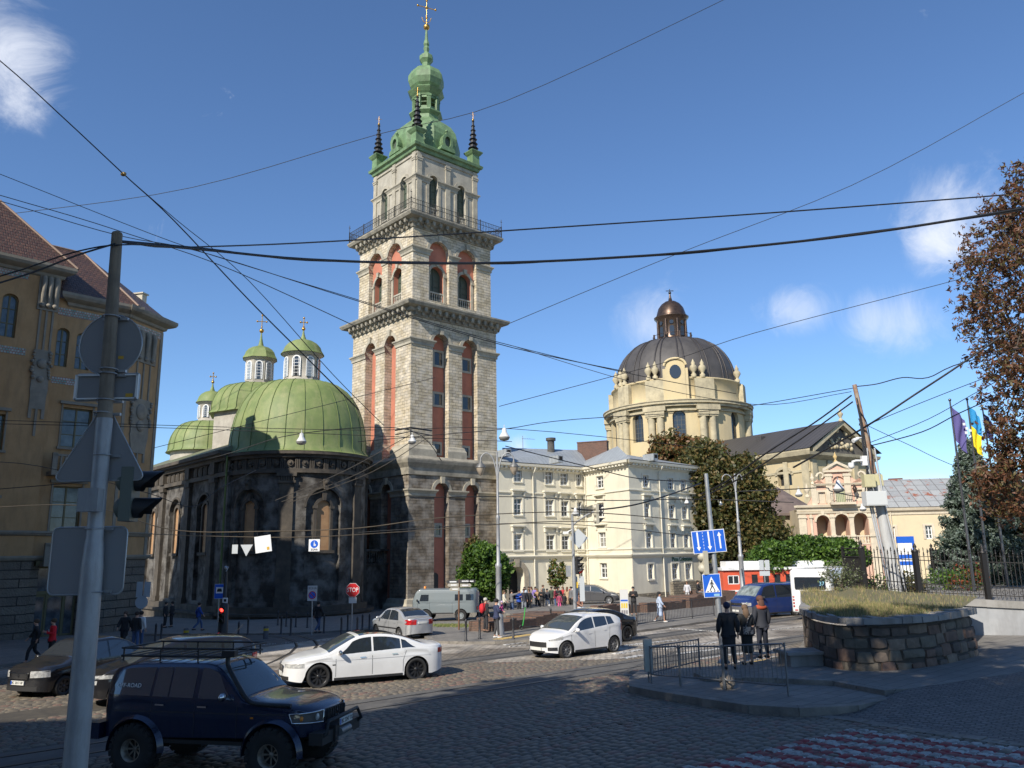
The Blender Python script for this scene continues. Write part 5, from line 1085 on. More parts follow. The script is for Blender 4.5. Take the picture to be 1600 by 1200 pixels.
for q in nich:tm.box(q[0]-.15,q[1]+.15,-.08,0,q[3],q[3]+.2); tm.box(q[0]-.15,q[0],-.08,0,q[2],q[3]); tm.box(q[1],q[1]+.15,-.08,0,q[2],q[3]); tm.box(q[0],q[1],.18,.22,q[2],q[3])if q is not nich[1]else None
zp0, zp1 = za_, Z(1308,724.5)
for xa, s in((xm1-.35,1),(xm2+.35,-1)):tm.add([(xa,-.3,zp0),(xmm,-.3,zp1),(xmm,0,zp1),(xa,0,zp0),(xa,-.3,zp0+.3),(xmm,-.3,zp1+.3),(xmm,.0,zp1+.3),(xa,.0,zp0+.3)],[(0,1,2,3),(7,6,5,4),(0,4,5,1),(1,0,4,5)])
tm.box(xm1-.35,xm2+.35,-.28,0,zp0-.12,zp0+.12)
for s, xo in((-1,X(1283,745)),(1,X(1344,744))):tm.tube([(xo+s*(.55-.08*k)*math.cos(k*.7),-.12,zs1+.9+(.6-.07*k)*math.sin(k*.7))for k in range(9)],[.16-.012*k for k in range(9)],6)
tm.box(nich[1][0]-.8,nich[1][1]+.8,-1.1,.0,zc1p+.35,zc1p+.6)
tm.build('mouldings',PCR,PK)
mb = MB(FP.M); q = nich[1]; mb.box(q[0],q[1],.15,.2,q[2],q[3]); dr = mb.build('balcony_door',mat('pale_green_door',(.34,.36,.22),.6),PK); mb = MB(FP.M)
for k in range(14):x = q[0]-.75+k*(q[1]-q[0]+1.5)/13; mb.box(x-.015,x+.015,-1.05,-1.02,zc1p+.6,zc1p+1.55)
mb.box(q[0]-.8,q[1]+.8,-1.06,-1.01,zc1p+1.55,zc1p+1.6); mb.build('balcony_railing',BLACK,PK)
q = FP.M@Vector((xmm,.2,0)); u_ = urn('stone_urn',q.x,q.y,zp1+.2,Z(1308,707)-zp1-.1,mat('ochre_stone',(.50,.36,.16),.9),PK)
q = FP.M@Vector((X(1272,775),.2,0)); urn('stone_urn',q.x,q.y,zs1+.1,1.3,PCR,PK); q = FP.M@Vector((X(1263,785),.2,0)); urn('stone_urn',q.x,q.y,zc1p+1.3,1.6,PCR,PK)
M = FP.M@Matrix.Translation((X(1333,759),-.6,Z(1333,764))); mb = MB(M); mb.lathe([(.1,-.45),(.28,.0),(.22,.1),(.05,.45)],6); mb.cyl((0,0,.4),(0,.6,.6),.03); mb.build('wall_lantern',OLDC,PK)
# -- right low building with rusty roof, and one behind
rp = at(1381,850,91); FR = Fr(rp.x,rp.y,100); RBt = thing('low_yellow_building','low yellow building with rust-patched grey metal roof at the right','building',(rp.x,rp.y,G(rp.x,rp.y)))
zge = G(rp.x,rp.y)-1; Lr = 34; zre = FR.z(1440,797); ops = [rect(FR,1389,823,1399,843),rect(FR,1446,821,1457,842)]; d_ = ops[1][0]-ops[0][0]
ops += [(ops[0][0]+d_*k,ops[0][1]+d_*k,ops[0][2],ops[0][3])for k in(2,3,4)]; ops = [o for o in ops if o[1]<Lr]; o1 = list(ops)+[(o[0],o[1],o[2]-4.2,o[3]-4.2)for o in ops]
mb = MB(FR.M); wall(mb,0,Lr,zge,zre,o1,.25); mb.quad((0,10,zge),(0,0,zge),(0,0,zre),(0,10,zre)); mb.quad((Lr,0,zge),(Lr,10,zge),(Lr,10,zre),(Lr,0,zre)); mb.build('wall',PWL,RBt)
BW = mat('orange_boarded_pane',(.45,.22,.09),.8)
for i, o in enumerate(o1):window(FR.M,*o[:4],.2,RBt,WHITE,GLASS if i else BW,2,3,fr=.1)
tm = MB(FR.M); cornice(tm,0,Lr,[(0,zre-.5),(.1,zre-.45),(.12,zre-.2),(.4,zre),(.5,zre+.3),(0,zre+.35)],0); tm.tube([(1.0,-.15,zre),(1.0,-.15,zge)],.08,6)
for o in o1:tm.box(o[0]-.25,o[1]+.25,-.08,0,o[3],o[3]+.2); tm.box(o[0]-.25,o[0],-.08,0,o[2],o[3]); tm.box(o[1],o[1]+.25,-.08,0,o[2],o[3])
tm.build('mouldings',PCR,RBt)
RUST = brick('rusty_sheet_roof',(.36,.37,.36),(.29,.30,.30),(.15,.14,.13),1.1,1.4,.04,.5,offset=0,bump=(.5,.02),dirt=((.27,.085,.04),.5,1.0,(1,1,1),.56,.62))
mb = MB(FR.M); z_ = zre+.35; mb.add([(-.3,-.5,z_),(Lr,-.5,z_),(Lr,6,z_+3.6),(-.3+2,6,z_+3.6),(Lr,12,z_),(-.3,12,z_)],[(0,1,2,3),(3,2,4,5),(0,3,5)],uvs=[(0,0),(Lr,0),(Lr,7.4),(2,7.4),(Lr,0),(0,0)]); mb.build('roof',RUST,RBt)
r2 = at(1385,790,100); F2 = Fr(r2.x,r2.y,112); B2_ = thing('grey_roofed_house','house with ribbed grey gable roof and brick chimneys behind the rust-patched roof','building',(r2.x,r2.y,G(r2.x,r2.y)))
zq = F2.z(1400,772); zt = F2.z(1388,751.5,5); mb = MB(F2.M); mb.box(0,36,0,10,zge,zq); mb.add([(0,0,zq),(0,10,zq),(0,5,zt)],[(0,2,1)]); mb.build('wall',PWL,B2_)
RIB = brick('ribbed_zinc_roof',(.35,.36,.36),(.30,.31,.31),(.13,.13,.13),.6,90,.06,.5,offset=0,bump=(.6,.04)); mb = MB(F2.M); mb.add([(-.4,-.5,zq-.1),(36,-.5,zq-.1),(36,5,zt),(-.4,5,zt),(36,10.5,zq-.1),(-.4,10.5,zq-.1)],[(0,1,2,3),(3,2,4,5)],uvs=[(0,0),(36,0),(36,7),(0,7),(36,0),(0,0)]); rf = mb.build('roof',RIB,B2_)
for px, py in((1399,750),(1456,757),(1475,759),(1497,760),(1525,757)):
 x = F2.x(px,py,5.5); z = F2.z(px,py,5.5); mb = MB(F2.M); mb.box(x-.75,x+.75,5.1,6.1,zt-1,z); mb.box(x-.85,x+.85,5.0,6.2,z,z+.2); mb.build('chimney',BRK,rf)
 # -- trees
def leaves(centres,size,n_mats,aspect=2.0,rot=None,cup=.25):
 """numpy arrays for leaf quads (folded in two triangles pairs): returns verts, faces"""
 n = len(centres); a = rng.normal(size=(n,3)); a/=np.linalg.norm(a,axis=1)[:,None]
 if rot is not None:a = a*(1-rot[1])+np.array(rot[0])*rot[1]; a/=np.linalg.norm(a,axis=1)[:,None]
 b = rng.normal(size=(n,3)); b -=a*(a*b).sum(1)[:,None]; b/=np.linalg.norm(b,axis=1)[:,None]; c = np.cross(a,b)
 s = (size*rng.uniform(.6,1.3,n))[:,None]; L = a*s*aspect/2; W = b*s/2; U = c*s*cup
 v = np.stack([centres-L,centres+W+U,centres+L,centres-W+U],1).reshape(-1,3)
 return v, n
def leafobj(name,centres,size,mats,parent,aspect=2.0,rot=None):
 centres = np.asarray(centres); v, n = leaves(centres,size,len(mats),aspect,rot)
 inv = np.array(ROOTM[parent.name].inverted()); v = v@inv[:3,:3].T+inv[:3,3]
 me = bpy.data.meshes.new(name); me.vertices.add(4*n); me.vertices.foreach_set('co',v.ravel()); me.loops.add(4*n); me.loops.foreach_set('vertex_index',np.arange(4*n)); me.polygons.add(n)
 me.polygons.foreach_set('loop_start',np.arange(0,4*n,4)); me.polygons.foreach_set('material_index',rng.choice(len(mats),n,p=np.array([1.0]*len(mats))/len(mats)))
 for m in mats:me.materials.append(m)
 me.update(); o = bpy.data.objects.new(name,me); col.objects.link(o); o.parent = parent; return o
def lm(name,c,rough=.55):
 if name in MATS:return MATS[name]
 m, t, b = _base(name); b.inputs['Base Color'].default_value = (*c,1); b.inputs['Roughness'].default_value = rough; b.inputs['Transmission Weight'].default_value = 0
 tr = t.nodes.new('ShaderNodeBsdfTranslucent'); tr.inputs[0].default_value = (c[0]*1.3,c[1]*1.3,c[2]*.8,1); mx = t.nodes.new('ShaderNodeMixShader'); mx.inputs[0].default_value = .3
 o = t.nodes['Material Output']; t.links.new(b.outputs[0],mx.inputs[1]); t.links.new(tr.outputs[0],mx.inputs[2]); t.links.new(mx.outputs[0],o.inputs[0]); MATS[name] = m; return m
BARK = mat('bark',(.10,.08,.06),.95,var=((.06,.05,.04),6),bump=(20,.6,.03))
GRN = [lm('leaf_green',(.07,.14,.02)),lm('leaf_light_green',(.12,.21,.03)),lm('leaf_dark_green',(.035,.08,.015))]
BRN = [lm('leaf_olive',(.13,.11,.035)),lm('leaf_brown',(.19,.105,.035)),lm('leaf_dull_green',(.075,.085,.025)),lm('leaf_rust',(.17,.075,.03))]
OLV = [lm('leaf_olive2',(.11,.105,.03)),lm('leaf_dull_green',(.075,.085,.025)),lm('leaf_ochre',(.17,.12,.04)),lm('leaf_deep',(.045,.055,.018))]
def clumps(c,r,n,inner=.55,cr=.22,flat=1.0,zmin=None):
 """clump centres spread through an uneven ellipsoid"""
 out = []
 ph = [random.uniform(0,6.28)for _ in range(6)]
 while len(out) <n:
  d = Vector((random.gauss(0,1),random.gauss(0,1),random.gauss(0,1))).normalized(); a = math.atan2(d.y,d.x)
  k = 1+.13*math.sin(2*a+ph[0]+2*d.z)+.10*math.sin(3*a+ph[1]-3*d.z)+.08*math.sin(5*d.z+ph[2]+a)
  q = k*(inner+(1-inner)*random.random()**.5)
  p = Vector((c[0]+d.x*r[0]*q,c[1]+d.y*r[1]*q,c[2]+d.z*r[2]*q))
  if zmin is None or p.z >zmin:out.append(p)
 return out
def tree(name,label,cat,x,y,crown,r,mats,n_cl,per,size,zg=None,group=None,trunk=.2,inner=.5,clr=.35,aspect=1.7,lean=0,extra=()):
 zg = G(x,y)if zg is None else zg; t = thing(name,label,cat,(x,y,zg),0,group)
 cs = clumps(crown,r,n_cl,inner)
 for e in extra:cs += clumps(*e)
 tr = MB(); top = Vector((crown[0],crown[1],crown[2]-r[2]*.35)); base = Vector((x,y,zg-.1)); mid = base.lerp(top,.55)+Vector((lean,0,0)); tr.tube([base,base.lerp(mid,.5),mid,top],[trunk*1.25,trunk,trunk*.8,trunk*.5],10)
 for p in random.sample(cs,min(len(cs),26)):
  s = mid.lerp(top,random.random()); m_ = s.lerp(p,.5)+Vector((0,0,.12*(p-s).length)); tr.tube([s,m_,p],[trunk*.35,trunk*.2,trunk*.06],5)
 tr.build('trunk',BARK,t)
 P = []
 for p in cs:sc = clr*random.uniform(.6,1.25); P.append(np.array(p)+np.clip(rng.normal(size=(per,3)),-2.0,2.0)*np.array([sc,sc,sc*.7])*.6)
 leafobj('crown',np.concatenate(P),size,mats,t,aspect); return t
p = at(758,893,62); tree('linden_tree','round bright green linden tree in front of the bell tower','tree',p.x,p.y,(p.x,p.y,p.z),(1.75,1.75,1.95),GRN,330,75,.19,trunk=.12,clr=.34)
p = at(741,866,66); tree('small_tree','small grey-brown conical tree behind the green linden by the tower','tree',p.x,p.y,(p.x,p.y,p.z),(.8,.8,1.3),OLV,60,50,.14,trunk=.06,clr=.3)
p = at(871,898,69); tree('young_tree','slim young tree with sparse yellowing leaves in front of the white building','tree',p.x,p.y,(p.x,p.y,p.z),(.75,.75,1.1),[GRN[0],lm('leaf_yellow',(.25,.18,.05)),OLV[1]],40,40,.13,trunk=.05,clr=.25)
for px, py, D, r, ws in((1208,875,76,1.8,'left of three, beside tall lamp post'),(1264,871,77,2.1,'middle and widest of three'),(1313,869,76,1.9,'right of three, behind iron gate')):
 p = at(px,py,D); tree('linden_tree','round linden before the pink chapel, '+ws,'tree',p.x,p.y,(p.x,p.y,p.z),(r*1.05,r,r*.85),GRN,260,75,.2,group='round lindens before the pink chapel',trunk=.12,clr=.42)
p = at(1135,800,90); tree('chestnut_tree','large brown-olive autumn chestnut filling the gap between white building and nave','tree',p.x,p.y,(p.x,p.y,p.z),(4.5,4.2,6.0),OLV,480,130,.27,trunk=.35,clr=.95,extra=(((at(1190,845,88)),(2.3,2.6,2.8),90),((at(1100,725,91)),(2.4,2.6,2.0),80)))
p = at(1066,712,96); tree('chestnut_tree','rust-brown chestnut crown showing above the grey tin roof below the big dome','tree',p.x,p.y,(p.x,p.y,p.z-3.5),(5.6,4,5.5),BRN,420,110,.27,trunk=.35,clr=.9)
# spruces by the flagpoles
def spruce(x,y,ztop,h,rb,label,n=2600):
 zg = G(x,y); t = thing('spruce_tree',label,'tree',(x,y,zg),0,'blue spruces behind the iron fence'); tr = MB(); tr.cyl((x,y,zg),(x,y,ztop),.16,.02,8); tr.build('trunk',BARK,t); P = []; bm = MB()
 for i in range(n//18):
  f = random.random()**.75; z = zg+.3+(ztop-zg-.3)*f; a = random.uniform(0,6.28); L = rb*(1-f)**.85*random.uniform(.75,1.12)+.12; k = int(10+40*L)
  s = np.linspace(.12,1,k)[:,None]; dirv = np.array([[math.cos(a),math.sin(a),0]]); pos = np.array([[x,y,z]])+dirv*s*L+np.array([[0,0,1]])*(-.25*L*s+.28*L*s**3)+rng.normal(size=(k,3))*.09*(1.15-s)+rng.normal(size=(k,3))*.045
  P.append(np.repeat(pos,3,0)+rng.normal(size=(3*k,3))*.06)
 leafobj('foliage',np.concatenate(P),.09,[lm('needle_blue',(.14,.18,.155)),lm('needle_green',(.07,.105,.075)),lm('needle_pale',(.21,.26,.225))],t,2.6)
p = gp(1535,905,1.2); p = at(1532,850,44); zt = zat(p.x,p.y,690); spruce(p.x,p.y,zt,0,3.0,'tall pointed blue-green spruce behind the flagpoles',9000)
p = at(1590,850,46); spruce(p.x,p.y,zat(p.x,p.y,722),0,3.0,'broad blue spruce at the right edge, lower than the pointed one',8000)
# the chestnut at the right edge, brown leaves in palmate sprays
p = at(1680,600,36); zg = G(p.x,p.y); t = thing('chestnut_tree','close chestnut tree with scorched brown leaves at the right edge','tree',(p.x,p.y,zg)); cs = []
zc = zat(p.x,p.y,465); cs = clumps((p.x,p.y,zc),(3.9,4.0,6.0),480,.45)+clumps((at(1610,640,35)),(2.0,2.0,3.0),100)+clumps((at(1615,330,36)),(1.6,1.8,2.2),60)+clumps((at(1590,760,35)),(1.6,1.6,1.6),60); tr = MB(); top = Vector((p.x,p.y,zc+4)); base = Vector((p.x,p.y,zg)); tr.tube([base,base.lerp(top,.4),top],[.38,.3,.12],10)
for q in random.sample(cs,90):s = base.lerp(top,random.uniform(.3,.95)); tr.tube([s,s.lerp(q,.55)+Vector((0,0,.3)),q],[.07,.045,.012],5)
tr.build('trunk',BARK,t); P = []
for q in cs:
 for _ in range(9):
  k = np.array(q)+rng.normal(size=3)*.30; P.append(k+rng.normal(size=(7,3))*.075)
leafobj('crown',np.concatenate(P),.085,[lm('chest_brown',(.15,.07,.035)),lm('chest_rust',(.19,.08,.042)),lm('chest_dark',(.085,.045,.028)),lm('chest_olive',(.13,.105,.04))],t,3.0)
# street trees behind the viewer that dapple the lower right of the picture
for i, (x,y,cx_,cy_,h,lb)in enumerate(((-11,-5,-10,3.5,15.5,'leafy street tree behind the viewer, left end of the row'),(-4,-4,-3,4.5,15.5,'leafy street tree behind the viewer, second in the row'),(3,-4,3.5,5,15,'leafy street tree behind the viewer, third in the row'),(9,-3,9.5,6,15.5,'leafy street tree beside the viewer, right end of the row'))):
 tree('street_tree',lb,'tree',x,y,(cx_,cy_,h),(3.9,3.4,2.6),GRN,62,34,.36,group='street trees beyond the picture',trunk=.25,clr=.9)
 # -- stone planter, wall and iron fence at the right
RUBW = brick('rough_stone_facing',(.235,.135,.09),(.19,.145,.095),(.05,.045,.04),.62,.42,.022,.95,distort=.28,bump=(1.0,.06),smooth=.35,dirt=((.12,.105,.085),.7,.6,(1.6,1.6,.35)),var2=((1.25,1.1,1.0),1.6,.5))
CONC = mat('stained_concrete',(.30,.29,.27),.9,var=((.22,.21,.20),1),dirt=((.13,.12,.10),1.2,.8,(1.5,1.5,.3)),bump=(8,.35,.03))
PLAS = mat('grey_plastered_wall',(.36,.365,.37),.9,var=((.27,.28,.29),.9),dirt=((.17,.165,.16),1.0,.7,(1.2,1.2,.35)),bump=(10,.15))
base = [gp(px,py,.31)for px,py in((1256,985),(1259,1018),(1275,1035),(1315,1046),(1370,1048),(1430,1044),(1480,1036),(1512,1028),(1528,1023))]
def smooth_poly(pts,k=4):
 out = []
 for i in range(len(pts)-1):
  p0, p1, p2, p3 = pts[max(i-1,0)], pts[i], pts[i+1], pts[min(i+2,len(pts)-1)]
  for j in range(k):
   t = j/k; out.append(.5*((2*p1)+(-p0+p2)*t+(2*p0-5*p1+4*p2-p3)*t*t+(-p0+3*p1-3*p2+p3)*t**3))
 return out+[pts[-1]]
sb = smooth_poly(base); bk = [Vector((p.x,p.y,0))for p in(at(1530,950,29.5),at(1438,930,31.6),at(1350,915,33),at(1322,915,35),at(1272,930,33))]
PLN = thing('stone_planter','low curved rough stone retaining planter topped with dry grass','planter',(base[4].x,base[4].y+3,G(base[4].x,base[4].y+3)))
topz = [zat(sb[4].x,sb[4].y,948),zat(sb[12].x,sb[12].y,962),zat(sb[20].x,sb[20].y,967),zat(sb[30].x,sb[30].y,962)]
zt = lambda i:topz[0]+(topz[3]-topz[0])*i/(len(sb)-1)
ZPT = sum(topz)/4
mb = MB(); L = 0; vs = []; uvs = []
for i, p in enumerate(sb):
 if i:L += (p.xy-sb[i-1].xy).length
 n_ = 6
 for j in range(n_+1):z = G(p.x,p.y)-.1+(ZPT-G(p.x,p.y)-.15+.1)*j/n_; q = Vector((p.x,p.y,0)); c_ = Vector((base[4].x,base[4].y+4,0)); q = q+(c_-q).normalized()*(.10*j/n_+random.uniform(-.03,.03)); vs.append((q.x,q.y,z)); uvs.append((L,z))
mb.add(vs,[(i*7+j,(i+1)*7+j,(i+1)*7+j+1,i*7+j+1)for i in range(len(sb)-1)for j in range(6)],uvs); mb.build('mortar_face',mat('mortar_dark',(.07,.06,.05),.95,bump=(12,.6,.02)),PLN)
SM = [mat('facing_stone_%d'%i,c,.9,var=(tuple(v*.6 for v in c),3.5),dirt=((.06,.053,.045),1.6,.6,(1,1,.5)),bump=(9,.5,.03))for i,c in enumerate(((.20,.125,.09),(.165,.14,.105),(.22,.165,.12),(.13,.10,.08)))]
Ls = [0]
for a, b in zip(sb,sb[1:]):Ls.append(Ls[-1]+(b.xy-a.xy).length)
def onface(l,f,o):
 l = max(0,min(Ls[-1]-.001,l)); i = max(k for k in range(len(Ls)-1)if Ls[k]<=l); t_ = (l-Ls[i])/(Ls[i+1]-Ls[i]); q = sb[i].lerp(sb[i+1],t_); q = Vector((q.x,q.y,0)); c_ = Vector((base[4].x,base[4].y+4,0)); z0 = G(q.x,q.y)+.2; q = q+(c_-q).normalized()*(.10*f-o); return(q.x,q.y,z0+(ZPT-.16-z0)*f)
mb = MB(); nr_ = 4; cuts = []
for r_ in range(nr_):
 l = -random.uniform(0,.4); row = []
 while l <Ls[-1]:w_ = random.uniform(.32,.95); row.append((l,w_)); l += w_
 for l, w_ in row:
  f0, f1 = r_/nr_+random.uniform(-.03,.05), (r_+1)/nr_+random.uniform(-.05,.03); g_ = .02; o = random.uniform(.03,.07); jl = lambda:random.uniform(-.05,.05); P4 = [(l+g_+jl()*.5,f0+.012),(l+w_*.5,f0+random.uniform(-.015,.02)),(l+w_-g_+jl()*.5,f0+.012),(l+w_-g_+jl()*.4,(f0+f1)/2),(l+w_-g_+jl(),f1-.012),(l+w_*.5,f1+random.uniform(-.02,.01)),(l+g_+jl(),f1-.012),(l+g_+jl()*.4,(f0+f1)/2)]
  P4 = [(a,max(0,min(1,b)))for a,b in P4]; cl_ = sum(a for a,b in P4)/8; cf = sum(b for a,b in P4)/8; mb.m = random.randrange(4); vs = [onface(a,b,.0)for a,b in P4]+[onface(cl_+(a-cl_)*.93,cf+(b-cf)*.9,o)for a,b in P4]+[onface(cl_,cf,o+.02)]
  mb.add(vs,[(i,(i+1)%8,8+(i+1)%8,8+i)for i in range(8)]+[(8+i,8+(i+1)%8,16)for i in range(8)],[(v[0]+v[1],v[2])for v in vs])
mb.build('stone_facing',SM,PLN)
mb = MB(); ct = Vector((base[4].x,base[4].y+4,0))
for i in range(len(sb)-1):
 a, b = [Vector((p.x,p.y,0))for p in(sb[i],sb[i+1])]; o = random.uniform(.06,.16); ia, ib_ = a+(ct-a).normalized()*.7, b+(ct-b).normalized()*.7; oa, ob_ = a-(ct-a).normalized()*o, b-(ct-b).normalized()*o; h = random.uniform(.13,.2)
 mb.prism([(oa.x,oa.y),(ob_.x,ob_.y),(ib_.x,ib_.y),(ia.x,ia.y)],ZPT-.10,ZPT-.1+h)
mb.build('capping',CONC,PLN)
poly = [Vector((p.x,p.y,0))+(ct-Vector((p.x,p.y,0))).normalized()*.3 for p in sb]+bk
MX, MY = at(1318,930,32).xy
def soilz(x,y):
 d = min((Vector((x,y))-p.xy).length for p in sb[::2]); return ZPT+.02+min(.10,d*.04)+.26*math.exp(-((x-MX)**2+(y-MY)**2)/3)
mb = MB(); cen = sum(poly,Vector())/len(poly); n = len(poly); rings = 6; vs = []
for k in range(rings+1):
 for p in poly:q = p.lerp(cen,k/rings); vs.append((q.x,q.y,soilz(q.x,q.y)+random.uniform(-.03,.03)))
mb.add(vs,[(k*n+i,k*n+(i+1)%n,(k+1)*n+(i+1)%n,(k+1)*n+i)for k in range(rings)for i in range(n)],smooth=True); mb.build('soil',mat('dry_soil',(.15,.13,.07),.95,var=((.13,.12,.06),2),bump=(25,.7,.03)),PLN)
gm = [gb1,gb2,mat('grass_dry2',(.22,.18,.09),.9)]
mb = MB()
for _ in range(14000):
 i = random.randrange(n); t_ = 1-random.random()**.6; q = poly[i].lerp(poly[(i+1)%n],random.random()).lerp(cen,t_); z = soilz(q.x,q.y)-.02; a = random.uniform(0,6.28); l = Vector((math.cos(a),math.sin(a),0))*.008; h = random.uniform(.05,.20)*(1.6 if random.random()<.04 else 1); mb.m = random.choice((0,1,1,2)); b = Vector((q.x,q.y,z)); mb.add([b-l,b+l,b+Vector((random.gauss(0,.05),random.gauss(0,.05),h))],[(0,1,2)])
tag(mb.build('dry_grass',gm),kind='stuff')
# stone step beside the planter
s0 = gp(1250,1040,.31); mb = MB(Matrix.Translation((s0.x,s0.y,0))@Matrix.Rotation(.1,4,'Z')); z = G(s0.x,s0.y)+.2; mb.box(-.35,.95,-.2,.6,z-.2,z+.42); mb.box(-.45,1.05,-.3,.7,z+.42,z+.5); t = tag(mb.build('stone_step',CONC),'low concrete block with a worn slab top at the left foot of the planter','stone block')
# white plastered wall with coping, continuing behind the planter as a low kerb for the fence
wl = [gp(1519,1024,.31),gp(1560,1022,.31),gp(1640,1018,.31),gp(1760,1012,.31)]; fpts = [(1322,915,35.5),(1352,922,33.5),(1438,931,31.8),(1545,936,30.6),(1650,941,29.6),(1780,946,28.8)]
FPT = [at(px,py,D)for px,py,D in fpts]
RW = thing('retaining_wall','grey plastered retaining wall with concrete coping under the iron fence','wall',(FPT[3].x,FPT[3].y,G(FPT[3].x,FPT[3].y)))
mb = MB(); mc = MB()
for a, b in zip(FPT,FPT[1:]):
 F_ = Fr(a.x,a.y,math.degrees(math.atan2(b.x-a.x,b.y-a.y))); L = (b-a).xy.length; mb.M = F_.M; mc.M = F_.M; za, zb_ = a.z, b.z
 for m_, y0, y1, d0, d1 in((mb,-.12,.2,-4,-.28),(mc,-.2,.28,-.28,-.02)):
  m_.add([(-.1,y0,za+d0),(L+.1,y0,zb_+d0),(L+.1,y1,zb_+d0),(-.1,y1,za+d0),(-.1,y0,za+d1),(L+.1,y0,zb_+d1),(L+.1,y1,zb_+d1),(-.1,y1,za+d1)],[(0,3,2,1),(4,5,6,7),(0,1,5,4),(1,2,6,5),(2,3,7,6),(3,0,4,7)])
mb.build('wall_face',PLAS,RW); mc.build('coping',CONC,RW)
# raised ground behind the wall
mb = MB(); pl = [(p.x,p.y)for p in FPT]+[(60,26),(70,62),(33,62)]; zz = FPT[2].z-.15
mb.prism(pl,zz-3,zz+.0); struct('raised_ground',mb,paving)
IRON = mat('black_iron',(.022,.020,.019),.5,.3)
def fence(name,label,P,hts,step,rails_,posts,par=None,scroll=True):
 t = thing(name,label,'fence',(P[0].x,P[0].y,P[0].z))
 for si, (a,b)in enumerate(zip(P,P[1:])):
  F_ = Fr(a.x,a.y,math.degrees(math.atan2(b.x-a.x,b.y-a.y))); L = (b-a).xy.length; n = max(2,int(L/step)); mb = MB(F_.M); h = hts
  zf = lambda x:a.z+(b.z-a.z)*x/L
  for i in range(1,n):
   x = L*i/n; z = zf(x); e = h*(1.0 if i%2 else.93); mb.box(x-.011,x+.011,-.011,.011,z+.05,z+e); mb.lathe([(.011,z+e),(.04,z+e+.05),(.012,z+e+.07),(.028,z+e+.1),(.002,z+e+.2)],5,(x,0),cap=False)
   if scroll and i%2 ==0:mb.tube([(x+.09*math.cos(k*.8),0,z+.27+.075*math.sin(k*.8))for k in range(9)],.010,4)
  for r_ in rails_:mb.add([(0,-.02,zf(0)+r_*h),(L,-.02,zf(L)+r_*h),(L,.02,zf(L)+r_*h),(0,.02,zf(0)+r_*h),(0,-.02,zf(0)+r_*h+.03),(L,-.02,zf(L)+r_*h+.03),(L,.02,zf(L)+r_*h+.03),(0,.02,zf(0)+r_*h+.03)],[(0,3,2,1),(4,5,6,7),(0,1,5,4),(2,3,7,6)])
  mb.build('fence_panel',IRON,t)
 for p in(P if posts else[]):
  mb = MB(); w_ = .085; mb.box(p.x-w_,p.x+w_,p.y-w_,p.y+w_,p.z-.25,p.z+hts+.05); mb.lathe([(.12,p.z+hts+.05),(.12,p.z+hts+.1),(.04,p.z+hts+.15),(.08,p.z+hts+.24),(.01,p.z+hts+.38)],8,p.xy); mb.build('fence_post',IRON,t)
 return t
fence('iron_fence','tall black iron fence with spear finials on the retaining wall',FPT[1:],1.62,.135,(.08,.27,.82),True)
# solid-looking return panel at the left end
a, b = FPT[0], FPT[1]; t = thing('iron_gate','dark iron gate leaf with ornamental top standing open at the left end of the fence','gate',(a.x,a.y,a.z)); F_ = Fr(a.x,a.y,math.degrees(math.atan2(b.x-a.x,b.y-a.y))); L = (b-a).xy.length; mb = MB(F_.M); z = b.z
for x in(0,L):mb.box(x-.06,x+.06,-.05,.05,z-.1,z+1.75)
for zz_ in(.05,.3,1.3,1.65):mb.box(0,L,-.03,.03,z+zz_,z+zz_+.05)
mb.build('gate_frame',IRON,t); mb = MB(F_.M); n = int(L/.09)
for i in range(1,n):x = L*i/n; mb.box(x-.02,x+.02,-.01,.01,z+.1,z+1.35)
for i in range(1,n,2):x = L*i/n; mb.tube([(x+.08*math.cos(k),0,z+1.5+.08*math.sin(k))for k in range(7)],.012,4)
mb.build('grille',IRON,t)
bp = [at(px,py,D)for px,py,D in((1390,897,47),(1460,897,45),(1540,900,43),(1620,902,41))]
for p in bp:p.z = FPT[2].z-.1
fence('iron_fence','second black iron fence further back behind the shrubs and blue column',bp,1.75,.22,(.1,.8),True,scroll=False)
# shrubs and low plants behind the fence
def shrub(label,px,py,D,r,mats,n=26,per=36,size=.07,name='shrub',z=None):
 p = at(px,py,D); z = FPT[2].z-.1 if z is None else z; t = thing(name,label,'shrub',(p.x,p.y,z)); cs = clumps((p.x,p.y,z+r[2]*.8),r,n,.3); mb = MB()
 for q in cs[:8]:mb.tube([(p.x,p.y,z-.1),(p.x+(q.x-p.x)*.4,p.y+(q.y-p.y)*.4,z+.2),q],[.02,.015,.006],4)
 mb.build('stem',BARK,t); P = np.concatenate([np.array(q)+rng.normal(size=(per,3))*.14 for q in cs]); leafobj('foliage',P,size,mats,t,2.0)
for i, (px,D,rr,ms,lb)in enumerate(((1375,35.5,(1.1,.4,.45),GRN,'low green shrub growing through the fence beside the white cable pole'),(1415,35,(.8,.4,.5),OLV,'olive low shrub behind the second fence bay'),(1335,39,(.6,.4,.5),OLV,'olive shrub seen through the dark gate leaf'),(1510,38,(.9,.5,.55),[GRN[0],OLV[0],lm('leaf_red',(.25,.06,.03))],'mixed green and red shrub by the flagpole feet'),(1480,39,(1.1,.5,.4),GRN,'spreading green ground shrub left of the flagpoles'))):shrub(lb,px,0,D,rr,ms)if False else shrub(lb,px,905,D,rr,ms)
shrub('wispy grey-green weed bush on the left rim of the stone planter',1318,925,32,(.7,.5,.45),[lm('weed_grey',(.17,.18,.12)),lm('weed_green',(.11,.14,.05))],30,30,.05,'weed_bush',ZPT+.4)
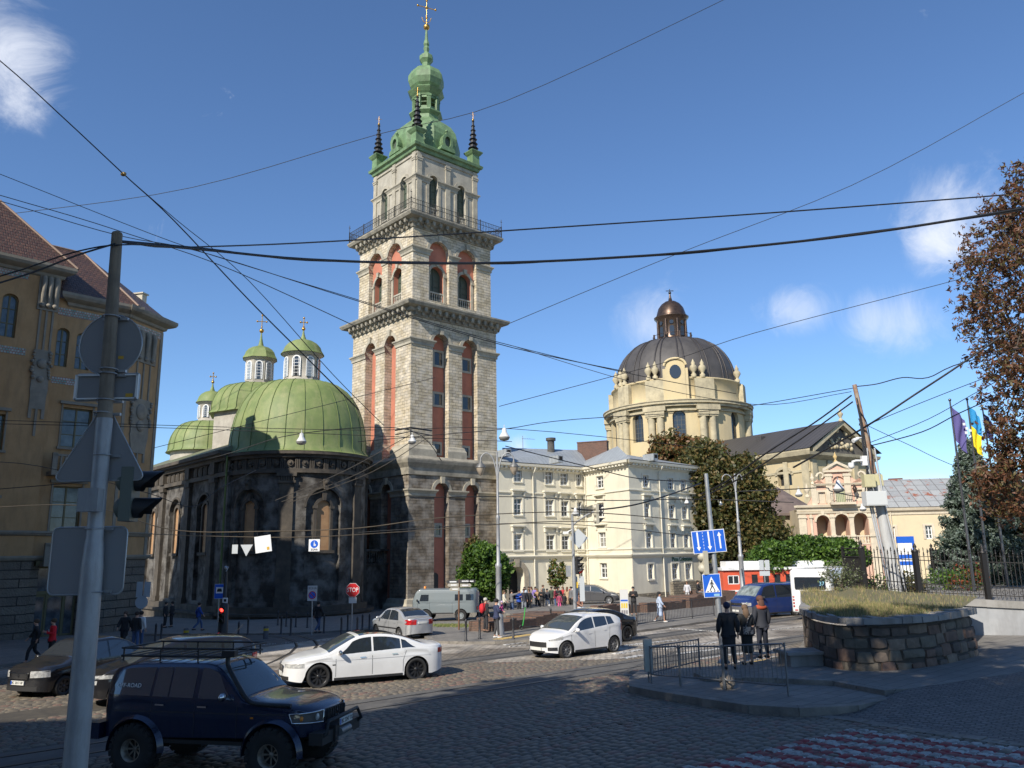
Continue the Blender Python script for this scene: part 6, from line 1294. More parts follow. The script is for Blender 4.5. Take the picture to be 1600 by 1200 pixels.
# blue and white advertising pylon behind the fence
p = at(1419,880,44); F_ = Fr(p.x,p.y,100); t = thing('info_pylon','blue and white striped information pylon behind the iron fence','pylon',(p.x,p.y,FPT[2].z-.1)); zb = FPT[2].z-.1; zt_ = F_.z(1419,838); BLUE = mat('sign_blue',(.01,.10,.52),.4); mb = MB(F_.M); mb.box(-.42,.42,0,.18,zb,zt_-.25); mb.build('panel',WHITE,t); mb = MB(F_.M); mb.box(-.43,.43,-.01,.19,zt_-.35,zt_); mb.box(.30,.43,-.01,.19,zb,zt_-.35); mb.box(-.42,.30,-.01,.0,zb+1.35,zb+1.55); mb.box(-.42,.30,-.01,.0,zb+1.0,zb+1.2); mb.build('blue_band',BLUE,t)
# -- poles and lamps
SPOLE = mat('grey_painted_steel',(.36,.37,.38),.5,.3,var=((.28,.29,.30),2),dirt=((.16,.15,.14),4,.5,(3,3,.6)))
OLDW = mat('weathered_wood',(.17,.145,.115),.9,var=((.25,.21,.16),4),dirt=((.06,.05,.04),3,.7,(4,4,.3)),bump=(14,.5,.01))
SBACK = mat('sign_back_aluminium',(.27,.27,.272),.5,.35,var=((.28,.285,.295),2),dirt=((.2,.2,.2),2,.3)); SRIM = mat('sign_rim',(.40,.41,.42),.4,.6)
pp = at(163,660,8.5); LP = thing('sign_pole','tall grey pole in the left foreground carrying the backs of four road signs','pole',(pp.x,pp.y,G(pp.x,pp.y)))
x0, y0 = pp.x, pp.y; zz = lambda y:zat(x0,y0,y); zg = G(x0,y0)
mb = MB(); ax = at(183,366,8.5); bx_ = at(163,660,8.5); cx_ = at(147,850,8.5); dx = at(118,1190,8.5); dirn = (dx-cx_); foot = dx+dirn.normalized()*max(0,(dx.z-zg))
mb.tube([ax,bx_],[.058,.078],14); mb.ball(ax+Vector((0,0,.0)),(.060,.060,.035),12,6); mb.build('wooden_mast',OLDW,LP)
mb = MB(); up_ = (bx_-cx_).normalized(); e1 = cx_+up_*.06; mb.tube([bx_+(ax-bx_)*.02,bx_,e1,cx_,cx_-up_*.25,dx,foot],[.083,.083,.083,.092,.108,.115,.12],16); mb.build('steel_mast',SPOLE,LP)
def rsign(name,label,px,py,D,shape,w_,h_,par,back=True,rotz=0,off=-.0,rim=True):
 p = at(px,py,D); M = Matrix.Translation((p.x,p.y,p.z))@Matrix.Rotation(rotz,4,'Z')
 if shape =='round':pts = [(w_/2*math.cos(i*math.pi/18),w_/2*math.sin(i*math.pi/18))for i in range(36)]
 elif shape =='tri':r = .06; pts = [];
 else:pts = None
 def rr(w,h,r):
  o = []
  for sx, sy, a0 in((1,-1,-90),(1,1,0),(-1,1,90),(-1,-1,180)):
   for k in range(4):a = R(a0+k*30); o.append((sx*(w/2-r)+r*math.cos(a),sy*(h/2-r)+r*math.sin(a)))
  return o
 if shape =='rect':pts = rr(w_,h_,.03)
 if shape =='rrect':pts = rr(w_,h_,.07)
 if shape in('tri','itri'):
  H = w_*.866; c = [(-w_/2,-H/2),(w_/2,-H/2),(0,H/2)]; pts = []
  for i, (cx,cy)in enumerate(c):
   a0 = (210,330,90)[i]-60
   q = Vector((cx,cy))*(1-.10); pts += [(q.x+.05*math.cos(R(a0+k*40)),q.y+.05*math.sin(R(a0+k*40)))for k in range(4)]
  if shape =='itri':pts = [(a,-b)for a,b in pts][::-1]
 mb = MB(M); mb.slab(pts,0,.003); s = tag(mb.build(name,SBACK,par),label)
 mb = MB(M); mb.tube([(a,-.0,b)for a,b in pts]+[(pts[0][0],0,pts[0][1])],.009,6); mb.build('rim',SRIM,s)
 return s, M
s, M = rsign('sign_panel','back of a round sign on the wooden mast, with yellow sticker',173,539,8.63,'round',.70,.7,LP); mb = MB(M); mb.box(.10,.16,-.008,-.004,-.165,-.13); mb.build('sticker',mat('yellow_sticker',(.55,.33,.04),.5),s)
s, M = rsign('sign_panel','back of a white-edged rectangular plate under the round sign',168,605,8.63,'rect',.70,.30,LP); mb = MB(M); mb.box(-.34,.34,-.035,-.005,.125,.14); mb.box(-.34,.34,-.035,-.005,-.14,-.125); mb.box(-.35,-.325,-.035,-.005,-.14,.14); mb.box(.325,.35,-.035,-.005,-.14,.14); mb.build('frame',WHITE,s); mb = MB(M); mb.box(.21,.29,-.008,-.004,-.115,-.075); mb.build('sticker',mat('yellow_sticker',(.5,.3,.04),.5),s)
s, M = rsign('sign_panel','back of a triangular warning sign in the middle of the mast',160,692,8.63,'tri',.93,.8,LP)
s, M = rsign('sign_panel','back of a large square sign with rounded folded edges, lowest on the mast',137,876,8.66,'rrect',.80,.70,LP,rotz=.0)
mb = MB()
for px, py in((174,495),(170,577),(169,584),(165,625),(161,645),(160,711),(148,826),(145,925)):
 mb = MB(); p = at(px,py,8.5); mb.tube([(p.x+.09*math.cos(a),p.y+.09*math.sin(a),p.z)for a in[i*math.pi/8 for i in range(17)]],.008,5); mb.box(p.x-.14,p.x+.14,p.y+.085,p.y+.125,p.z-.014,p.z+.014); mb.build('clamp',GALV,LP)
p = at(146,782,8.4); mb = MB(); mb.box(p.x-.105,p.x+.105,p.y-.12,p.y+.0,p.z-.12,p.z+.12); mb.build('junction_box',SPOLE,LP)
def signal(name,label,M,parts,col_lit=None,s=.3,n=2,body=None,hood=True,backplate=False):
 """signal head facing -y of M, origin at its centre"""
 t = thing(name,label,'traffic light',M.to_translation()); ROOTM[t.name] = Matrix.Translation(M.to_translation()); body = body or mat('signal_grey_green',(.11,.125,.105),.5)
 H = s*n; mb = MB(M); mb.box(-s*.48,s*.48,0,s*.42,-H/2,H/2)
 for k in range(n):z = H/2-s*(k+.5); mb.lathe([(.01,0)],4)if False else None; mb.M = M@Matrix.Translation((0,s*.42,z))@Matrix.Rotation(R(-90),4,'X'); mb.lathe([(s*.40,-.01),(s*.36,s*.16),(s*.2,s*.28),(.01,s*.32)],14,cap=False); mb.M = M
 mb.build('housing',body,t)
 for k in range(n):
  z = H/2-s*(k+.5); mb = MB(M@Matrix.Translation((0,0,z))@Matrix.Rotation(R(90),4,'X')); r = s*.38; L = s*.98; mb.lathe([(r,0),(r,s*.25)],18,cap=False)
  vs = []; N_ = 16
  for j in(0,1):
   for i in range(N_+1):a = R(-35)+(math.pi+R(70))*i/N_; l = (0 if j==0 else L*(.55+.45*math.sin(max(0,a)))); vs.append((r*math.cos(a),r*math.sin(a),l))
  mb.add(vs,[(i,i+1,N_+2+i,N_+1+i)for i in range(N_)],smooth=True); mb.build('hood',BLACK,t)
  lit = col_lit and col_lit[0] ==k; mb = MB(M@Matrix.Translation((0,-.004,z))@Matrix.Rotation(R(90),4,'X')); mb.ball((0,0,0),(r*.95,r*.95,s*.08),14,6)
  mb.build('lens',mat('lit_'+col_lit[1],(.8,.02,.01),.4,emis=((1,.03,.02),6))if lit else mat('unlit_lens_%d'%(k%3),((.08,.012,.01),(.05,.035,.01),(.01,.04,.02))[k%3],.2),t)
 return t
p = at(192,773,8.75); M = Matrix.Translation(p+Vector((.14,.0,0)))@Matrix.Rotation(R(90+8),4,'Z')@Matrix.Translation((0,0,0)); signal('traffic_light','big two-lens traffic light seen from the side on the foreground pole',M,0,s=.29,n=2)
# street lamp with two curved arms and lanterns near the crowd
def lamp_post(label,px,py,D,ytop,arms,lantern=True,rb=.16,fluted=True):
 p = at(px,py,D); x, y = p.x, p.y; zg = G(x,y); zt = zat(x,y,ytop); t = thing('street_lamp',label,'street lamp',(x,y,zg)); H = zt-zg; mb = MB()
 mb.lathe([(rb*2.2,zg),(rb*2.2,zg+.15),(rb*1.9,zg+.25),(rb*1.6,zg+.9),(rb*1.7,zg+1.0),(rb*1.15,zg+1.1),(rb*1.05,zg+H*.36),(rb*1.25,zg+H*.365),(rb*1.25,zg+H*.38),(rb*.75,zg+H*.39),(rb*.65,zg+H*.62),(rb*.8,zg+H*.625),(rb*.8,zg+H*.64),(rb*.5,zg+H*.65),(rb*.38,zt)],14,(x,y)); mb.build('column',SPOLE,t)
 for s in arms:
  mb = MB(); A = s; pts = [(x,y,zt-H*.18),(x+s*.12,y,zt-H*.09),(x+s*.35,y,zt-.25),(x+s*.75,y,zt-.05),(x+s*1.05,y,zt-.25),(x+s*1.1,y,zt-.5)]; mb.tube(smooth_poly([Vector(q)for q in pts],4),.035,6); ar = mb.build('arm',SPOLE,t)
  if lantern:mb = MB(); q = (x+s*1.1,y); mb.lathe([(.05,zt-.45),(.08,zt-.55),(.25,zt-.75),(.26,zt-.8)],12,q); hd = mb.build('lamp_head',mat('lamp_grey',(.16,.16,.155),.5,.4),ar); mb = MB(); mb.lathe([(.23,zt-.8),(.2,zt-.95),(.09,zt-1.16),(.02,zt-1.22)],12,q); mb.build('lamp_glass',mat('frosted_lantern',(.45,.38,.28),.25,var=((.3,.25,.2),3)),hd)
 return t
lamp_post('ornate grey street lamp with two hooked arms beside the crowd',779,900,41,706,(-.78,.78),rb=.13)
lamp_post('slender tapered grey lamp mast with two curved arms before the big chestnut',1158,880,62,740,(-.9,.5),lantern=False,rb=.17)
# hanging bell-shaped lamps (on the span wires)
LWH = mat('enamel_lamp',(.62,.62,.60),.35); first = None
for px, py, D, s, lb in((471,686,34,1.0,'white bell-shaped lamp hanging on a span wire before the green dome'),(644,687,38,.9,'white bell-shaped lamp hanging before the lit tower corner'),(788,679,30,.95,'white bell-shaped lamp hanging above the ornate street lamp'),(899,800,42,.85,'white bell-shaped lamp hanging by the tall signal mast'),(1073,784,52,.8,'small white lamp hanging before the top right windows of the white house'),(1248,770,46,.95,'grey-white lamp hanging before the yellow nave wall'),(1310,760,40,1.2,'large white lamp hanging before the pink chapel door'),(1348,793,48,.9,'small white lamp hanging by the cable pole'),(1126,787,60,.6,'tiny white lamp hanging before the dark chestnut')):
 p = at(px,py,D)
 if first is None:
  t = thing('hanging_lamp',lb,'hanging lamp',p,0,'lamps hanging on span wires'); ROOTM[t.name] = Matrix.Translation(p); T0 = Matrix.Translation(p)
  mb = MB(T0); mb.lathe([(.05,.26),(.08,.24),(.1,.1),(.19,-.05),(.22,-.1)],14); mb.cyl((0,0,.2),(0,0,.4),.015); mb.build('shade',LWH,t); mb = MB(T0); mb.lathe([(.22,-.1),(.22,-.14),(.17,-.22),(.02,-.26)],14); mb.build('globe',mat('dim_globe',(.25,.25,.24),.2),t); first = t; move(t,p,0,s)
 else:dup(first,p,0,lb,scale=s)
 # signal mast in the middle, with overhead arm
p = at(897,900,42); x, y = p.x, p.y; zg = G(x,y)+.1; zt = zat(x,y,803); t = thing('signal_mast','grey traffic signal mast with a curved arm reaching right over the road','pole',(x,y,zg)); mb = MB(); mb.tube([(x,y,zg),(x,y,zat(x,y,900)),(x,y,zat(x,y,870)),(x,y,zt)],[.10,.10,.075,.06],10); mb.build('column',SPOLE,t)
mb = MB(); e = at(934,797,41.5); mb.tube(smooth_poly([Vector((x,y,zat(x,y,822))),Vector((x+.15,y,zat(x,y,817))),Vector((x+.7,y-.2,zat(x,y,806))),e]),.045,6); mb.build('arm',SPOLE,t)
q = at(904,841,42.1); mb = MB(Matrix.Translation(q)@Matrix.Rotation(R(45),4,'Y')); mb.box(-.35,.35,0,.01,-.35,.35); tag(mb.build("sign_panel",mat("pale_sign_back",(.45,.48,.50),.5),t),"back of a diamond priority sign")
mb = MB(); q = at(907,920,42.1);
for s in(-.62,.08):mb.box(q.x+s*.5-.08,q.x+s*.5+.17,q.y,q.y+.012,q.z-.62,q.z+.62)
mb.build('sign_panel',mat('pale_sign_back',(.45,.48,.50),.5),t); mb = MB(); q = at(888,890,42); mb.box(q.x-.12,q.x+.12,q.y-.1,q.y+.12,q.z-.35,q.z+.2); mb.build('control_box',SPOLE,t); mb = MB(); q = at(891,922,42); mb.box(q.x+.28,q.x+.4,q.y,q.y+.1,q.z+.1,q.z+.4); mb.build('push_button',mat('yellow_box',(.65,.42,.03),.5),t)
mb = MB(); q = at(885,832,42); mb.tube([q,at(897,826,42)],.03,6); mb.box(q.x-.18,q.x+.1,q.y-.06,q.y+.06,q.z-.07,q.z+.05); mb.build('camera',WHITE,t)
q = at(903,887,42); signal('traffic_light','black traffic light head on the middle mast showing red',Matrix.Translation(q+Vector((.05,0,.12)))@Matrix.Rotation(R(60),4,'Z'),0,(2,'red'),.30,3,BLACK)
q = at(934,803,41.5); signal('traffic_light','cream-backed traffic light hanging at the tip of the curved arm',Matrix.Translation(q)@Matrix.Rotation(R(110),4,'Z'),0,None,.33,3,mat('cream_signal',(.45,.42,.33),.5))
# blue sign pole at the right crossing
p = gp(1131,1036,.2); x, y = p.x, p.y; zg = p.z; tp = at(1103,740,y); t = thing('sign_pole','slim grey pole with blue lane-arrow sign and pedestrian crossing sign','pole',(x,y,zg)); mb = MB(); T1_ = tp; mb.tube([(x,y,zg),Vector((x,y,zg)).lerp(T1_,.45),T1_],[.095,.085,.062],12); mb.lathe([(.2,zg),(.2,zg+.03),(.11,zg+.12)],10,(x,y)); mb.build('column',GALV,t)
WS = mat('sign_white',(.72,.73,.74),.4)
c = at(1107.5,846,y-.12); W_, H_ = 1.02, .70; M = Matrix.Translation(c)@Matrix.Rotation(R(-6),4,'Z')@Matrix.Rotation(R(-4.0),4,'Y'); mb = MB(M); mb.box(-W_/2,W_/2,0,.02,-H_/2,H_/2); sp = tag(mb.build('sign_panel',WS,t),'blue lane sign with two arrows down and one up'); mb = MB(M); mb.box(-W_/2+.02,W_/2-.02,-.006,-.001,-H_/2+.02,H_/2-.02); mb.build('blue_field',BLUE,sp); mb = MB(M)
for xx, up_ in((-.33,0),(.01,0),(.34,1)):
 s = 1 if up_ else-1; mb.box(xx-.024,xx+.024,-.010,-.007,-.24 if up_ else-.16,.16 if up_ else.31); pts = [(xx-.065,s*.15),(xx+.065,s*.15),(xx,s*.27)]; mb.slab(pts if s>0 else pts[::-1],-.0105,-.0075)
mb.box(.165,.178,-.010,-.007,-.33,.33)
for k in range(7):mb.box(-.175,-.162,-.010,-.007,-.32+k*.095,-.27+k*.095)
mb.build('arrows',WS,sp)
c = at(1112.5,915,y-.12); W_, H_ = .54, .70; M = Matrix.Translation(c)@Matrix.Rotation(R(-6),4,'Z')@Matrix.Rotation(R(-2.5),4,'Y'); mb = MB(M); mb.box(-W_/2,W_/2,0,.02,-H_/2,H_/2); sp = tag(mb.build('sign_panel',WS,t),'blue square sign with a walking pedestrian in a white triangle'); mb = MB(M); mb.box(-W_/2+.015,W_/2-.015,-.006,-.001,-H_/2+.015,H_/2-.015); mb.build('blue_field',BLUE,sp); mb = MB(M); mb.slab([(-.225,-.2),(.225,-.2),(0,.27)],-.010,-.007); mb.build('triangle',WS,sp)
mb = MB(M)
def limb(a,b,w_):a, b = Vector(a), Vector(b); d = (b-a).normalized(); n_ = Vector((-d.y,d.x))*w_; q = [a-n_,b-n_*.8,b+n_*.8,a+n_]; mb.slab([(v.x,v.y)for v in q],-.014,-.011)
hd_ = MB(M); hd_.slab([(.005+.024*math.cos(i),.145+.026*math.sin(i))for i in[k*math.pi/5 for k in range(10)]],-.014,-.011)
for a, b, w_ in(((.0,.115),(.0,.0),.026),((.0,.0),(-.035,-.07),.017),((-.035,-.07),(-.08,-.15),.014),((.005,.0),(.04,-.07),.017),((.04,-.07),(.075,-.15),.014),((-.01,.10),(-.06,.05),.011),((-.06,.05),(-.045,.01),.009),((.01,.10),(.06,.03),.011)):limb(a,b,w_)
hd_.build('pedestrian_head',BLACK,sp)
for k in range(4):xx = -.17+.1*k; mb.slab([(xx-.0,-.185),(xx+.045,-.185),(xx+.055,-.155),(xx+.02,-.155)],-.013,-.0105)
mb.build('pedestrian_symbol',BLACK,sp); mb = MB(M); mb.box(.03,.2,-.010,-.007,-.32,-.25); mb.build('sticker',mat('pale_blue_sticker',(.25,.45,.6),.5),sp)
q = at(1103,879,y+.05); signal('traffic_light','cream-backed traffic light between the two blue signs',Matrix.Translation(q)@Matrix.Rotation(R(105),4,'Z')@Matrix.Rotation(R(180),4,'Z')@Matrix.Rotation(R(180),4,'Z'),0,None,.36,2,mat('cream_signal',(.50,.47,.36),.5))
# grey sign backs before the red tram café
def signpost(label,pxb,pyb,pxt,pyt,h,panels,m=GALV,r=.03,zt=None):
 p = gp(pxb,pyb,h); t = thing('sign_post',label,'road sign',p); q = at(pxt,pyt,p.y); mb = MB(); mb.cyl(p,q,r); mb.build('post',m,t); out = []
 for(px,py,kind,w_,h_)in panels:
  c = at(px,py,p.y-.06); M = Matrix.Translation(c); s, _ = None, None; mb = MB(M)
  if kind =='rect':mb.box(-w_/2,w_/2,0,.02,-h_/2,h_/2)
  elif kind =='oct':mb.slab([(w_/2*math.cos(R(22.5+45*i)),w_/2*math.sin(R(22.5+45*i)))for i in range(8)],0,.02)
  elif kind =='round':mb.slab([(w_/2*math.cos(R(20*i)),w_/2*math.sin(R(20*i)))for i in range(18)],0,.02)
  s = mb.build('sign_panel',mat('pale_sign_back',(.45,.48,.50),.5),t); out.append((s,M))
 return t, out
signpost('back of a double white sign before the red café',1198,945,1193,875,.1,((1189.5,883,'rect',.33,.75),(1199,883,'rect',.33,.75),(1195,896,'rect',.78,.35)),r=.04)
signpost('backs of plates on a thin post at the corner of the ochre house',216,985,228,905,.1,((218,921,'rect',.42,1.0),(230,921,'rect',.42,1.0),(221,941,'round',.85,.85)),r=.035)
RED = mat('sign_red',(.42,.008,.012),.4)
t, o = signpost('red octagonal STOP sign on a thin post before the tower',549,992,551,915,.11,((551,922,'oct',.78,.78),(551,938,'rect',.42,.30))); (s,M) = o[0]; mb = MB(M); mb.slab([(.37*math.cos(R(22.5+45*i)),.37*math.sin(R(22.5+45*i)))for i in range(8)],-.006,-.001); mb.build('red_field',RED,s); text('STOP',.30,M@Matrix.Translation((0,-.012,0)),WS,s,.003,scale=(.85,1.1))
t, o = signpost('white no-parking zone sign with a blue disc on a thin post',487,993,488,915,.11,((488,927,'rect',.52,.80),)); (s,M) = o[0]; mb = MB(M);
ring = lambda r:[(r*math.cos(R(15*i)),-.1+r*math.sin(R(15*i)))for i in range(24)]
s['label'] = 'white plate with a no-parking disc'; mb.slab(ring(.21),-.006,-.001); mb.build('red_ring',RED,s); mb = MB(M); mb.slab(ring(.17),-.010,-.007); mb.build('blue_disc',BLUE,s); mb = MB(M@Matrix.Translation((0,0,-.1))@Matrix.Rotation(R(45),4,'Y')); mb.box(-.17,.17,-.014,-.011,-.02,.02); mb.build('red_bar',RED,s); text('ЗОНА',.17,M@Matrix.Translation((0,-.008,.26)),BLACK,s,.003)
BWN = mat('brown_post',(.20,.11,.07),.5,.3)
t, o = signpost('brown fingerpost with six small direction boards beside the grey van',717,984,717,905,.11,(),BWN,.05); p = Vector(t.location)
for px, py, w_, s in((708,909,.62,-1),(727,908,.62,1),(709,914,.55,-1),(727,914.5,.55,1),(711,920.5,.5,-1),(737,908,.35,1)):
 c = at(px,py,p.y); mb = MB(Matrix.Translation(c)); pts = [(-w_/2,-.09),(w_/2,-.09),(w_/2+.08*(s>0),0),(w_/2,.09),(-w_/2,.09),(-w_/2-.08*(s<0),0)]; mb.slab(pts,-.06,-.03); b_ = mb.build('direction_board',mat('dark_board',(.05,.05,.05),.5)if py<911 else mat('pale_board',(.35,.33,.28),.5),t); mb = MB(Matrix.Translation(c)); mb.box(-w_*.3,w_*.3,-.068,-.061,-.03,.03); mb.build('board_text',WS,b_)
 # left signal with red light, bus stop sign and wrapped column
p = gp(347,1004,.0); x, y = p.x, p.y; zg = p.z; t = thing('signal_column','thick black wrapped column by the church corner','pole',p); mb = MB(); zt = zat(x,y,893); mb.tube([(x,y,zg),(x,y,zat(x,y,945)),(x,y,zat(x,y,940)),(x,y,zt)],[.26,.24,.10,.09],10); mb.build('column',BLACK,t); mb = MB(); q = at(352,938,y-.1); mb.box(q.x-.13,q.x+.13,q.y-.03,q.y,q.z-.13,q.z+.13); s = mb.build('sign_panel',WS,t); mb = MB(); mb.box(q.x-.07,q.x+.07,q.y-.04,q.y-.031,q.z-.07,q.z+.07); mb.build('symbol',BLACK,s); mb = MB(); q = at(353,887,y); mb.tube([(x,y,zt),(x+.1,y,zt+.25),q],.03,6); mb.ball(q,.1,8,6); mb.build('camera',GALV,t)
q = at(350,957,y-.05); signal('traffic_light','black traffic light with a glowing red lamp before the church',Matrix.Translation(q+Vector((0,-.3,-.12))),0,(0,'red'),.27,3,BLACK)
t, o = signpost('blue and white bus stop sign on a thin post before the church',339,1000,343,912,.05,((343,924,'rect',.55,.78),),r=.03); (s,M) = o[0]; mb = MB(M); mb.box(-.26,.26,-.006,-.001,-.37,.37); mb.build('blue_field',BLUE,s); mb = MB(M); mb.box(-.19,.19,-.010,-.007,-.1,.22); f_ = mb.build('white_field',WS,s); mb = MB(M); mb.box(-.13,.13,-.014,-.011,-.02,.1); mb.box(-.1,.1,-.014,-.011,.1,.15); mb.build('bus_symbol',BLACK,s)
# -- signs hung on the span wires
def hung(label,px,py,D,kind,w_,h_,m,tilt=0):
 p = at(px,py,D); M = Matrix.Translation(p)@Matrix.Rotation(R(tilt),4,'Y'); t = thing('hanging_sign',label,'road sign',p); mb = MB(M)
 if kind =='rect':mb.box(-w_/2,w_/2,0,.02,-h_/2,h_/2)
 else:mb.slab([(0,-h_/2),(w_/2,h_/2),(-w_/2,h_/2)],0,.02)
 s = mb.build('sign_panel',m,t); mb = MB(M)
 for xx in(-w_*.3,w_*.3):mb.cyl((xx,0,h_/2),(xx,0,h_/2+.18),.01)
 mb.build('hanger',BLACK,t); return t, s, M
t, s, M = hung('white square sign back hanging tilted on the span wire, with yellow sticker',411,850,33,'rect',.66,.66,WS,-8); mb = MB(M); mb.box(.14,.24,-.006,-.001,-.26,-.14); mb.build('sticker',mat('yellow_sticker',(.6,.36,.04),.5),s)
t, s, M = hung('white hanging sign with blue walking-zone disc before the apse',491,852,34,'rect',.46,.50,WS); mb = MB(M); mb.slab([(.16*math.cos(R(15*i)),.05+.16*math.sin(R(15*i)))for i in range(24)],-.006,-.001); mb.build('blue_disc',BLUE,s); mb = MB(M); mb.box(-.02,.02,-.010,-.007,-.03,.1); mb.box(.01,.06,-.010,-.007,-.03,.05); mb.ball((0,-.008,.13),(.02,.003,.02),8,4); mb.build('walker_symbol',WS,s); text('ЗОНА',.11,M@Matrix.Translation((0,-.008,-.18)),BLACK,s,.003)
hung('grey triangular sign back hanging point down left of the tilted white sign',385,860,33,'tri',.50,.46,mat('pale_sign_back',(.45,.48,.50),.5))
hung('small grey plate hanging left of the triangular sign',367,858,33,'rect',.23,.36,mat('pale_sign_back',(.45,.48,.50),.5))
# -- utility pole with cabinets, cameras
b0 = at(1398,905,33.5); t0 = at(1335,601,33.5); t = thing('utility_pole','leaning weathered utility pole hung with boxes, cables and white cameras','pole',(b0.x,b0.y,FPT[2].z)); RUSTW = mat('rusty_pole',(.30,.23,.16),.85,var=((.24,.10,.05),5),dirt=((.40,.38,.34),4,.6,(2,2,.6)),bump=(12,.4,.01)); mid = at(1366,740,33.5); mb = MB(); mb.tube([mid,t0],[.12,.09],10); mb.build('upper_mast',RUSTW,t); foot = b0+(b0-mid).normalized()*1.2; mb = MB(); mb.tube([mid+Vector((.12,0,0)),at(1375,790,33.5),foot],[.15,.19,.24],14); mb.build('concrete_foot',mat('pale_concrete',(.44,.44,.43),.8,dirt=((.25,.24,.22),2,.5,(2,2,.4)),bump=(10,.2)),t)
for dx_, r in((-.33,.04),(-.24,.035),(.28,.035)):mb = MB(); mb.tube([at(1360,700,33.3)+Vector((dx_*.6,0,0)),at(1372,790,33.3)+Vector((dx_,0,0)),foot+Vector((dx_*1.1,-.2,0))],r,6); mb.build('conduit',mat('pale_conduit',(.40,.41,.42),.6),t)
def cab(n_,px0,py0,px1,py1,D,dp,m):a, b = at(px0,py1,D), at(px1,py0,D); mb = MB(); mb.box(a.x,b.x,D,D+dp,a.z,b.z); bm = mb.build(n_,m,t); mb = MB(); mb.box(a.x+.03,b.x-.03,D-.012,D,a.z+.03,b.z-.03); mb.build('cabinet_door',m,bm)
CRB = mat('cream_box',(.50,.46,.27),.5,dirt=((.35,.31,.2),3,.4)); cab('cabinet',1352,741,1367,761,33.0,.3,CRB); cab('cabinet',1368,741,1379,759,33.35,.3,CRB); cab('cabinet',1355,767,1385,790,32.9,.45,mat('pale_box',(.55,.56,.55),.5)); cab('cabinet',1349,714,1350.5,728,33.2,.1,WHITE)
mb = MB(); q = at(1350,720,33.2); mb.box(q.x-.1,q.x+.1,q.y-.1,q.y+.1,q.z-.2,q.z+.2); mb.tube([q,at(1337,720,33),at(1331,722,33)],.05,6); e = at(1330,727,33); mb.lathe([(.12,e.z+.1),(.13,e.z-.05),(.1,e.z-.12),(.01,e.z-.16)],10,(e.x,e.y)); mb.build('camera',WHITE,t)
mb = MB(); q = at(1346,684,33.3); mb.tube([at(1333,689,33.0),at(1341,685,33.1)],[.09,.07],8); mb.tube([at(1341,685,33.1),q],.04,6); mb.build('camera',WHITE,t)
mb = MB()
for k in range(5):
 o = random.uniform(-.15,.2); mb.tube(smooth_poly([t0+Vector((o*.3,-.15,-.6-k*.3)),at(1350,665,33.3)+Vector((o,0,0)),at(1357,720,33.2)+Vector((o,0,0)),at(1352+4*k,768,33.1)]),.025,5)
mb.build('cable_bundle',BLACK,t)
# -- flagpoles
DSTEEL = mat('flagpole_steel',(.14,.14,.15),.35,.8)
def cloth(M,w_,h_,segs,colfn,amp=.12):
 mb = MB(M); N_, K_ = 10, segs
 for j in range(K_):
  mb.m = colfn(j/K_);
  mb.grid(lambda u,v:(u*w_*(1-.25*(j+v)/K_)*.8+.05*math.sin(6*(j+v)/K_),amp*math.sin(u*9+2*(j+v)/K_)*u,-h_*(j+v)/K_-u*w_*.95),N_,1)
 return mb
for px0, py0, px1, py1, D, kind, lb in((1484,625,1520,905,37,'p','flagpole with a drooping violet flag, left of three'),(1511,624,1545,900,39,'u','flagpole with a drooping blue and yellow flag, middle of three'),(1535,637,1572,895,41,'d','flagpole with a dark blue flag half behind brown leaves, right of three')):
 b, q = at(px1,py1,D), at(px0,py0,D); zf = FPT[2].z-.1; b = b+(b-q).normalized()*max(0,(b.z-zf)); t = thing('flagpole',lb,'flagpole',b,0,'flagpoles behind the iron fence'); mb = MB(); mb.tube([b,q],[.075,.035],8); mb.ball(q,.07,8,6); mb.build('pole',DSTEEL,t)
 M = Matrix.Translation(q+Vector((0,0,-.15))+(b-q).normalized()*.1); s = {'p':(.75,1.6),'u':(.65,2.0),'d':(.5,1.2)}[kind]
 tl = math.atan2(b.x-q.x,q.z-b.z); M = M@Matrix.Rotation(-tl,4,'Y')
 mb = cloth(M,s[0],s[1],10,(lambda f:0 if f<.42 else 1)if kind=='u' else(lambda f:0)); ms = {'p':[mat('violet_cloth',(.09,.08,.24),.8)],'u':[mat('sky_cloth',(.02,.25,.55),.8),mat('yellow_cloth',(.75,.60,.02),.8)],'d':[mat('navy_cloth',(.05,.06,.20),.8)]}[kind]
 f_ = mb.build('flag',ms,t)
 if kind =='p':
  mb = MB(M)
  for k, (u0,v0)in enumerate(((.35,.55),(.45,.75),(.4,.95),(.55,1.1),(.6,.85))):mb.box(u0,u0+.12,-.2,-.19,-v0-.45,-v0-.33)
  mb.build('emblem',WS,f_)
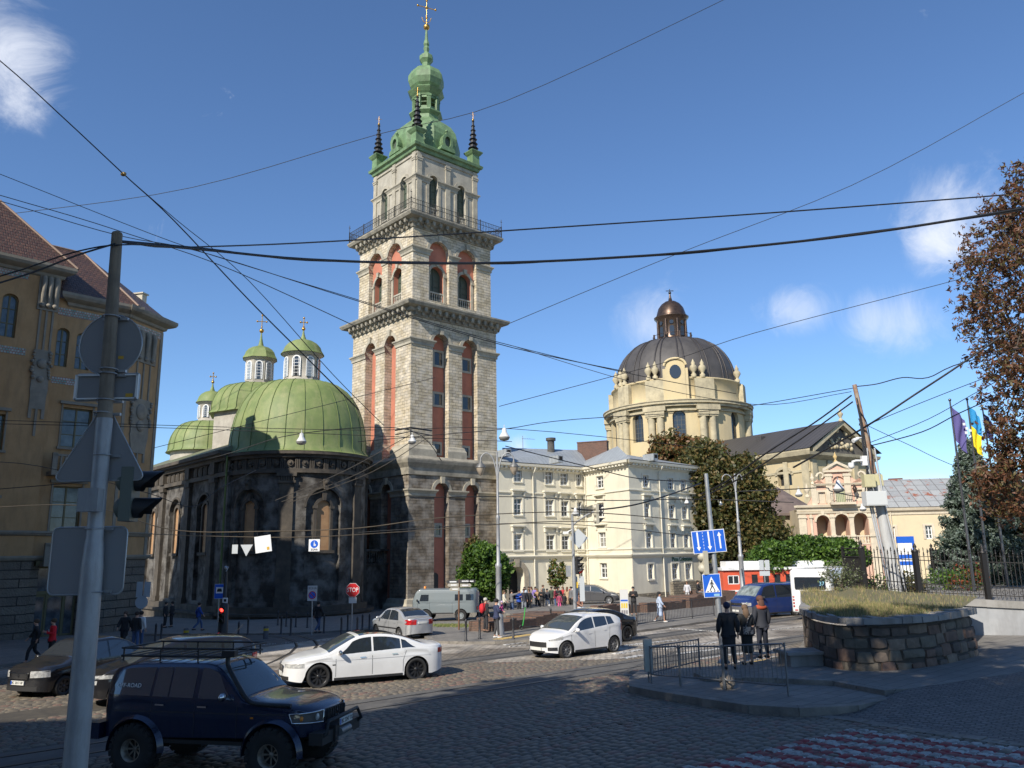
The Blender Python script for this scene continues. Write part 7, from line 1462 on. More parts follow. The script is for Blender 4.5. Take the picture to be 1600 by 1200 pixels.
  # -- red tram café and brick ruins
REDP = mat('orange_red_paint',(.62,.10,.045),.45,dirt=((.4,.08,.04),1.5,.4)); p = gp(1127,935,.11); p = at(1131,925,74); F_ = Fr(p.x,p.y,86); t = thing('tram_cafe','old orange-red tramcar café with white roof before the big chestnut','kiosk',(p.x,p.y,G(p.x,p.y))); zb = F_.z(1150,932); z1 = F_.z(1150,891); z2 = F_.z(1150,879); Lc = F_.x(1335,905); W2_ = 2.4; wz0, wz1 = F_.z(1150,913), F_.z(1150,897)
n = int(Lc/1.25); ops = [(.45,1.5,F_.z(1145,913),F_.z(1145,899))]+[(2.6+1.05*k,3.3+1.05*k,F_.z(1200,920),wz1)for k in range(int((Lc-3)/1.05))]
mb = MB(F_.M); wall(mb,0,Lc,zb-1,z1,ops,.08); mb.box(0,Lc,.3,W2_,zb-1,z1); mb.quad((0,.3,zb-1),(0,0,zb-1),(0,0,z1),(0,.3,z1)); mb.build('body',REDP,t); mb = MB(F_.M); mb.box(-.1,Lc,-.06,.0,wz0-.65,wz0-.5); mb.box(-.1,Lc+.1,-.2,W2_+.1,z1,z1+.22); mb.box(.5,Lc*.45,.4,W2_-.4,z1+.22,z2+.1); mb.box(Lc*.55,Lc,.4,W2_-.4,z1+.22,z2+.05); mb.build('roof',WHITE,t)
for i, o in enumerate(ops):window(F_.M,*o,.07,t,WHITE if i==0 else REDP,GLASS,2 if i==0 else 1,1,fr=.07)
RB2 = brick('ruin_brick',(.21,.11,.075),(.14,.075,.055),(.11,.095,.08),.27,.085,.014,.95,distort=.03,bump=(1,.03),dirt=((.12,.09,.07),1.5,.7));
def ruin(label,pts,h,w_=.5,cap=True,jag=.12):
 """low broken wall following photo ground points"""
 P = [gp(px,py,.11)for px,py in pts]; t = thing('brick_ruin',label,'low wall',P[0]); mb = MB()
 for a, b in zip(P,P[1:]):
  L = (b-a).xy.length; F_ = Fr(a.x,a.y,math.degrees(math.atan2(b.x-a.x,b.y-a.y))); mb.M = F_.M; n = max(1,int(L/.55))
  for i in range(n):x0, x1 = L*i/n, L*(i+1)/n; mb.box(x0,x1,0,w_+random.uniform(-.05,.05),min(a.z,b.z)-.3,a.z+(b.z-a.z)*i/n+h+random.uniform(-jag,jag))
 o = mb.build('brickwork',RB2,t); return t
ruin('low brown brick ruin wall below the crowd, left end',((786,987),(838,980)),.48,2.2); ruin('long low brick ruin wall behind the white hatchback',((838,980),(882,975),(884,968)),.55,2.2); ruin('low brick ruin stretch behind the black sedan',((935,964),(985,958),(1000,957)),.6,.6); ruin('low brick ruin seen through the railing, near the walking woman',((1012,957),(1072,950)),.55,.7); ruin('sunlit brick ruin left of the blue van',((1078,950),(1135,944)),.75,2.4); ruin('dark stepped brick ruin beside the red café',((1098,941),(1150,938)),.8,2.0)
# -- railings
def railing(label,pts,hgt,step,h0,m,name='railing',foot=.12,rr=.018,round_=False,posts=.03):
 P = [gp(px,py,h0)for px,py in pts]; t = thing(name,label,'railing',P[0])
 for i, (a,b)in enumerate(zip(P,P[1:])):
  d = b-a; L = d.length; n = int(L/step); mb = MB(); U = Vector((0,0,1))
  for k in range(1,n):q = a+d*(k/n); mb.cyl(q+U*foot,q+U*(hgt-.04),rr*.6,n=5)
  mb.tube([a+U*foot,b+U*foot,b+U*hgt,a+U*hgt,a+U*foot],rr*1.15,6); mb.build('panel',m,t); mb = MB()
  mb.cyl(a,a+U*(hgt+.05),posts,n=8); mb.build('post',m,t)
  if i ==len(P)-2:mb = MB(); mb.cyl(b,b+U*(hgt+.05),posts,n=8); mb.build('post',m,t)
 return t
railing('long dark pedestrian railing on the far pavement right of the black sedan',((996,978),(1040,972),(1082,966.5),(1116,962)),1.05,.17,.11,mat('dark_rail',(.06,.06,.065),.5,.5))
GR = mat('barrier_steel',(.20,.205,.21),.45,.6,dirt=((.12,.10,.08),5,.4))
def barrier(label,ax,ay,bx,by,at_,bt_,h0=.2,n=14,legs=True):
 """one welded crowd-barrier frame between two feet given on the photo, heights from their top rows"""
 a, b = gp(ax,ay,h0), gp(bx,by,h0); za, zb_ = zat(a.x,a.y,at_), zat(b.x,b.y,bt_); t = thing('barrier',label,'barrier',a,0,'steel crowd barriers on the traffic island'); mb = MB(); A0, B0 = a+Vector((0,0,.22)), b+Vector((0,0,.22)); A1, B1 = Vector((a.x,a.y,za)), Vector((b.x,b.y,zb_)); k = .06; d = (b-a).normalized()
 mb.tube([A0+d*k,B0-d*k,B0+Vector((0,0,k)),B1-Vector((0,0,k)),B1-d*k,A1+d*k,A1-Vector((0,0,k)),A0+Vector((0,0,k)),A0+d*k],.019,8); mb.build('frame',GR,t); mb = MB()
 for i in range(1,n):f = i/n; mb.cyl(A0.lerp(B0,f),A1.lerp(B1,f),.009,n=5)
 mb.build('bars',GR,t); mb = MB(); mb.tube([b,B1+Vector((0,0,.03))],.022,8); mb.build('leg',GR,t); mb = MB(); mb.tube([a,A1+Vector((0,0,.03))],.022,8); mb.build('leg',GR,t); return t
barrier('steel crowd barrier frame, right one, its outer leg leaning',1133,1078,1232,1088,1009,1006); barrier('steel crowd barrier frame, middle one of the front row',1064,1072,1131,1078,1010,1010,n=13); barrier('steel crowd barrier frame at the left, touching the plate',1018,1068,1063,1072,1011,1010,n=11); barrier('steel crowd barrier frame in the back row along the crossing',1014,1066,1094,1045,1011,999,n=18)
a = gp(1013,1067,.2); mb = MB(Matrix.Translation(a)@Matrix.Rotation(.5,4,'Z')); mb.box(-.10,.16,-.03,.02,.28,1.08); tag(mb.build('barrier_plate',mat('worn_cream_plate',(.42,.41,.36),.6,dirt=((.25,.24,.2),3,.5))),'worn pale plate closing the left end of the barriers','plate')
a = gp(1137,1076,.2); mb = MB(); mb.ball((a.x,a.y,a.z+.15),(.20,.16,.19),10,7); o = mb.build('loose_stone',mat('loose_stone',(.28,.23,.18),.95,var=((.2,.17,.14),6),bump=(9,1.0,.08))); tag(o,'fist-shaped loose stone wedged under the middle barrier leg','stone')
for v in o.data.vertices:v.co += Vector((random.uniform(-.02,.02),random.uniform(-.02,.02),random.uniform(-.02,.02)))
# -- bollards
BOLm = mat('bollard_paint',(.03,.03,.033),.5)
def bollard_proto():
 t = thing('bollard','x','bollard',(0,0,0)); mb = MB(); mb.lathe([(.085,0),(.085,.03),(.055,.05),(.05,.80),(.06,.82),(.06,.86),(.04,.92),(.02,.96)],10); mb.build('shaft',BOLm,t); return t
bo_ = bollard_proto(); used = False; BL = [(728,1001,'by the kerb end, right of the silver sedan'),(749.5,998.5,'between the brown fingerpost and the man with the child'),(802,998.5,'just right of the man carrying the child'),(861,977,'dark and small behind the white hatchback bonnet'),(1143,966,'by the front of the blue van')]
wl_ = [(387,992),(372,1001),(434,977),(447,979),(462,980),(439,991),(454,993),(480,981),(506,989.5),(533,993.5),(543,986.5),(558,993),(566,988),(577,987),(242,1004),(251,1004)]
for i, (px,py,lb)in enumerate(BL):
 p = gp(px,py,.11); L_ = 'black steel bollard '+lb
 if not used:move(bo_,p); bo_['label'] = L_; used = True
 else:dup(bo_,p,0,L_)
for i, (px,py)in enumerate(wl_):dup(bo_,gp(px,py,.11),0,'black bollard in the shaded rows on the pavement around the church','bollards in rows around the church')
YB = mat('bollard_yellow',(.55,.38,.02),.5)
for px, py, lb in((415,998,'short thick grey bollard with yellow band in the shaded side street'),(290,1001,'short thick grey bollard with yellow band nearest the dark crossover roof')):p = gp(px,py,0); t = thing('thick_bollard',lb,'bollard',p); mb = MB(); mb.lathe([(.14,p.z),(.14,p.z+.62),(.1,p.z+.66)],12,p.xy); mb.build('shaft',mat('bollard_grey',(.09,.09,.10),.6),t); mb = MB(); mb.lathe([(.143,p.z+.42),(.143,p.z+.54)],12,p.xy,cap=False); mb.build('yellow_band',YB,t)
# advertising pillar, scooter, bin
p = gp(976,978,.11); p = at(976,955,44); F_ = Fr(p.x,p.y,95); t = thing('poster_stand','white poster stand with small yellow and black pictures by the reading man','poster stand',(p.x,p.y,G(p.x,p.y))); zb = G(p.x,p.y)+.1; mb = MB(F_.M); mb.box(-.22,.22,0,.12,zb,zb+1.9); mb.build('stand',mat('dull_white',(.55,.55,.53),.5),t); mb = MB(F_.M); mb.box(-.19,.19,-.008,-.001,zb+1.3,zb+1.38); mb.build('blue_stripe',BLUE,t); mb = MB(F_.M)
for k in range(3):mb.box(-.17+.12*k,-.08+.12*k,-.008,-.001,zb+.95,zb+1.2)
mb.build('yellow_posters',mat('poster_yellow',(.6,.45,.05),.5),t); mb = MB(F_.M)
for k in range(3):
 for j in range(3):mb.box(-.17+.12*k,-.08+.12*k,-.008,-.001,zb+.1+.27*j,zb+.3+.27*j)
mb.build('dark_posters',mat('poster_dark',(.2,.19,.2),.5),t)
p = gp(818,984,.11); t = thing('kick_scooter','electric kick scooter with green stem parked before the brick ruin','scooter',p); x, y, z = p
mb = MB(); mb.box(x-.0,x+.85,y-.07,y+.07,z+.12,z+.17); mb.tube([(x+.85,y,z+.17),(x+1.0,y,z+.26)],.03,6); mb.build('deck',BLACK,t); mb = MB(); mb.tube([(x-.05,y,z+.15),(x+.03,y,z+.55),(x+.12,y,z+1.15)],.028,8); mb.build('stem',mat('scooter_green',(.04,.35,.06),.5),t); mb = MB(); mb.cyl((x+.12,y-.25,z+1.15),(x+.12,y+.25,z+1.15),.018,n=6); mb.build('handlebar',BLACK,t)
for xx in(-.12,.98):mb = MB(Matrix.Translation((x+xx,y,z+.12))@Matrix.Rotation(R(90),4,'X')); mb.lathe([(.07,-.03),(.115,-.03),(.12,0),(.115,.03),(.07,.03),(.07,-.03)],14,cap=False); mb.lathe([(.07,-.015),(.02,-.02)],10,cap=False); mb.build('wheel',BLACK,t)
# -- vehicles
CGL = mat('car_glass',(.02,.026,.034),.03,spec=1.0,coat=.6); CGL2 = mat('car_glass_light',(.05,.06,.065),.04,spec=.9); RUB_ = mat('tyre_rubber',(.018,.018,.018),.85,bump=(60,.2)); TRIMB = mat('black_plastic',(.02,.02,.021),.6)
CHR = mat('chrome',(.6,.6,.6),.12,1); ALU = mat('alloy_rim',(.38,.38,.38),.3,.8); RIMB = mat('dark_rim',(.05,.05,.055),.3,.7); LAMPW = mat('headlight_glass',(.55,.55,.52),.08,spec=.9,var=((.25,.25,.25),14)); LAMPR = mat('tail_light_red',(.40,.012,.015),.12,spec=.8); LAMPO = mat('orange_indicator',(.6,.2,.02),.15); PLATE = mat('number_plate',(.62,.62,.58),.4); UNDER = mat('underbody',(.01,.01,.01),.9)
def paint(name,c,metal=.0,rough=.28,dust=.25):return mat(name,c,rough,metal,dirt=((.20,.18,.15),.9,dust,(1,1,1)),coat=.6)
def interp(pts,x):
 if x<=pts[0][0]:return pts[0][1]
 for(a,b), (c,d)in zip(pts,pts[1:]):
  if x<=c:
   t = (x-a)/(c-a)if c >a else 0; return b+(d-b)*t
 return pts[-1][1]
def interps(pts,x):
 n = len(pts)
 if x<=pts[0][0]:return pts[0][1]
 if x>=pts[-1][0]:return pts[-1][1]
 for i in range(n-1):
  if x<=pts[i+1][0]:
   x0, y0 = pts[i]; x1, y1 = pts[i+1]; h = x1-x0; sl = (y1-y0)/h
   s0 = sl if i ==0 else((y0-pts[i-1][1])/(x0-pts[i-1][0])+sl)/2; s1 = sl if i ==n-2 else((pts[i+2][1]-y1)/(pts[i+2][0]-x1)+sl)/2
   if i >0 and((y0-pts[i-1][1])*sl)<=0:s0 = 0
   if i <n-2 and((pts[i+2][1]-y1)*sl)<=0:s1 = 0
   t = (x-x0)/h; return y0*(2*t**3-3*t*t+1)+h*s0*(t**3-2*t*t+t)+y1*(3*t*t-2*t**3)+h*s1*(t**3-t*t)
def car(name,label,cat,S,loc,rz,group=None):
 """S: L W top belt sill xf xr R plan n; body is one lofted skin with wheel arches"""
 L, W, top, Rw = S['L'], S['W'], S['top'], S['R']; xf, xr = S['xf'], S['xr']; ra = Rw+S.get('gap',.06); sill = S.get('sill',.22); beltp = S['belt']; tum = S.get('tum',.34); nf, nr = S.get('nf',9), S.get('nr',10); cz = Rw+S.get('lift',0); zs_f = S.get('zs',sill)
 t = thing(name,label,cat,loc,rz,group); ROOTM[t.name] = Matrix(); paintm = S['paint']
 # the mesh is written in car space, the Empty carries the placing
 h2 = L/2
 def plan(x):u = min(.99999,abs(x)/h2); n = nf if x >0 else nr; return(1-u**n)**(1/2.6)
 belt = lambda x:interp(beltp,x)
 def hw(x,z):
  b = W/2*plan(x); bz = belt(x)
  if z<=bz:q = (bz-z)/max(.2,bz-sill); return b*(1-.02*q-.05*max(0,q-.55)**1.5-.02*math.exp(-((q-.12)/.1)**2))
  return max(.02,b*(1-.012)-(z-bz)*tum)
 def topz(x):return interps(top,x)
 def crown(x):return S.get('crown',.07)if topz(x) >belt(x)+.12 else.09
 def zbot(x):
  z = interp(S.get('low',[(-h2,sill+.12),(-h2+.5,sill),(h2-.4,sill),(h2,sill+.06)]),x)
  for c in(xf,xr):
   if abs(x-c) <ra:z = max(z,cz+math.sqrt(ra*ra-(x-c)**2))
  return z
 xs = set(); N_ = 64
 for i in range(N_+1):a = math.pi*i/N_; xs.add(round(-h2*math.cos(a)*.99995,4))
 for c in(xf,xr):
  for k in range(15):xs.add(round(c-ra*math.cos(math.pi*k/14),4))
 for p in top:xs.add(round(max(-h2*.9999,min(h2*.9999,p[0])),4))
 for k in range(40):xs.add(round(-h2*.96+k*L*.96/39,4))
 xs = sorted(xs); xs = [x for i,x in enumerate(xs)if i==0 or x-xs[i-1]>.004]
 def sect(x):
  zb, zt = zbot(x), topz(x); c = crown(x); ze = max(zb+.02,zt-c); bz = min(belt(x),ze-.005); bz = max(bz,zb+.01); pts = []
  for k in range(7):z = zb+(bz-zb)*k/6; pts.append((hw(x,z),z))
  for k in range(1,5):z = bz+(ze-bz)*k/4; pts.append((hw(x,z),z))
  we = hw(x,ze)
  for k in range(1,8):a = k/7*math.pi/2; v = math.cos(a)**.7; pts.append((we*v,ze+c*(1-v**2.6)**(1/2.0)))
  return pts
 mb = MB(); secs = [sect(x)for x in xs]; n = len(secs[0]); vs = [];
 for x, s_ in zip(xs,secs):
  for y, z in s_:vs.append((x,y,z))
  for y, z in s_[-2::-1]:vs.append((x,-y,z))
 m_ = 2*n-1; fs = [(i*m_+j,i*m_+j+1,(i+1)*m_+j+1,(i+1)*m_+j)for i in range(len(xs)-1)for j in range(m_-1)]
 mb.add(vs,[f[::-1]for f in fs]if False else fs,smooth=True); b0 = len(xs)
 mb.add(vs[:m_],[tuple(range(m_))],smooth=False); mb.add(vs[-m_:],[tuple(range(m_))[::-1]],smooth=False)
 mb.m = 1; mb.add([p for i in range(len(xs))for p in(vs[i*m_],vs[i*m_+m_-1])],[(2*i,2*i+1,2*i+3,2*i+2)for i in range(len(xs)-1)])
 # wheel wells
 for c in(xf,xr):
  for s in(-1,1):pts = [(c+(ra-.005)*math.cos(a),s*(W/2-.30),cz+(ra-.005)*math.sin(a))for a in[math.pi*k/12 for k in range(13)]]; mb.add(pts,[tuple(range(13))])
 body = mb.build('body',[paintm,UNDER],t)
 def P(x,z,s,off):
  e = .004; y = hw(x,z); nx = -(hw(x+e,z)-hw(x-e,z))/(2*e); nz = -(hw(x,z+e)-hw(x,z-e))/(2*e); l = math.sqrt(1+nx*nx+nz*nz); return(x+off*nx/l,s*(y+off/l),z+off*nz/l)
 def side(nm,x0,x1,zl,zh,m,par=None,off=.006,sides=(-1,1),nu=10,nv=4,one=True):
  """patch on both flanks; zl, zh are functions of x or numbers; x0,x1 may be functions of v"""
  fl = zl if callable(zl)else(lambda x:zl); fh = zh if callable(zh)else(lambda x:zh); out = None
  X0 = x0 if callable(x0)else(lambda v:x0); X1 = x1 if callable(x1)else(lambda v:x1)
  for s in sides:
   q = MB(); q.grid(lambda u,v:P(X0(v)+(X1(v)-X0(v))*u,fl(X0(v)+(X1(v)-X0(v))*u)+(fh(X0(v)+(X1(v)-X0(v))*u)-fl(X0(v)+(X1(v)-X0(v))*u))*v,s,off),nu,nv,flip=(s<0)); out = q.build(nm,m,par or t)
  return out
 def xfront(y,z,end=1):
  lo, hi = 0, h2*.99999
  for _ in range(30):
   m = (lo+hi)/2
   if hw(end*m,z) >abs(y):lo = m
   else:hi = m
  return end*lo
 def front(nm,y0,y1,z0,z1,m,par=None,end=1,off=.008,nu=8,nv=3):
  Z0 = z0 if callable(z0)else(lambda y:z0); Z1 = z1 if callable(z1)else(lambda y:z1)
  q = MB(); q.grid(lambda u,v:(xfront(y0+(y1-y0)*u,Z0(y0+(y1-y0)*u)+(Z1(y0+(y1-y0)*u)-Z0(y0+(y1-y0)*u))*v,end)+end*off,y0+(y1-y0)*u,Z0(y0+(y1-y0)*u)+(Z1(y0+(y1-y0)*u)-Z0(y0+(y1-y0)*u))*v),nu,nv,flip=(end<0)); return q.build(nm,m,par or t)
 def topv(x,v):c = crown(x); ze = topz(x)-c; we = hw(x,ze); return(x,we*v,ze+c*(1-abs(v)**2.6)**.5)
 def over(nm,xa,xb,v,m,par=None,off=.006,nu=10,nv=12,va=None):
  def f(u,w_):
   x = xa+(xb-xa)*u; vv = (w_*2-1)*v if va is None else va+(v-va)*w_; p = topv(x,vv); e = .01; p2 = topv(x+e,vv); sl = (p2[2]-p[2])/e; l = math.sqrt(1+sl*sl); return(p[0]-off*sl/l,p[1]*(1+.001),p[2]+off/l)
  q = MB(); q.grid(f,nu,nv); return q.build(nm,m,par or t)
 gl = S.get('glass',CGL); edge = .045
 for i, (xa,xb,sa,sb)in enumerate(S['windows']):
  zb_ = lambda x:belt(x)+.035
  def Zt(x):return topz(x)-crown(x)-edge
  def X0(v,xa=xa,sa=sa):return xa+sa*v
  def X1(v,xb=xb,sb=sb):return xb+sb*v
  side('side_window',X0,X1,zb_,lambda x:max(zb_(x)+.012,min(Zt(x),S.get('wtop',9))),gl,nu=10,nv=5)
 over('windscreen',S['ws'][0],S['ws'][1],.93,gl if 'wsg' not in S else S['wsg']);
 if 'rw' in S:over('rear_window',S['rw'][0],S['rw'][1],.86,gl)
 if 'roofm' in S:over('roof_panel',S['roofm'][0],S['roofm'][1],.93,S['roofm'][2],off=.004)
 # seams, sill, handles
 for x, sl in S['doors']:
  side('door_seam',lambda v,x=x,sl=sl:x+sl*max(0,v-.5)-.006,lambda v,x=x,sl=sl:x+sl*max(0,v-.5)+.006,lambda x_:sill+.1,lambda x_:belt(x_)+.03,TRIMB,off=.003,nu=1,nv=8)
 if S.get('handles'):
  for x in S['handles']:side('door_handle',x-.09,x+.09,lambda x_:belt(x_)-.12,lambda x_:belt(x_)-.09,S.get('handle_m',paintm),off=.028,nu=2,nv=1)
 side('sill',xr+ra+.04,xf-ra-.04,sill-.0,sill+.07,S.get('sillm',TRIMB),off=.004,nu=4,nv=1)
 if 'molding' in S:side('side_molding',S['molding'][0],S['molding'][1],S['molding'][2],S['molding'][3],TRIMB,off=.012,nu=12,nv=1)
 # lamps, grille, plates
 if 'head' in S:
  a = S['head']; side('headlight',a[0],a[1],a[2],a[3],LAMPW,off=.008,nu=8,nv=3)
 if 'headf' in S:a = S['headf']; [front('headlight',*((s*a[0],s*a[1])if s>0 else(-a[1],-a[0])),a[2],a[3],LAMPW,off=.012)for s in(-1,1)]
 if 'grille' in S:a = S['grille']; g = front('grille',-a[0],a[0],a[1],a[2],TRIMB,off=.012);
 if 'grille2' in S:a = S['grille2']; front('lower_grille',-a[0],a[0],a[1],a[2],TRIMB,off=.010)
 if 'fog' in S:a = S['fog']; [front('fog_light',*((a[0],a[1])if s>0 else(-a[1],-a[0])),a[2],a[3],TRIMB,off=.010)for s in(-1,1)]
 if 'plate' in S:z = S['plate'][0]; x = xfront(.05,z)+.03; mb = MB(); mb.box(x-.03,x,-.26,.26,z-.055,z+.055); pl = mb.build('number_plate',PLATE,t);
 if S.get('plate_text'):text(S['plate_text'],.10,Matrix.Translation((x+.004,0,z))@Matrix.Rotation(R(90),4,'Z'),BLACK,pl,.001,scale=(.88,1)); mb = MB(); mb.box(x,x+.002,-.26,-.225,z-.05,z+.05); mb.build('plate_band',BLUE,pl)
 if 'rplate' in S:z = S['rplate']; x = xfront(.05,z,-1); mb = MB(); mb.box(x-.02,x+.01,-.26,.26,z-.055,z+.055); mb.build('number_plate',PLATE,t)
 if 'tail' in S:a = S['tail']; side('tail_light',a[0],a[1],a[2],a[3],LAMPR,off=.010,nu=8,nv=3)
 if 'tailf' in S:a = S['tailf']; [front('tail_light',*((a[0],a[1])if s>0 else(-a[1],-a[0])),a[2],a[3],LAMPR,end=-1,off=.014)for s in(-1,1)]
 if 'bumper' in S:a = S['bumper']; front('bumper',-W*.46,W*.46,a[0],a[1],S.get('bm',TRIMB),off=.03,nu=20)
 if 'rbumper' in S:a = S['rbumper']; front('bumper',-W*.46,W*.46,a[0],a[1],S.get('bm',TRIMB),off=.03,nu=20,end=-1)
 mx = S['mirror'];
 for s in(-1,1):
  y = hw(mx,belt(mx)+.05); mb = MB(); mb.ball((mx,s*(y+.14),belt(mx)+.10),(.06,.11,.075),10,7); mb.box(mx-.02,mx+.03,min(s*y,s*(y+.1)),max(s*y,s*(y+.1)),belt(mx)+.04,belt(mx)+.07); mb.build('mirror',S.get('mirror_m',paintm),t)
  # wheels
 rim = S.get('rim',ALU); sp = S.get('spokes',7); wr = S.get('tyre_w',.21); off_ = S.get('track',W/2-.13); rr = Rw*S.get('rimr',.66)
 for x in(xf,xr):
  for s in(-1,1):
   y = s*off_; M = Matrix.Translation((x,y,cz))@Matrix.Rotation(R(-90)*s,4,'X')
   mb = MB(M); hw_ = wr/2; mb.lathe([(rr,-hw_),(Rw*.93,-hw_),(Rw*.99,-hw_*.8),(Rw,-hw_*.5),(Rw,hw_*.5),(Rw*.99,hw_*.8),(Rw*.93,hw_),(rr*1.02,hw_),(rr*.98,hw_*.8)],32,cap=False)
   if S.get('lugs'):
    for k in range(22):
     mb.M = M@Matrix.Rotation(2*math.pi*k/22,4,'Z'); mb.box(Rw-.015,Rw+.022,-.045,.045,-hw_*.95,-.01); mb.M = M@Matrix.Rotation(2*math.pi*(k+.5)/22,4,'Z'); mb.box(Rw-.015,Rw+.022,-.045,.045,.01,hw_*.95); mb.box(Rw*.86,Rw+.01,-.03,.03,hw_*.85,hw_*1.06)
   wh = mb.build('wheel',RUB_,t); mb = MB(M); d0 = hw_*(.1 if S.get('deep')else.55); mb.lathe([(rr,hw_*.95),(rr*.93,hw_*.95),(rr*.9,d0),(rr*.86,d0-.03)],28,cap=False); mb.lathe([(.001,d0+.02),(rr*.2,d0+.02),(rr*.24,d0)],14,cap=False)
   for k in range(sp):
    a = 2*math.pi*k/sp; mb.M = M@Matrix.Rotation(a,4,'Z'); wd = rr*(1.35/sp)*S.get('spw',1); mb.add([(rr*.15,-wd*.7,d0),(rr*.9,-wd,d0+.01),(rr*.9,wd,d0+.01),(rr*.15,wd*.7,d0)],[(0,1,2,3)]);
   mb.build('rim',rim,wh); mb = MB(M); mb.lathe([(.001,d0-.03),(rr*.92,d0-.03)],24,cap=False); mb.build('brake_disc',UNDER,wh)
 t['_'] = 0; del t['_']; return t, dict(P=P,side=side,front=front,over=over,hw=hw,belt=belt,topz=topz,xfront=xfront,topv=topv,t=t,h2=h2)
def place(pxr,pyr,pxf,pyf,S,near,h=0):
 """world position and heading from the photo rows where the near rear and near front tyres touch the ground; near=+1 left flank faces us"""
 a, b = gp(pxr,pyr,h), gp(pxf,pyf,h); ang = math.atan2(b.y-a.y,b.x-a.x); f = Vector((math.cos(ang),math.sin(ang),0)); l = Vector((-f.y,f.x,0)); m = (a+b)/2; c = m-f*((S['xf']+S['xr'])/2)-l*near*(S['W']/2-.1); return Vector((c.x,c.y,G(c.x,c.y)+h)), ang, (b-a).length
SPP = 0
sedan = dict(L=4.9,W=1.86,R=.335,xf=1.50,xr=-1.45,sill=.20,top=[(-2.45,.80),(-2.40,.96),(-2.2,1.05),(-1.75,1.09),(-1.15,1.30),(-.65,1.43),(-.1,1.465),(.35,1.42),(.85,1.20),(1.25,1.00),(1.7,.93),(2.15,.82),(2.36,.70),(2.45,.55)],belt=[(-2.45,.88),(-1.2,.96),(1.2,.86),(2.45,.70)],windows=[(-1.42,-.98,.32,.02),(-.94,-.10,.02,.0),(-.04,.98,.0,-.45)],ws=(.42,1.22),rw=(-1.65,-.80),doors=[(-.07,0),(1.02,0),(-1.02,-.25)],handles=[-.75,.22],mirror=.92,head=(1.98,2.42,lambda x:.62,lambda x:.74),grille=(.34,.46,.66),grille2=(.6,.25,.36),tail=(-2.44,-2.15,.78,.92),plate=(.42,))
# white saloon in the middle of the junction
S = dict(sedan,paint=paint('car_white',(.68,.68,.67),dust=.15),rim=mat('sooty_rim',(.03,.03,.032),.35,.5),spokes=10,rimr=.76,spw=.75,roofm=(-.75,.30,CGL),head=(1.92,2.40,lambda x:.60+(x-1.92)*-.02,lambda x:.70+.03*(2.4-x)),mirror_m=CHR,handle_m=CHR,nf=7,glass=CGL,wsg=CGL2)
loc, ang, wb = place(637,1063,511,1074,S,1);
t, k = car('parked_car','white saloon with black roof and black wheels in the middle of the junction','car',S,loc,ang); t.name = 'saloon_car'
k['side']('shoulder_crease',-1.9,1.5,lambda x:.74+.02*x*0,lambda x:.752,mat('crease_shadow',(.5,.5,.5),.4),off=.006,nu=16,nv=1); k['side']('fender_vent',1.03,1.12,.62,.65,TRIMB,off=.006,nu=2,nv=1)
for s in(-1,1):mb = MB(); x = k['xfront'](.12,.56)+.012; mb.box(x-.02,x+.002,s*.04,s*.30,.46,.66)if s >0 else mb.box(x-.02,x+.002,-.30,-.04,.46,.66); mb.build('kidney_grille',CHR,t)
# silver saloon seen from behind
S = dict(sedan,L=4.31,W=1.70,R=.29,xf=1.28,xr=-1.2,top=[(-2.155,.80),(-2.1,.98),(-1.95,1.06),(-1.6,1.10),(-1.1,1.36),(-.6,1.49),(0,1.505),(.45,1.44),(.95,1.12),(1.3,.98),(1.8,.88),(2.05,.74),(2.155,.55)],belt=[(-2.1,.90),(1.1,.88),(2.15,.72)],windows=[(-1.15,-.15,.25,.0),(-.09,.92,.0,-.42)],ws=(.42,1.0),rw=(-1.5,-.78),doors=[(-.12,0),(1.0,0),(-1.0,-.2)],handles=[-.75,.2],mirror=.82,head=(1.8,2.1,.62,.76),grille=(.3,.5,.62),tail=(-2.13,-1.86,.74,.98),tailf=(.48,.80,.76,.98),rplate=.84,plate=(.4,),paint=paint('car_silver',(.50,.51,.52),.5,.3,.1),rim=ALU,spokes=8,molding=(-1.0,1.0,.50,.56))
loc, ang, wb = place(625,1001,587,992,S,1,0); ang = math.radians(math.degrees(ang)); t, k = car('saloon_car','small silver saloon seen from behind at the kerb, red tail lights','car',S,loc,R(127)); k['front']('rear_grip',-.3,.3,.98,.995,TRIMB,end=-1)
# white hatchback
hatch = dict(L=3.98,W=1.72,R=.30,xf=1.25,xr=-1.24,sill=.20,top=[(-1.99,.62),(-1.95,.88),(-1.85,1.15),(-1.55,1.38),(-1.1,1.46),(-.4,1.49),(.15,1.45),(.65,1.25),(1.15,.97),(1.5,.90),(1.8,.76),(1.93,.62),(1.99,.48)],belt=[(-1.99,1.08),(-1.2,1.05),(1.0,.86),(1.99,.66)],windows=[(-1.28,-.92,.12,.03),(-.88,-.22,.03,.0),(-.16,1.05,.0,-.55)],ws=(.22,1.10),rw=(-1.9,-1.55),doors=[(-.19,0),(1.02,0),(-.98,-.1)],handles=[-.72,.10],mirror=.82,head=(1.42,1.88,lambda x:.68-(x-1.42)*.08,lambda x:.80-(x-1.42)*.25),grille=(.46,.42,.60),grille2=(.4,.24,.30),fog=(.50,.74,.30,.42),tail=(-1.93,-1.70,.80,1.15),plate=(.36,),paint=paint('car_white',(.68,.68,.67),dust=.15),rim=mat('hubcap_grey',(.17,.17,.17),.4,.4),spokes=9,rimr=.74,nf=6,wsg=CGL2)
loc, ang, wb = place(957,1019,886,1028,hatch,1); HA = ang; t, k = car('hatchback_car','white hatchback driving left with black wing mirrors shadow on its door','car',hatch,loc,ang); t['label'] = 'white five-door hatchback driving left behind the crossing'
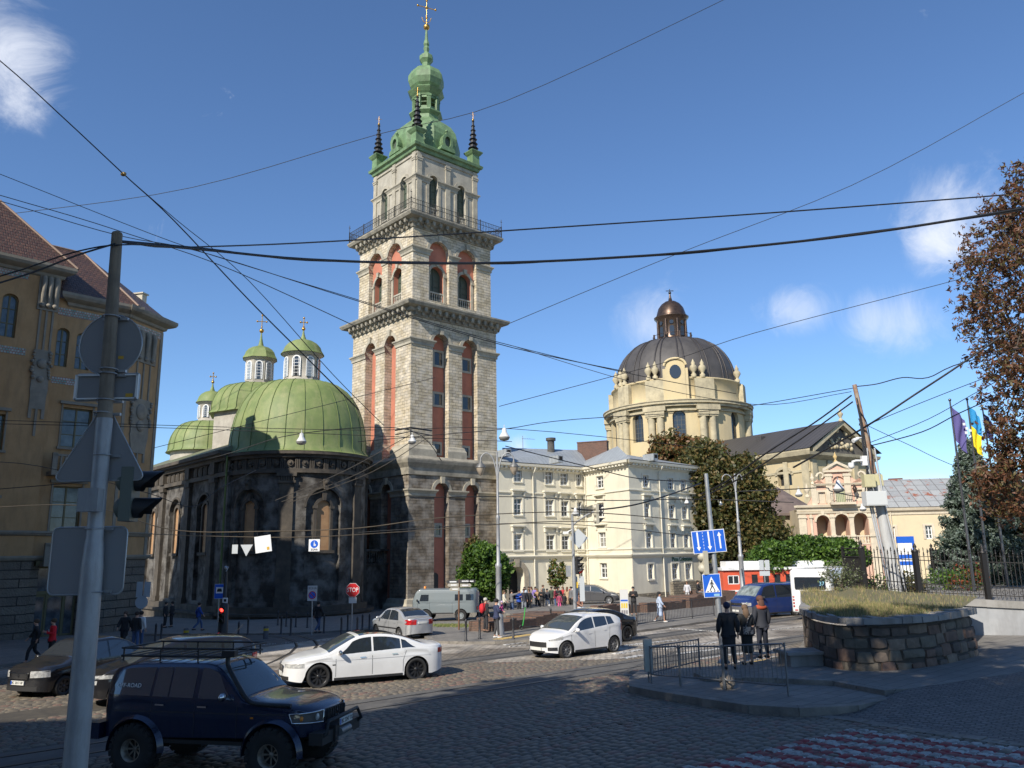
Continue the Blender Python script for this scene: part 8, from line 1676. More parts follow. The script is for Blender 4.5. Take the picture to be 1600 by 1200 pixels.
# black saloon behind it
S = dict(sedan,L=4.85,W=1.82,paint=paint('car_black',(.012,.012,.013),0,.15,.12),rim=RIMB,spokes=8,glass=CGL,tail=(-2.43,-2.2,.80,.98))
f = Vector((math.cos(HA),math.sin(HA),0)); b = gp(980,1002); l = Vector((-f.y,f.x,0)); c = b-f*S['xr']-l*.82; t, k = car('saloon_car','glossy black saloon half hidden behind the white hatchback','car',S,(c.x,c.y,G(c.x,c.y)),HA)
# black saloon at left edge, facing the viewer
S = dict(sedan,L=4.25,W=1.74,R=.30,xf=1.28,xr=-1.35,top=[(-2.12,.80),(-2.05,.98),(-1.9,1.05),(-1.5,1.12),(-1.05,1.38),(-.6,1.52),(0,1.53),(.4,1.47),(.9,1.12),(1.2,1.0),(1.8,.90),(2.05,.76),(2.12,.58)],belt=[(-2.1,.92),(1.1,.90),(2.12,.74)],windows=[(-1.2,-.25,.25,.0),(-.19,.88,.0,-.4)],ws=(.4,.98),rw=(-1.45,-.75),doors=[(-.22,0),(.95,0)],handles=[-.8,.1],mirror=.82,head=(1.75,2.08,lambda x:.62,lambda x:.80),headf=(.42,.72,.62,.79),grille=(.36,.60,.74),grille2=(.62,.26,.38),plate=(.48,),plate_text='BC 2017 HP',tail=(-2.1,-1.9,.75,.95),paint=paint('car_black_dusty',(.012,.013,.016),0,.2,.06),rim=RIMB,spokes=7,tumb=.3)
A_ = gp(97,1087); ang = math.atan2(-1,-.35); ang = R(-112); f = Vector((math.cos(ang),math.sin(ang),0)); l = Vector((-f.y,f.x,0)); c = A_-f*S['xf']-l*(.77); S['far'] = 1
t, k = car('saloon_car','dusty black saloon at the left edge, headlights towards the viewer','car',S,(c.x,c.y,G(c.x,c.y)),ang); x = k['xfront'](0,.68); mb = MB(); mb.box(x,x+.02,-.38,.38,.735,.76); mb.box(x,x+.02,-.38,.38,.585,.60); [mb.box(x,x+.016,-.36,.36,.615+.03*i,.622+.03*i)for i in range(4)]; mb.build('chrome_strip',CHR,t); mb = MB(); mb.add([(x+.03,0,.63),(x+.03,.05,.68),(x+.03,0,.73),(x+.03,-.05,.68)],[(0,3,2,1),(0,1,2,3)]); mb.build('badge',CHR,t)
# dark people carrier between it and the off-roader
S = dict(L=4.45,W=1.83,R=.33,xf=1.38,xr=-1.38,sill=.24,top=[(-2.22,.75),(-2.15,1.15),(-1.9,1.48),(-1.4,1.60),(-.4,1.63),(.2,1.56),(.8,1.32),(1.35,1.06),(1.75,.96),(2.05,.82),(2.17,.68),(2.22,.5)],belt=[(-2.2,1.06),(1.2,.95),(2.2,.72)],windows=[(-1.75,-1.15,.1,.0),(-1.08,-.15,.0,.0),(-.08,1.15,.0,-.65)],ws=(.25,1.28),rw=(-2.1,-1.85),doors=[(-.12,0),(1.1,0),(-1.1,0)],handles=[-.85,.2],mirror=.95,head=(1.6,2.12,lambda x:.74,lambda x:.84-.04*(x-1.6)),headf=(.30,.75,.60,.70),grille=(.7,.70,.74),grille2=(.6,.30,.45),fog=(.55,.72,.33,.43),tail=(-2.15,-1.95,.9,1.1),plate=(.42,),paint=paint('car_dark_grey',(.016,.016,.018),.2,.2,.06),rim=ALU,spokes=7,wsg=CGL2)
A_ = at(200,1060,17.9); B_ = gp(150,1106); ang = R(-146); f = Vector((math.cos(ang),math.sin(ang),0)); l = Vector((-f.y,f.x,0)); c = B_-f*1.95+l*-.55; t, k = car('people_carrier','dark grey people carrier with chrome light bar between black saloon and blue off-roader','car',S,(c.x,c.y,G(c.x,c.y)),ang); x = k['xfront'](0,.7); k['front']('chrome_bar',-.78,.78,.745,.765,CHR,off=.02,nu=16); k['side']('window_chrome',-1.8,1.1,lambda x:k['belt'](x)+.012,lambda x:k['belt'](x)+.03,CHR,nu=14,nv=1); mb = MB(); mb.tube([(-1.6,.1,1.6),(-1.85,.1,1.85)],.006,5); mb.build('aerial',BLACK,t)
# dark blue off-roader in the foreground
NAVY = paint('car_navy',(.011,.019,.050),.25,.25,.05)
S = dict(L=4.45,W=1.72,R=.435,lift=.0,gap=.09,xf=1.42,xr=-1.32,sill=.56,zs=.56,top=[(-2.22,1.10),(-2.20,1.30),(-2.02,1.74),(-1.7,1.90),(-1.2,1.94),(-.3,1.95),(.18,1.90),(.50,1.66),(.80,1.38),(.98,1.34),(1.6,1.30),(2.02,1.20),(2.16,1.10),(2.22,.95)],belt=[(-2.22,1.34),(.9,1.28),(2.22,1.12)],windows=[(-1.98,-1.08,.22,.03),(-1.02,-.70,.02,.0),(-.67,-.18,.0,.0),(-.08,.66,.0,-.36)],ws=(.22,.80),rw=(-2.19,-2.06),doors=[(-.13,0),(.72,0),(-1.04,.03)],handles=[-.85,.02],handle_m=CHR,mirror=.50,mirror_m=CHR,low=[(-2.22,.62),(2.22,.72)],paint=NAVY,rim=mat('rusty_steel_rim',(.34,.32,.28),.5,.5,var=((.2,.16,.12),8)),spokes=8,rimr=.46,spw=.55,tyre_w=.31,track=.80,lugs=True,deep=True,tum=.26,nf=8,nr=14,crown=.06,glass=mat('sky_tone_glass',(.045,.055,.075),.05,spec=1.0,coat=.5),tail=(-2.19,-2.05,1.0,1.32),wsg=CGL2)  # glass base colour lightened towards blue in place of a sky reflection
b_ = gp(206,1212); ang = R(-13); f = Vector((math.cos(ang),math.sin(ang),0)); l = Vector((-f.y,f.x,0)); c = b_-f*S['xr']*.92+l*.78; loc = Vector((c.x,c.y,G(c.x,c.y))); t, k = car('off_road_car','lifted dark blue off-roader with big mud tyres, roof rack and snorkel in the foreground','car',S,loc,ang); t.scale = (.92,)*3
NTR = TRIMB
for c in(1.42,-1.32):
 for s in(-1,1):
  mb = MB(); pts = []; ra = .535
  mb.grid(lambda u,v:(c+(ra+.0+.07*v)*math.cos(math.pi*(1.02-1.04*u)),s*(k['hw'](c,.95)-.01+.09*(1-v)),.435+(ra+.07*v)*math.sin(math.pi*(1.02-1.04*u))),20,2); mb.grid(lambda u,v:(c+(ra-.002)*math.cos(math.pi*(1.02-1.04*u)),s*(k['hw'](c,.95)+.08-.2*v),.435+(ra-.002)*math.sin(math.pi*(1.02-1.04*u))),20,1); mb.build('wheel_arch_flare',NAVY,t)
k['side']('side_strip',-2.1,1.9,1.085,1.10,TRIMB,nu=14,nv=1); k['side']('side_indicator',1.0,1.06,1.02,1.05,LAMPO,off=.015,nu=1,nv=1)
# chrome-ringed headlights wrapping the corner
for s in(-1,1):
 y0, y1 = (.42,.80); mb = MB(); q = lambda yy, zz:(k['xfront'](yy,zz)+.012,s*yy,zz)
 mb.grid(lambda u,v:q(y0+(y1-y0)*u,.93+.02*u+(.20-.05*u)*v),8,3,flip=s<0); hl = mb.build('headlight',LAMPW if False else mat('smoked_headlight',(.10,.09,.08),.06,spec=.9),t)
 ring_ = [q(y0+(y1-y0)*u,.93+.02*u)for u in[i/8 for i in range(9)]]+[q(y0+(y1-y0)*u,1.13-.03*u)for u in[1-i/8 for i in range(9)]]; mb = MB(); mb.tube(ring_+[ring_[0]],.014,6); mb.build('chrome_ring',CHR,hl); mb = MB(); c_ = q(.54,1.03); mb.ball((c_[0],c_[1],c_[2]),(.03,.06,.06),12,8); mb.build('lens',LAMPW,hl); mb = MB(); c_ = q(.74,1.02); mb.ball(c_,(.03,.045,.045),10,6); mb.build('indicator',LAMPO,hl)
g = k['front']('grille',-.38,.38,.90,1.14,TRIMB,off=.015); mb = MB(); x = k['xfront'](0,1.0)+.03
for i in range(9):mb.box(x-.03,x,-.33+.0825*i-.01,-.33+.0825*i+.01,.92,1.12)
mb.build('grille_bars',TRIMB,g); mb = MB();
for a in(90,210,330):d = Vector((math.cos(R(a)),math.sin(R(a)))); e = Vector((-d.y,d.x)); q = [d*.0,d*.045+e*.026,d*.09,d*.045-e*.026]; mb.add([(x+.006,v.x,1.02+v.y)for v in q],[(0,1,2,3)])
mb.build('badge',CHR,g)
mb = MB(); mb.box(2.10,2.36,-.78,.78,.60,.80); mb.box(2.2,2.40,-.35,.35,.58,.86); mb.tube([(2.2,-.72,.62),(2.42,-.72,.80),(2.40,-.66,.98),(2.36,.66,.98),(2.42,.72,.80),(2.2,.72,.62)],.032,8); mb.build('winch_bumper',TRIMB,t); mb = MB(); mb.cyl((2.40,-.2,.72),(2.40,.2,.72),.07,n=10); mb.box(2.38,2.44,-.3,.3,.60,.66); mb.build('winch',mat('worn_steel',(.25,.25,.25),.5,.7),t)
mb = MB(); mb.box(2.43,2.445,-.26,.26,.84,.955); pl = mb.build('number_plate',PLATE,t); text('BC 2247 TX',.105,Matrix.Translation((2.45,0.02,.897))@Matrix.Rotation(R(90),4,'Z'),BLACK,pl,.001,scale=(.86,1)); mb = MB(); mb.box(2.445,2.447,-.26,-.225,.845,.95); mb.build('plate_band',BLUE,pl)
mb = MB(); mb.box(-2.34,-2.1,-.84,.84,.58,.86); mb.build('rear_bumper',NAVY,t)
mb = MB()
for s in(-1,1):mb.tube([(-1.95,s*.58,2.02),(.35,s*.58,2.02)],.022,6); mb.tube([(-1.95,s*.58,2.16),(.42,s*.58,2.16)],.018,6); [mb.cyl((x,s*.58,1.93),(x,s*.58,2.16),.016,n=6)for x in(-1.9,-1.1,-.3,.3)]
for i in range(10):x = -1.95+i*.255; mb.tube([(x,-.58,2.02),(x,.58,2.02)],.014,5)
for x in(-1.95,.42):mb.tube([(x,-.58,2.16),(x,.58,2.16)],.018,6)
mb.build('roof_rack',BLACK,t)
mb = MB(); s = -1; mb.tube(smooth_poly([Vector(q)for q in((1.75,-.80,1.24),(1.15,-.84,1.26),(.92,-.82,1.32),(.72,-.79,1.52),(.46,-.72,1.82),(.40,-.70,1.93),(.40,-.70,2.08))]),.042,8); mb.box(.30,.56,-.76,-.64,2.04,2.15); mb.build('snorkel',BLACK,t)
p_ = k['P'](-1.55,1.52,-1,.012); text('OFF-ROAD',.105,Matrix.Translation(p_)@Matrix.Rotation(R(-14),4,'X'),WS,t,.001,name='sticker'); mb = MB(); mb.cyl((-1.32,0.0,.435),(-1.32,.0,.435),.1); mb.box(-1.42,-1.22,-.7,.7,.36,.5); mb.box(1.34,1.50,-.7,.7,.36,.5); mb.box(-1.9,2.0,-.45,-.35,.5,.6); mb.box(-1.9,2.0,.35,.45,.5,.6); mb.build('axles_and_frame',UNDER,t)
# grey hatchback by the house wall
S = dict(hatch,L=4.2,W=1.76,paint=paint('car_grey',(.10,.10,.105),.4,.3,.1),rim=ALU,glass=CGL2); p = at(929,947,66); t, k = car('hatchback_car','dark grey hatchback parked facing right before the white building','car',S,(p.x,p.y,G(p.x,p.y)+.45),R(-12));
# grey-blue loaf-shaped van
S = dict(L=4.4,W=1.94,R=.38,xf=1.2,xr=-1.1,sill=.50,top=[(-2.2,1.90),(-2.1,2.04),(-1.6,2.09),(1.3,2.09),(1.85,1.95),(2.08,1.45),(2.18,1.2),(2.2,.9)],belt=[(-2.2,1.30),(2.2,1.26)],windows=[(-1.95,-1.45,.0,.0),(-1.25,-.72,.0,.0),(1.02,1.62,.0,-.1)],wtop=1.72,ws=(1.90,2.10),rw=(-2.195,-2.17),doors=[(.95,0),(1.75,0),(-.55,0)],handles=[1.1],mirror=1.75,mirror_m=BLACK,tum=.10,crown=.10,nf=16,nr=16,paint=paint('van_grey_blue',(.16,.19,.20),0,.5,.2),rim=mat('painted_rim',(.24,.27,.28),.5),spokes=16,rimr=.55,head=(2.0,2.15,.8,.95),tail=(-2.19,-2.12,.7,.95),low=[(-2.2,.55),(2.2,.55)])
p = at(697,960,55); t, k = car('delivery_van','old grey-blue loaf-shaped van parked side-on before the bell tower','van',S,(p.x,p.y,G(p.x,p.y)+.1),R(180-4)); k['side']('roof_gutter',-2.1,1.7,1.93,1.95,mat('van_seam',(.14,.17,.18),.6),nu=8,nv=1); k['side']('waist_seam',-2.1,2.0,1.22,1.235,mat('van_seam',(.14,.17,.18),.6),nu=8,nv=1); mb = MB(); mb.lathe([(.09,2.09),(.09,2.2),(.04,2.24)],10,(1.4,.1)); mb.build('beacon',LAMPO,t)
# blue minibus
S = dict(L=4.9,W=1.90,R=.33,xf=1.45,xr=-1.5,sill=.24,top=[(-2.45,1.4),(-2.40,1.85),(-2.2,1.94),(-1,1.97),(.7,1.95),(1.1,1.80),(1.65,1.30),(1.85,1.16),(2.2,1.03),(2.38,.86),(2.45,.6)],belt=[(-2.45,1.14),(1.6,1.10),(2.45,.82)],windows=[(-2.3,-1.35,.02,.0),(-1.28,.0,.0,.0),(.10,1.45,.0,-.5)],ws=(1.02,1.66),rw=(-2.44,-2.41),doors=[(.03,0),(1.35,0),(-1.3,0)],handles=[.2],mirror=1.2,mirror_m=TRIMB,tum=.16,crown=.08,nf=8,nr=16,head=(2.02,2.40,lambda x:.76,lambda x:.92),headf=(.55,.85,.74,.90),grille=(.50,.76,.90),plate=(.45,),bumper=(.30,.70),bm=mat('grey_bumper',(.10,.10,.105),.6),tail=(-2.44,-2.35,.9,1.4),paint=paint('van_blue',(.020,.045,.18),.3,.25,.1),rim=mat('hubcap_grey',(.17,.17,.17),.4,.4),spokes=6,wsg=mat('reflecting_glass',(.28,.33,.33),.05,spec=.9,var=((.10,.12,.12),3)))
loc, ang, wb = place(1232,957,1186,964,S,1); ang = R(-152); f = Vector((math.cos(ang),math.sin(ang),0)); l = Vector((-f.y,f.x,0)); A_ = gp(1187,966); c = A_-f*S['xf']-l*.86; t, k = car('minibus','dark blue minibus with grey bumper facing left before the red café','van',S,(c.x,c.y,G(c.x,c.y)),ang); x = k['xfront'](0,.83)+.02; mb = MB(); mb.tube([(x,.07*math.cos(a),.83+.07*math.sin(a))for a in[i*math.pi/8 for i in range(17)]],.008,5); mb.build('badge',CHR,t)
# white bus from behind
WBUS = paint('bus_white',(.70,.70,.69),0,.35,.12); p = at(1268,940,46.0); A1 = R(52); t = thing('bus','white route 37 bus seen from behind, partly hidden by the stone planter','bus',(p.x,p.y,G(p.x,p.y)),A1); ROOTM[t.name] = Matrix(); Wb, Hb, Lb = 2.25, 2.75, 7.2
def rbox(mb,L0,L1,W,z0,z1,r):
 sec = []
 for a0, cy, cz in((0,W/2-r,z1-r),(90,-W/2+r,z1-r),(180,-W/2+.08,z0+.08),(270,W/2-.08,z0+.08)):
  rr_ = r if a0 <180 else.08
  for j in range(5):a = R(a0+j*22.5); sec.append((cy+rr_*math.cos(a),cz+rr_*math.sin(a)))
 n = len(sec); xs_ = [L0,L0+.05,L0+.2,L1-.2,L1-.05,L1]; sc = [.93,.985,1,1,.985,.93]; zc = (z0+z1)/2; vs = [(x,y*s,zc+(z-zc)*s)for x,s in zip(xs_,sc)for y,z in sec]
 mb.add(vs,[(i*n+j,i*n+(j+1)%n,(i+1)*n+(j+1)%n,(i+1)*n+j)for i in range(5)for j in range(n)],smooth=True); mb.add(vs[:n],[tuple(range(n))]); mb.add(vs[-n:],[tuple(range(n))[::-1]])
mb = MB(); rbox(mb,0,Lb,Wb,.35,Hb,.22); mb.build('body',WBUS,t); mb = MB(); mb.slab([(0,0)]*0+[(-.82,1.62),(.82,1.62),(.86,1.68),(.86,2.25),(.82,2.31),(-.82,2.31),(-.86,2.25),(-.86,1.68)],0,.02); q = mb; m2 = MB(Matrix.Rotation(R(-90),4,'Z')); m2.slab([(-.82,1.62),(.82,1.62),(.86,1.68),(.86,2.25),(.82,2.31),(-.82,2.31),(-.86,2.25),(-.86,1.68)],-.02,.01); rwn = m2.build('rear_window',CGL,t)
text('37',.30,Matrix.Rotation(R(-90),4,'Z')@Matrix.Translation((.66,-.05,1.95)),mat('pale_blue_sign',(.25,.50,.62),.4),rwn,.002); m2 = MB(Matrix.Rotation(R(-90),4,'Z'))
for sx in(-1,1):
 for i in range(4):m2.M = Matrix.Rotation(R(-90),4,'Z')@Matrix.Translation((sx*.98,-.01,.72+.17*i))@Matrix.Rotation(R(90),4,'X'); m2.lathe([(.055,0),(.05,.02),(.001,.025)],12)
m2.build('tail_light',LAMPR,t); m2 = MB(Matrix.Rotation(R(-90),4,'Z')); m2.box(-.6,.6,-.012,.0,.55,1.35); m2.build('engine_hatch',mat('bus_panel_line',(.6,.6,.59),.4),t); m2 = MB(Matrix.Rotation(R(-90),4,'Z')); m2.box(-.95,-.78,-.02,0,.48,.54); m2.box(.78,.95,-.02,0,.48,.54); m2.build('reflector',LAMPR,t)
for s in(-1,1):mb = MB(); yy = s*Wb/2; mb.box(.5,Lb-.8,min(yy-s*.01,yy+s*.008),max(yy-s*.01,yy+s*.008),1.45,2.2); mb.build('side_window',CGL,t)
for x in(1.7,5.6):
 for s in(-1,1):M = Matrix.Translation((x,s*(Wb/2-.13),.42))@Matrix.Rotation(R(-90)*s,4,'X'); mb = MB(M); mb.lathe([(.25,-.12),(.42,-.12),(.42,.12),(.25,.13),(.2,.1),(.001,.1)],24,cap=False); mb.build('wheel',RUB_,t)
 # grey hatch (placed above) sits on the raised ruins terrace
mb = MB(); tz = [(gp(800,978,.11)),gp(1010,957,.11)]; mb.prism([(gp(836,978).x,gp(836,978).y+3.5),(gp(1050,950).x,gp(1050,950).y+1),(13,68),(11.5,84),(-2,84),(-4,60)],.02,.45,G); struct('ruins_terrace',mb,paving)
# -- people
def skinmesh(name,V,E,Rr,sub=1,root=0):
 me = bpy.data.meshes.new(name); me.from_pydata(V,E,[]); o = bpy.data.objects.new(name,me); col.objects.link(o); o.modifiers.new('s','SKIN'); sk = me.skin_vertices[0].data
 for i, r in enumerate(Rr):sk[i].radius = r if isinstance(r,tuple)else(r,r)
 sk[root].use_root = True; s = o.modifiers.new('u','SUBSURF'); s.levels = s.render_levels = sub; dg = bpy.context.evaluated_depsgraph_get(); out = bpy.data.meshes.new_from_object(o.evaluated_get(dg)); bpy.data.objects.remove(o)
 out.name = name; out.materials.clear(); out.materials.append(None); out.polygons.foreach_set('use_smooth',[True]*len(out.polygons)); return out
POSES = {'stand':((-.25,-.03,1.16),(-.26,.05,.92),(.25,-.03,1.16),(.26,.05,.92),(-.11,.01,.50),(-.12,-.03,.09),(.11,.02,.50),(.13,-.02,.09)),'walk':((-.24,-.14,1.18),(-.24,-.08,.95),(.24,.08,1.17),(.22,.24,.99),(-.10,.20,.52),(-.10,.24,.10),(.10,-.02,.50),(.10,-.32,.16)),'phone':((-.25,.02,1.15),(-.08,.26,1.22),(.25,.02,1.15),(.06,.26,1.24),(-.11,.01,.50),(-.13,-.03,.09),(.11,.03,.50),(.13,.02,.09)),'point':((-.25,-.02,1.16),(-.2,.1,.95),(.40,.16,1.45),(.62,.30,1.56),(-.11,.01,.50),(-.14,-.03,.09),(.11,.02,.50),(.13,.02,.09)),'carry':((-.27,.02,1.18),(-.05,.28,1.16),(.27,.02,1.18),(.07,.26,1.10),(-.11,.01,.50),(-.13,-.06,.09),(.11,.03,.50),(.14,.05,.09)),'sit':((-.24,.05,1.18),(-.1,.28,1.05),(.24,.05,1.18),(.1,.28,1.05),(-.12,.42,.86),(-.12,.48,.45),(.12,.42,.86),(.12,.48,.45))}
CACHE = {}
def meshes(pose,long,skirt):
 k = (pose,long,skirt)
 if k in CACHE:return CACHE[k]
 lE, lW, rE, rW, lK, lA, rK, rA = [Vector(q)for q in POSES[pose]]
 V = [(0,0,.95),(0,0,1.18),(0,0,1.38),(0,-.01,1.49),(0,.015,1.545),(0,.02,1.61),(0,.01,1.69),(0,.115,1.605)]; E = [(0,1),(1,2),(2,3),(3,4),(4,5),(5,6),(5,7)]; Q = [(.13,.10),(.12,.09),(.14,.09),.055,(.062,.07),(.075,.092),(.06,.075),.012]
 def add(p,par,r):V.append(tuple(p)); E.append((par,len(V)-1)); Q.append(r); return len(V)-1
 for s, el, wr in((-1,lE,lW),(1,rE,rW)):
  sh = add((s*.18,0,1.41),2,.055); e = add(el,sh,.042); w_ = add(wr,e,.028); d = (wr-el).normalized(); sd2 = d.cross(Vector((s,.2,0))).normalized(); hp = wr+d*.07; h_ = add(hp,w_,(.034,.018))
  for i in range(4):o = hp+sd2*(.027-.018*i); f1 = add(o+d*.045,h_,.009); add(o+d*(.085-.007*abs(i-1.3))+Vector((-s*.012,.012,0)),f1,.007)
  t1 = add(wr+d*.05+sd2*.035,h_,.010); add(wr+d*.085+sd2*.05,t1,.008)
 feet = []
 for s, kn, an in((-1,lK,lA),(1,rK,rA)):hi = add((s*.085,0,.90),0,.085); k_ = add(kn,hi,.058); a_ = add(an,k_,.04); feet.append(an); add(an+Vector((0,.13,-.04)),a_,.035)
 body = skinmesh('person',V,E,Q,1)
 zb = .55 if long else.88; V = [(0,0,1.02),(0,0,1.2),(0,0,1.38),(0,-.01,1.47)]; E = [(0,1),(1,2),(2,3)]; q_ = 1.18 if long else 1.05; Q = [(.165*q_,.13*q_),(.16*q_,.125*q_),(.17*q_,.12*q_),(.085,.08)]
 for s, el, wr in((-1,lE,lW),(1,rE,rW)):sh = add((s*.18,0,1.40),2,.088); e = add(el,sh,.072*q_); add(wr-(wr-el).normalized()*.01,e,.05*q_)
 b = add((0,0,.90),0,(.17*q_,.13*q_));
 if long:b = add((0,0,.72),b,(.19,.17)); add((0,0,zb),b,(.21,.19))
 jacket = skinmesh('jacket',V,E,Q,1)
 if skirt:V = [(0,0,.98),(0,0,.75),(0,0,.45),(0,0,.32)]; E = [(0,1),(1,2),(2,3)]; Q = [(.14,.11),(.18,.15),(.21,.19),(.22,.2)]
 else:
  V = [(0,0,.95)]; E = []; Q = [(.15,.11)]
  for s, kn, an in((-1,lK,lA),(1,rK,rA)):hi = add((s*.085,0,.86),0,.098); k_ = add(kn,hi,.075); add(an+Vector((0,0,.03)),k_,.060)
 trousers = skinmesh('skirt' if skirt else 'trousers',V,E,Q,1); mb = MB()
 for an in feet:mb.ball((an.x,an.y+.06,an.z-.045),(.05,.14,.045),8,5)
 me = []
 for nm, f in(('shoes',mb),('hair',None),('long_hair',None),('cap',None)):
  if f is None:f = MB(); f.ball((0,-.005,1.665),(.098,.118,.098),10,7);
  if nm =='long_hair':f.ball((0,-.07,1.50),(.10,.07,.19),10,7)
  if nm =='cap':f.ball((0,.09,1.665),(.075,.09,.02),8,4)
  o = f.build(nm,[BLACK]); me.append(o.data); bpy.data.objects.remove(o)
 CACHE[k] = (body,jacket,trousers,*me); return CACHE[k]
SK = mat('skin',(.45,.26,.18),.55)
def cl(c):return mat('cloth_%02x%02x%02x'%tuple(int(v*255)for v in c),c,.85)
def person(label,p,rz,pose='stand',top=(.02,.02,.02),leg=(.02,.02,.025),hair=(.03,.02,.015),hk=0,h=1.74,long=False,skirt=False,shoe=(.02,.02,.02),group=None):
 t = thing('person',label,'person',p,rz,group); t.scale = (h/1.76,)*3; m = meshes(pose,long,skirt)
 for me, mt in((m[0],SK),(m[1],cl(top)),(m[2],cl(leg)),(m[3],cl(shoe)),(m[4+hk],cl(hair))):
  o = bpy.data.objects.new('body' if me is m[0]else me.name.split('.')[0],me); col.objects.link(o); o.parent = t; o.material_slots[0].link = 'OBJECT'; o.material_slots[0].material = mt
 return t
K_, W_, J_, G_ = (.018,.018,.02), (.6,.6,.58), (.06,.10,.20), (.14,.14,.145)
F_, B_, L_, Rt = R(180), 0, R(90), R(-90)
P_ = lambda px, py, h = .11:gp(px,py,h)
person('person in black hooded coat and navy cap seen from behind at the barriers',P_(1142,1046,.31),R(-5),'stand',K_,K_,(.02,.025,.06),2,1.80,long=True)
person('woman in long dark coat and skirt with patterned bag, seen from behind',P_(1170,1039,.31),R(10),'phone',(.02,.02,.019),(.035,.033,.028),(.16,.10,.06),1,1.68,long=True,skirt=True)
person('person in dark jacket with orange-red shoulders and brown hood by the crossing',P_(1194,1029,.31),R(20),'stand',(.025,.027,.035),(.015,.018,.03),(.10,.045,.03),1,1.86)
p = P_(1194,1029,.31); mb = MB(Matrix.Translation(p)@Matrix.Rotation(R(20),4,'Z')); mb.ball((0,-.02,1.50),(.21,.14,.09),12,8); o = mb.build('collar',cl((.35,.06,.02))); tag(o,'orange-red scarf collar round the shoulders of the tallest bystander','scarf')
p = P_(1172,1039,.31); mb = MB(Matrix.Translation(p)); mb.box(-.17,.15,-.24,-.14,.86,1.06); mb.tube([(-.1,-.2,1.06),(.0,-.16,1.3),(.12,-.1,1.43)],.015,5); tag(mb.build('shoulder_bag',mat('patterned_bag',(.30,.27,.24),.8,var=((.04,.03,.03),16,.48,.52))),'patterned white and dark shoulder bag on the woman in the long coat','bag')
CR = 'sightseers standing before the white building'
for a in(('man in grey sweater and jeans pointing with raised arm',800,960,R(-60),'point',G_,J_),('person in bright blue jacket beside the pointing man',811,959.5,R(-150),'phone',(.02,.07,.35),K_),('person in dark jacket and grey jeans third from the pointing man',819,957.5,F_,'stand',(.03,.03,.04),(.22,.24,.27)),('person in long black coat in the left crowd',827,957,R(150),'stand',K_,K_,(.1,.06,.03),0,1.72,True),('person in tan jacket and black trousers',840,953.5,F_,'phone',(.38,.24,.12),K_,(.15,.09,.04),1,1.66),('person all in black right of the tan jacket',847,955,R(170),'phone',K_,K_,(.3,.25,.2)),('woman in white trousers and black top carrying a bag',855.5,954,R(-170),'walk',(.05,.05,.055),W_,K_,1,1.66),('man in burgundy jacket and jeans',868,953,R(-100),'phone',(.17,.02,.035),J_),('person in black coat behind the burgundy jacket',873.5,952,F_,'stand',K_,G_),('person in red jumper among the right group',880,951,R(160),'stand',(.42,.03,.04),K_,(.15,.07,.03),1),('woman in long beige coat with long brown hair',887,951,R(-20),'stand',(.42,.30,.19),(.3,.22,.15),(.13,.06,.03),1,1.70,True,True),('child in black jacket before the beige coat',882,953,F_,'stand',K_,K_,K_,0,1.25),('person in pale blue shirt in the back row by the arch',820,950,F_,'stand',(.45,.52,.6),G_,K_,1),('person in black jacket in the back row by the arch',826.5,949,F_,'stand',K_,K_),('person in grey-brown coat in the back row',830.5,949.5,R(100),'stand',(.22,.19,.17),K_,(.1,.05,.03),1),('person in violet jacket in the back row',837,950,F_,'stand',(.24,.17,.45),G_,K_,1),('tall person in grey jacket in the back row',849,948.5,R(-120),'stand',(.19,.2,.19),K_,(.1,.06,.04),0,1.85),('person in dark green jacket between the crowd halves',862,951,R(140),'stand',(.04,.06,.04),K_),('person in pink trousers low among the right group',874.5,954.5,F_,'stand',(.3,.05,.1),(.6,.1,.25),K_,0,1.3),('person in grey hoodie at the right end of the crowd',893,952,R(120),'stand',G_,K_)):
 person(a[0],P_(a[1],a[2]),*a[3:],group=CR)
person('woman in brown jacket and light jeans sitting on the brick ruin',P_(905,972,.0),R(-150),'sit',(.26,.13,.09),(.45,.5,.55),(.08,.04,.02),1)
person('person in cream coat just right of the ornate street lamp',P_(788,961),R(-100),'walk',(.55,.52,.42),K_,(.1,.06,.03),1)
person('grey-haired man in black with a red backpack',P_(759,988),R(-60),'stand',K_,(.035,.035,.04),(.45,.43,.4))
p = P_(759,988); mb = MB(Matrix.Translation(p)@Matrix.Rotation(R(-60),4,'Z')); mb.ball((0,-.22,1.20),(.17,.13,.25),12,8); mb.box(-.12,-.08,-.12,.1,1.1,1.46); mb.box(.08,.12,-.12,.1,1.1,1.46); tag(mb.build('backpack',cl((.55,.02,.03))),'bright red backpack on the grey-haired man in black','backpack')
person('man in navy vest and black cap carrying a small child',P_(776,997),R(-70),'carry',(.03,.04,.09),(.05,.05,.055),K_,2,1.80,shoe=W_)
person('small child in pink jacket and lilac hat held in the man\'s arms',P_(783,996)+Vector((.05,.1,.72)),R(100),'sit',(.60,.10,.28),(.55,.12,.3),(.5,.4,.55),0,.95)
person('dark figure in the shade left of the green linden',P_(749,966),F_,'stand',K_,K_)
person('man in black jacket reading his phone beside the poster stand',P_(991,962),R(170),'phone',K_,K_,K_,0,1.84)
person('woman in pale blue dress with long black hair walking along the railing',P_(1032,973),R(-100),'walk',(.40,.47,.6),(.42,.5,.65),K_,1,1.68,True,True,shoe=W_)
person('man in light grey clothes standing before the stone plinth',P_(1075,941),R(160),'stand',(.5,.5,.52),(.45,.45,.45),(.12,.06,.03))
person('man in black sitting on the sunlit brick ruin',P_(1092,943,.3),R(-120),'sit',K_,G_)
person('young man in black tracksuit walking at the far left',P_(51,1037),R(120),'walk',K_,K_,(.08,.05,.03))
person('young man in bright red T-shirt looking at his phone',P_(78,1036),R(130),'phone',(.6,.01,.02),K_,(.06,.04,.02))
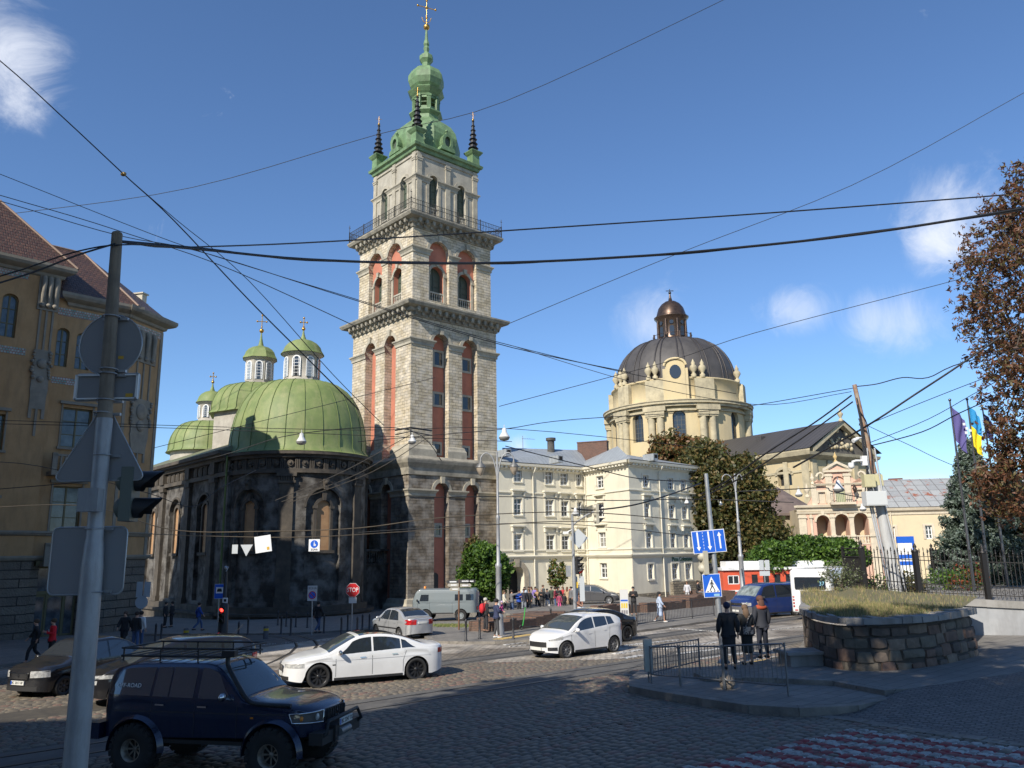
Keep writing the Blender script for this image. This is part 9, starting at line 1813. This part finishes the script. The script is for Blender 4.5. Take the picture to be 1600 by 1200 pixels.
p = P_(78,1036); mb = MB(Matrix.Translation(p)@Matrix.Rotation(R(130),4,'Z')); mb.slab([(.07,1.22),(0,1.32),(-.07,1.22),(-.02,1.26),(-.02,1.15),(.02,1.15),(.02,1.26)],.15,.16); tag(mb.build('shirt_emblem',WS),'small white printed emblem on the red T-shirt','emblem')
person('man in black coat walking by the corner of the ochre house',P_(192,1014),F_,'walk',K_,K_,(.1,.06,.04),long=True)
person('person in black jacket and jeans with backpack seen from behind',P_(210,1016),R(-20),'stand',K_,J_)
person('person in white shirt beside the black backpack',P_(217,1014),R(-20),'stand',W_,J_)
person('left one of two dark figures by the church wall',P_(257,981),R(-90),'stand',K_,K_); person('right one of two dark figures by the church wall',P_(267,980),R(90),'stand',K_,K_)
person('person in blue jacket and jeans by the church drainpipe',P_(309,986),R(-60),'walk',(.02,.06,.25),J_)
person('person in dark leather jacket and jeans walking between the bollards',P_(496,990),R(-30),'walk',K_,(.05,.08,.16))
# -- overhead wires
WM = mat('cable_black',(.012,.012,.013),.6); WT = mat('trolley_wire',(.20,.16,.11),.45,.7)
def wire(label,pts,wpx,m=WM,k=5,name='overhead_wire'):
 P = [at(*q)for q in pts]; S_ = smooth_poly(P,k); D = sum(q[2]for q in pts)/len(pts); r = wpx*D/1245/2; mb = MB(); mb.tube(S_,[max(.004,wpx*max(4,p.y)/2490)for p in S_],5,cap=False); return tag(mb.build(name,m),label,'cable')
wire('thick black cable crossing the whole view in front of the tower',((190,378,8.6),(330,391,11),(480,405,14),(650,411,18),(800,410,22),(950,403,26),(1100,392,29),(1350,365,32),(1600,325,33),(1800,285,34)),4.6)
wire('thinner twin cable wound along the thick black cable',((190,376,8.6),(330,389,11),(480,407,14),(650,409,18),(800,412,22),(950,402,26),(1100,394,29),(1350,363,32),(1600,328,33),(1800,283,34)),2.2)
wire('second black cable passing just above the thick one',((-300,460,8),(-40,440,8),(120,393,8.4),(205,382,8.7),(300,386,12),(520,377,20),(780,361,28),(1225,331,38),(1600,302,40),(1850,280,41)),2.6)
wire('cable bundle running from the wooden mast to the left edge',((186,379,8.5),(120,399,8),(50,426,7.6),(-60,460,7)),3.2)
wire('dark wire falling steeply from the top left corner',((-200,-60,18),(0,95,24),(100,185,28),(193,272,31),(272,345,35),(390,470,42),(480,560,48),(560,640,58)),2.2)
wire('twin of the steep wire spreading below its joint',((193,272,31),(275,343,35),(390,440,42),(520,585,52),(600,665,62)),1.3)
p = at(193,272,31); mb = MB(); mb.ball(p,(.13,.08,.1),8,6); tag(mb.build('wire_joint',mat('brass_joint',(.25,.18,.08),.4,.8)),'small brass joint on the steep dark wire','connector')
W3 = [('thin wire rising from left to the top of the sky',((-100,345,60),(25,333,60),(300,293,60),(590,210,60),(790,158,60),(1130,0,60),(1300,-90,60)),1.1),('upper wire from the left edge to the wooden mast',((-150,215,14),(0,272,16),(270,378,26),(400,420,34),(555,467,45),(780,535,60),(990,585,75),(1150,615,85)),1.2),('middle of the wires over the wooden mast',((-150,262,14),(0,305,16),(190,362,22),(370,425,34),(560,512,50)),1.4),('lower wire beside it over the wooden mast',((-150,275,14),(0,314,16),(190,369,22),(330,398,30),(555,469,45),(800,543,60),(985,582,75)),1.4),('fine wire rising to the right edge of the sky',((780,512,70),(1050,400,60),(1330,290,52),(1600,145,46),(1700,90,45)),1.1),('fine wire rising across the yellow church dome',((780,635,70),(950,590,62),(1060,560,58),(1180,520,54),(1530,428,46),(1650,390,45)),1.1),('heavy cable from the big chestnut up to the utility pole',((1095,772,60),(1135,752,57),(1200,706,50),(1270,662,42),(1330,618,34)),2.6),('second heavy cable beside it to the utility pole',((1095,778,60),(1160,745,55),(1245,690,44),(1332,628,34)),2.4),('thick cable from the utility pole to the right edge',((1240,730,45),(1345,671,33.5),(1430,616,32),(1500,570,31),(1600,500,30),(1750,390,29)),3.2),('sagging cable from the pole top to the brown chestnut',((1337,604,33.5),(1370,600,33),(1410,590,33),(1450,590,33),(1510,565,33),(1700,520,33)),1.7),('thin upper wire from the utility pole to the right',((1345,668,33.5),(1430,633,34),(1540,590,35),(1700,530,36)),1.2),('thin wire passing behind the flagpole tops',((1350,695,33.5),(1450,655,34),(1540,605,35),(1700,520,36)),1.2),('wavy thick wire sagging behind the flags',((1350,699,33.5),(1440,675,34),(1500,645,35),(1600,600,36),(1700,550,36)),1.8),('thin wire falling right from the utility pole',((1345,660,33.5),(1420,695,40),(1510,735,48),(1700,800,60)),1.0),('thin span wire before the yellow nave',((800,540,60),(1000,600,58),(1180,632,56),(1330,612,34)),1.0),('span wire carrying the lamps right of the tower',((560,690,38),(700,678,34),(790,670,30),(900,655,34),(1130,640,45),(1335,606,34)),1.2),('span wire holding the white lamp before the green dome',((-50,768,30),(200,745,32),(345,712,34),(471,677,34),(640,672,38),(690,720,50)),1.3),('long level wire across the green domes',((-50,655,38),(240,664,40),(560,672,42),(800,670,45),(1100,700,52)),1.0),('second level wire across the green domes',((-50,661,38),(240,668,40),(560,680,42),(800,690,45)),1.0)]
for a in W3:wire(*a)
W4 = [('near tram contact wire across the dark church',((-80,798,26),(130,790,28),(270,828,30),(420,830,31),(560,825,32),(700,808,33),(900,800,36),(1060,812,40)),1.5),('far tram contact wire across the dark church',((-80,836,30),(170,833,32),(340,838,34),(480,839,35),(640,830,37),(860,815,40),(1010,818,46)),1.3),('slanting wire fan, first from the tower bracket',((430,782,34),(540,735,37),(640,680,40)),1.3),('slanting wire fan, second from the tower bracket',((440,784,34),(560,740,37),(655,682,40)),1.3),('slanting wire fan, third from the tower bracket',((450,786,34),(580,738,37),(668,684,40)),1.3),('wire before the upper windows of the white house',((790,697,40),(910,727,46),(1000,748,50),(1088,752,56)),1.6),('wire before the middle windows of the white house',((640,778,42),(790,776,44),(940,782,46),(1090,780,52),(1240,785,50)),1.4),('thick feeder wire rising before the white house corner',((893,794,42),(925,797,43),(985,790,45),(1040,775,48),(1095,755,55)),2.4),('wire before the lower windows of the white house',((560,832,44),(790,818,44),(930,822,46),(1100,840,50)),1.1),('wire passing before the pink chapel',((1150,768,44),(1245,764,42),(1290,762,40),(1300,768,38),(1355,779,33.5)),1.7),('thin wire low across the ochre house',((-50,722,24),(60,728,26),(230,770,32),(300,792,34),(345,762,36),(400,735,40)),1.2),('thin wire across the red niches',((240,700,40),(420,655,46),(600,610,60),(680,590,70)),.9)]
for a in W4:wire(*a,WT if 'contact' in a[0]or 'fan' in a[0]else WM)
mb = MB(); a, b, c = at(618,672,42), at(642,668,40), at(674,673,42); mb.tube([a,b,c],.05,6); mb.tube([a+Vector((0,0,-.25)),b+Vector((0,0,-.2)),c+Vector((0,0,-.25))],.03,6); mb.cyl(b,(b.x,b.y,b.z-.4),.02); tag(mb.build('wire_bracket',BLACK),'black angular wire bracket floating before the lit tower corner','bracket')
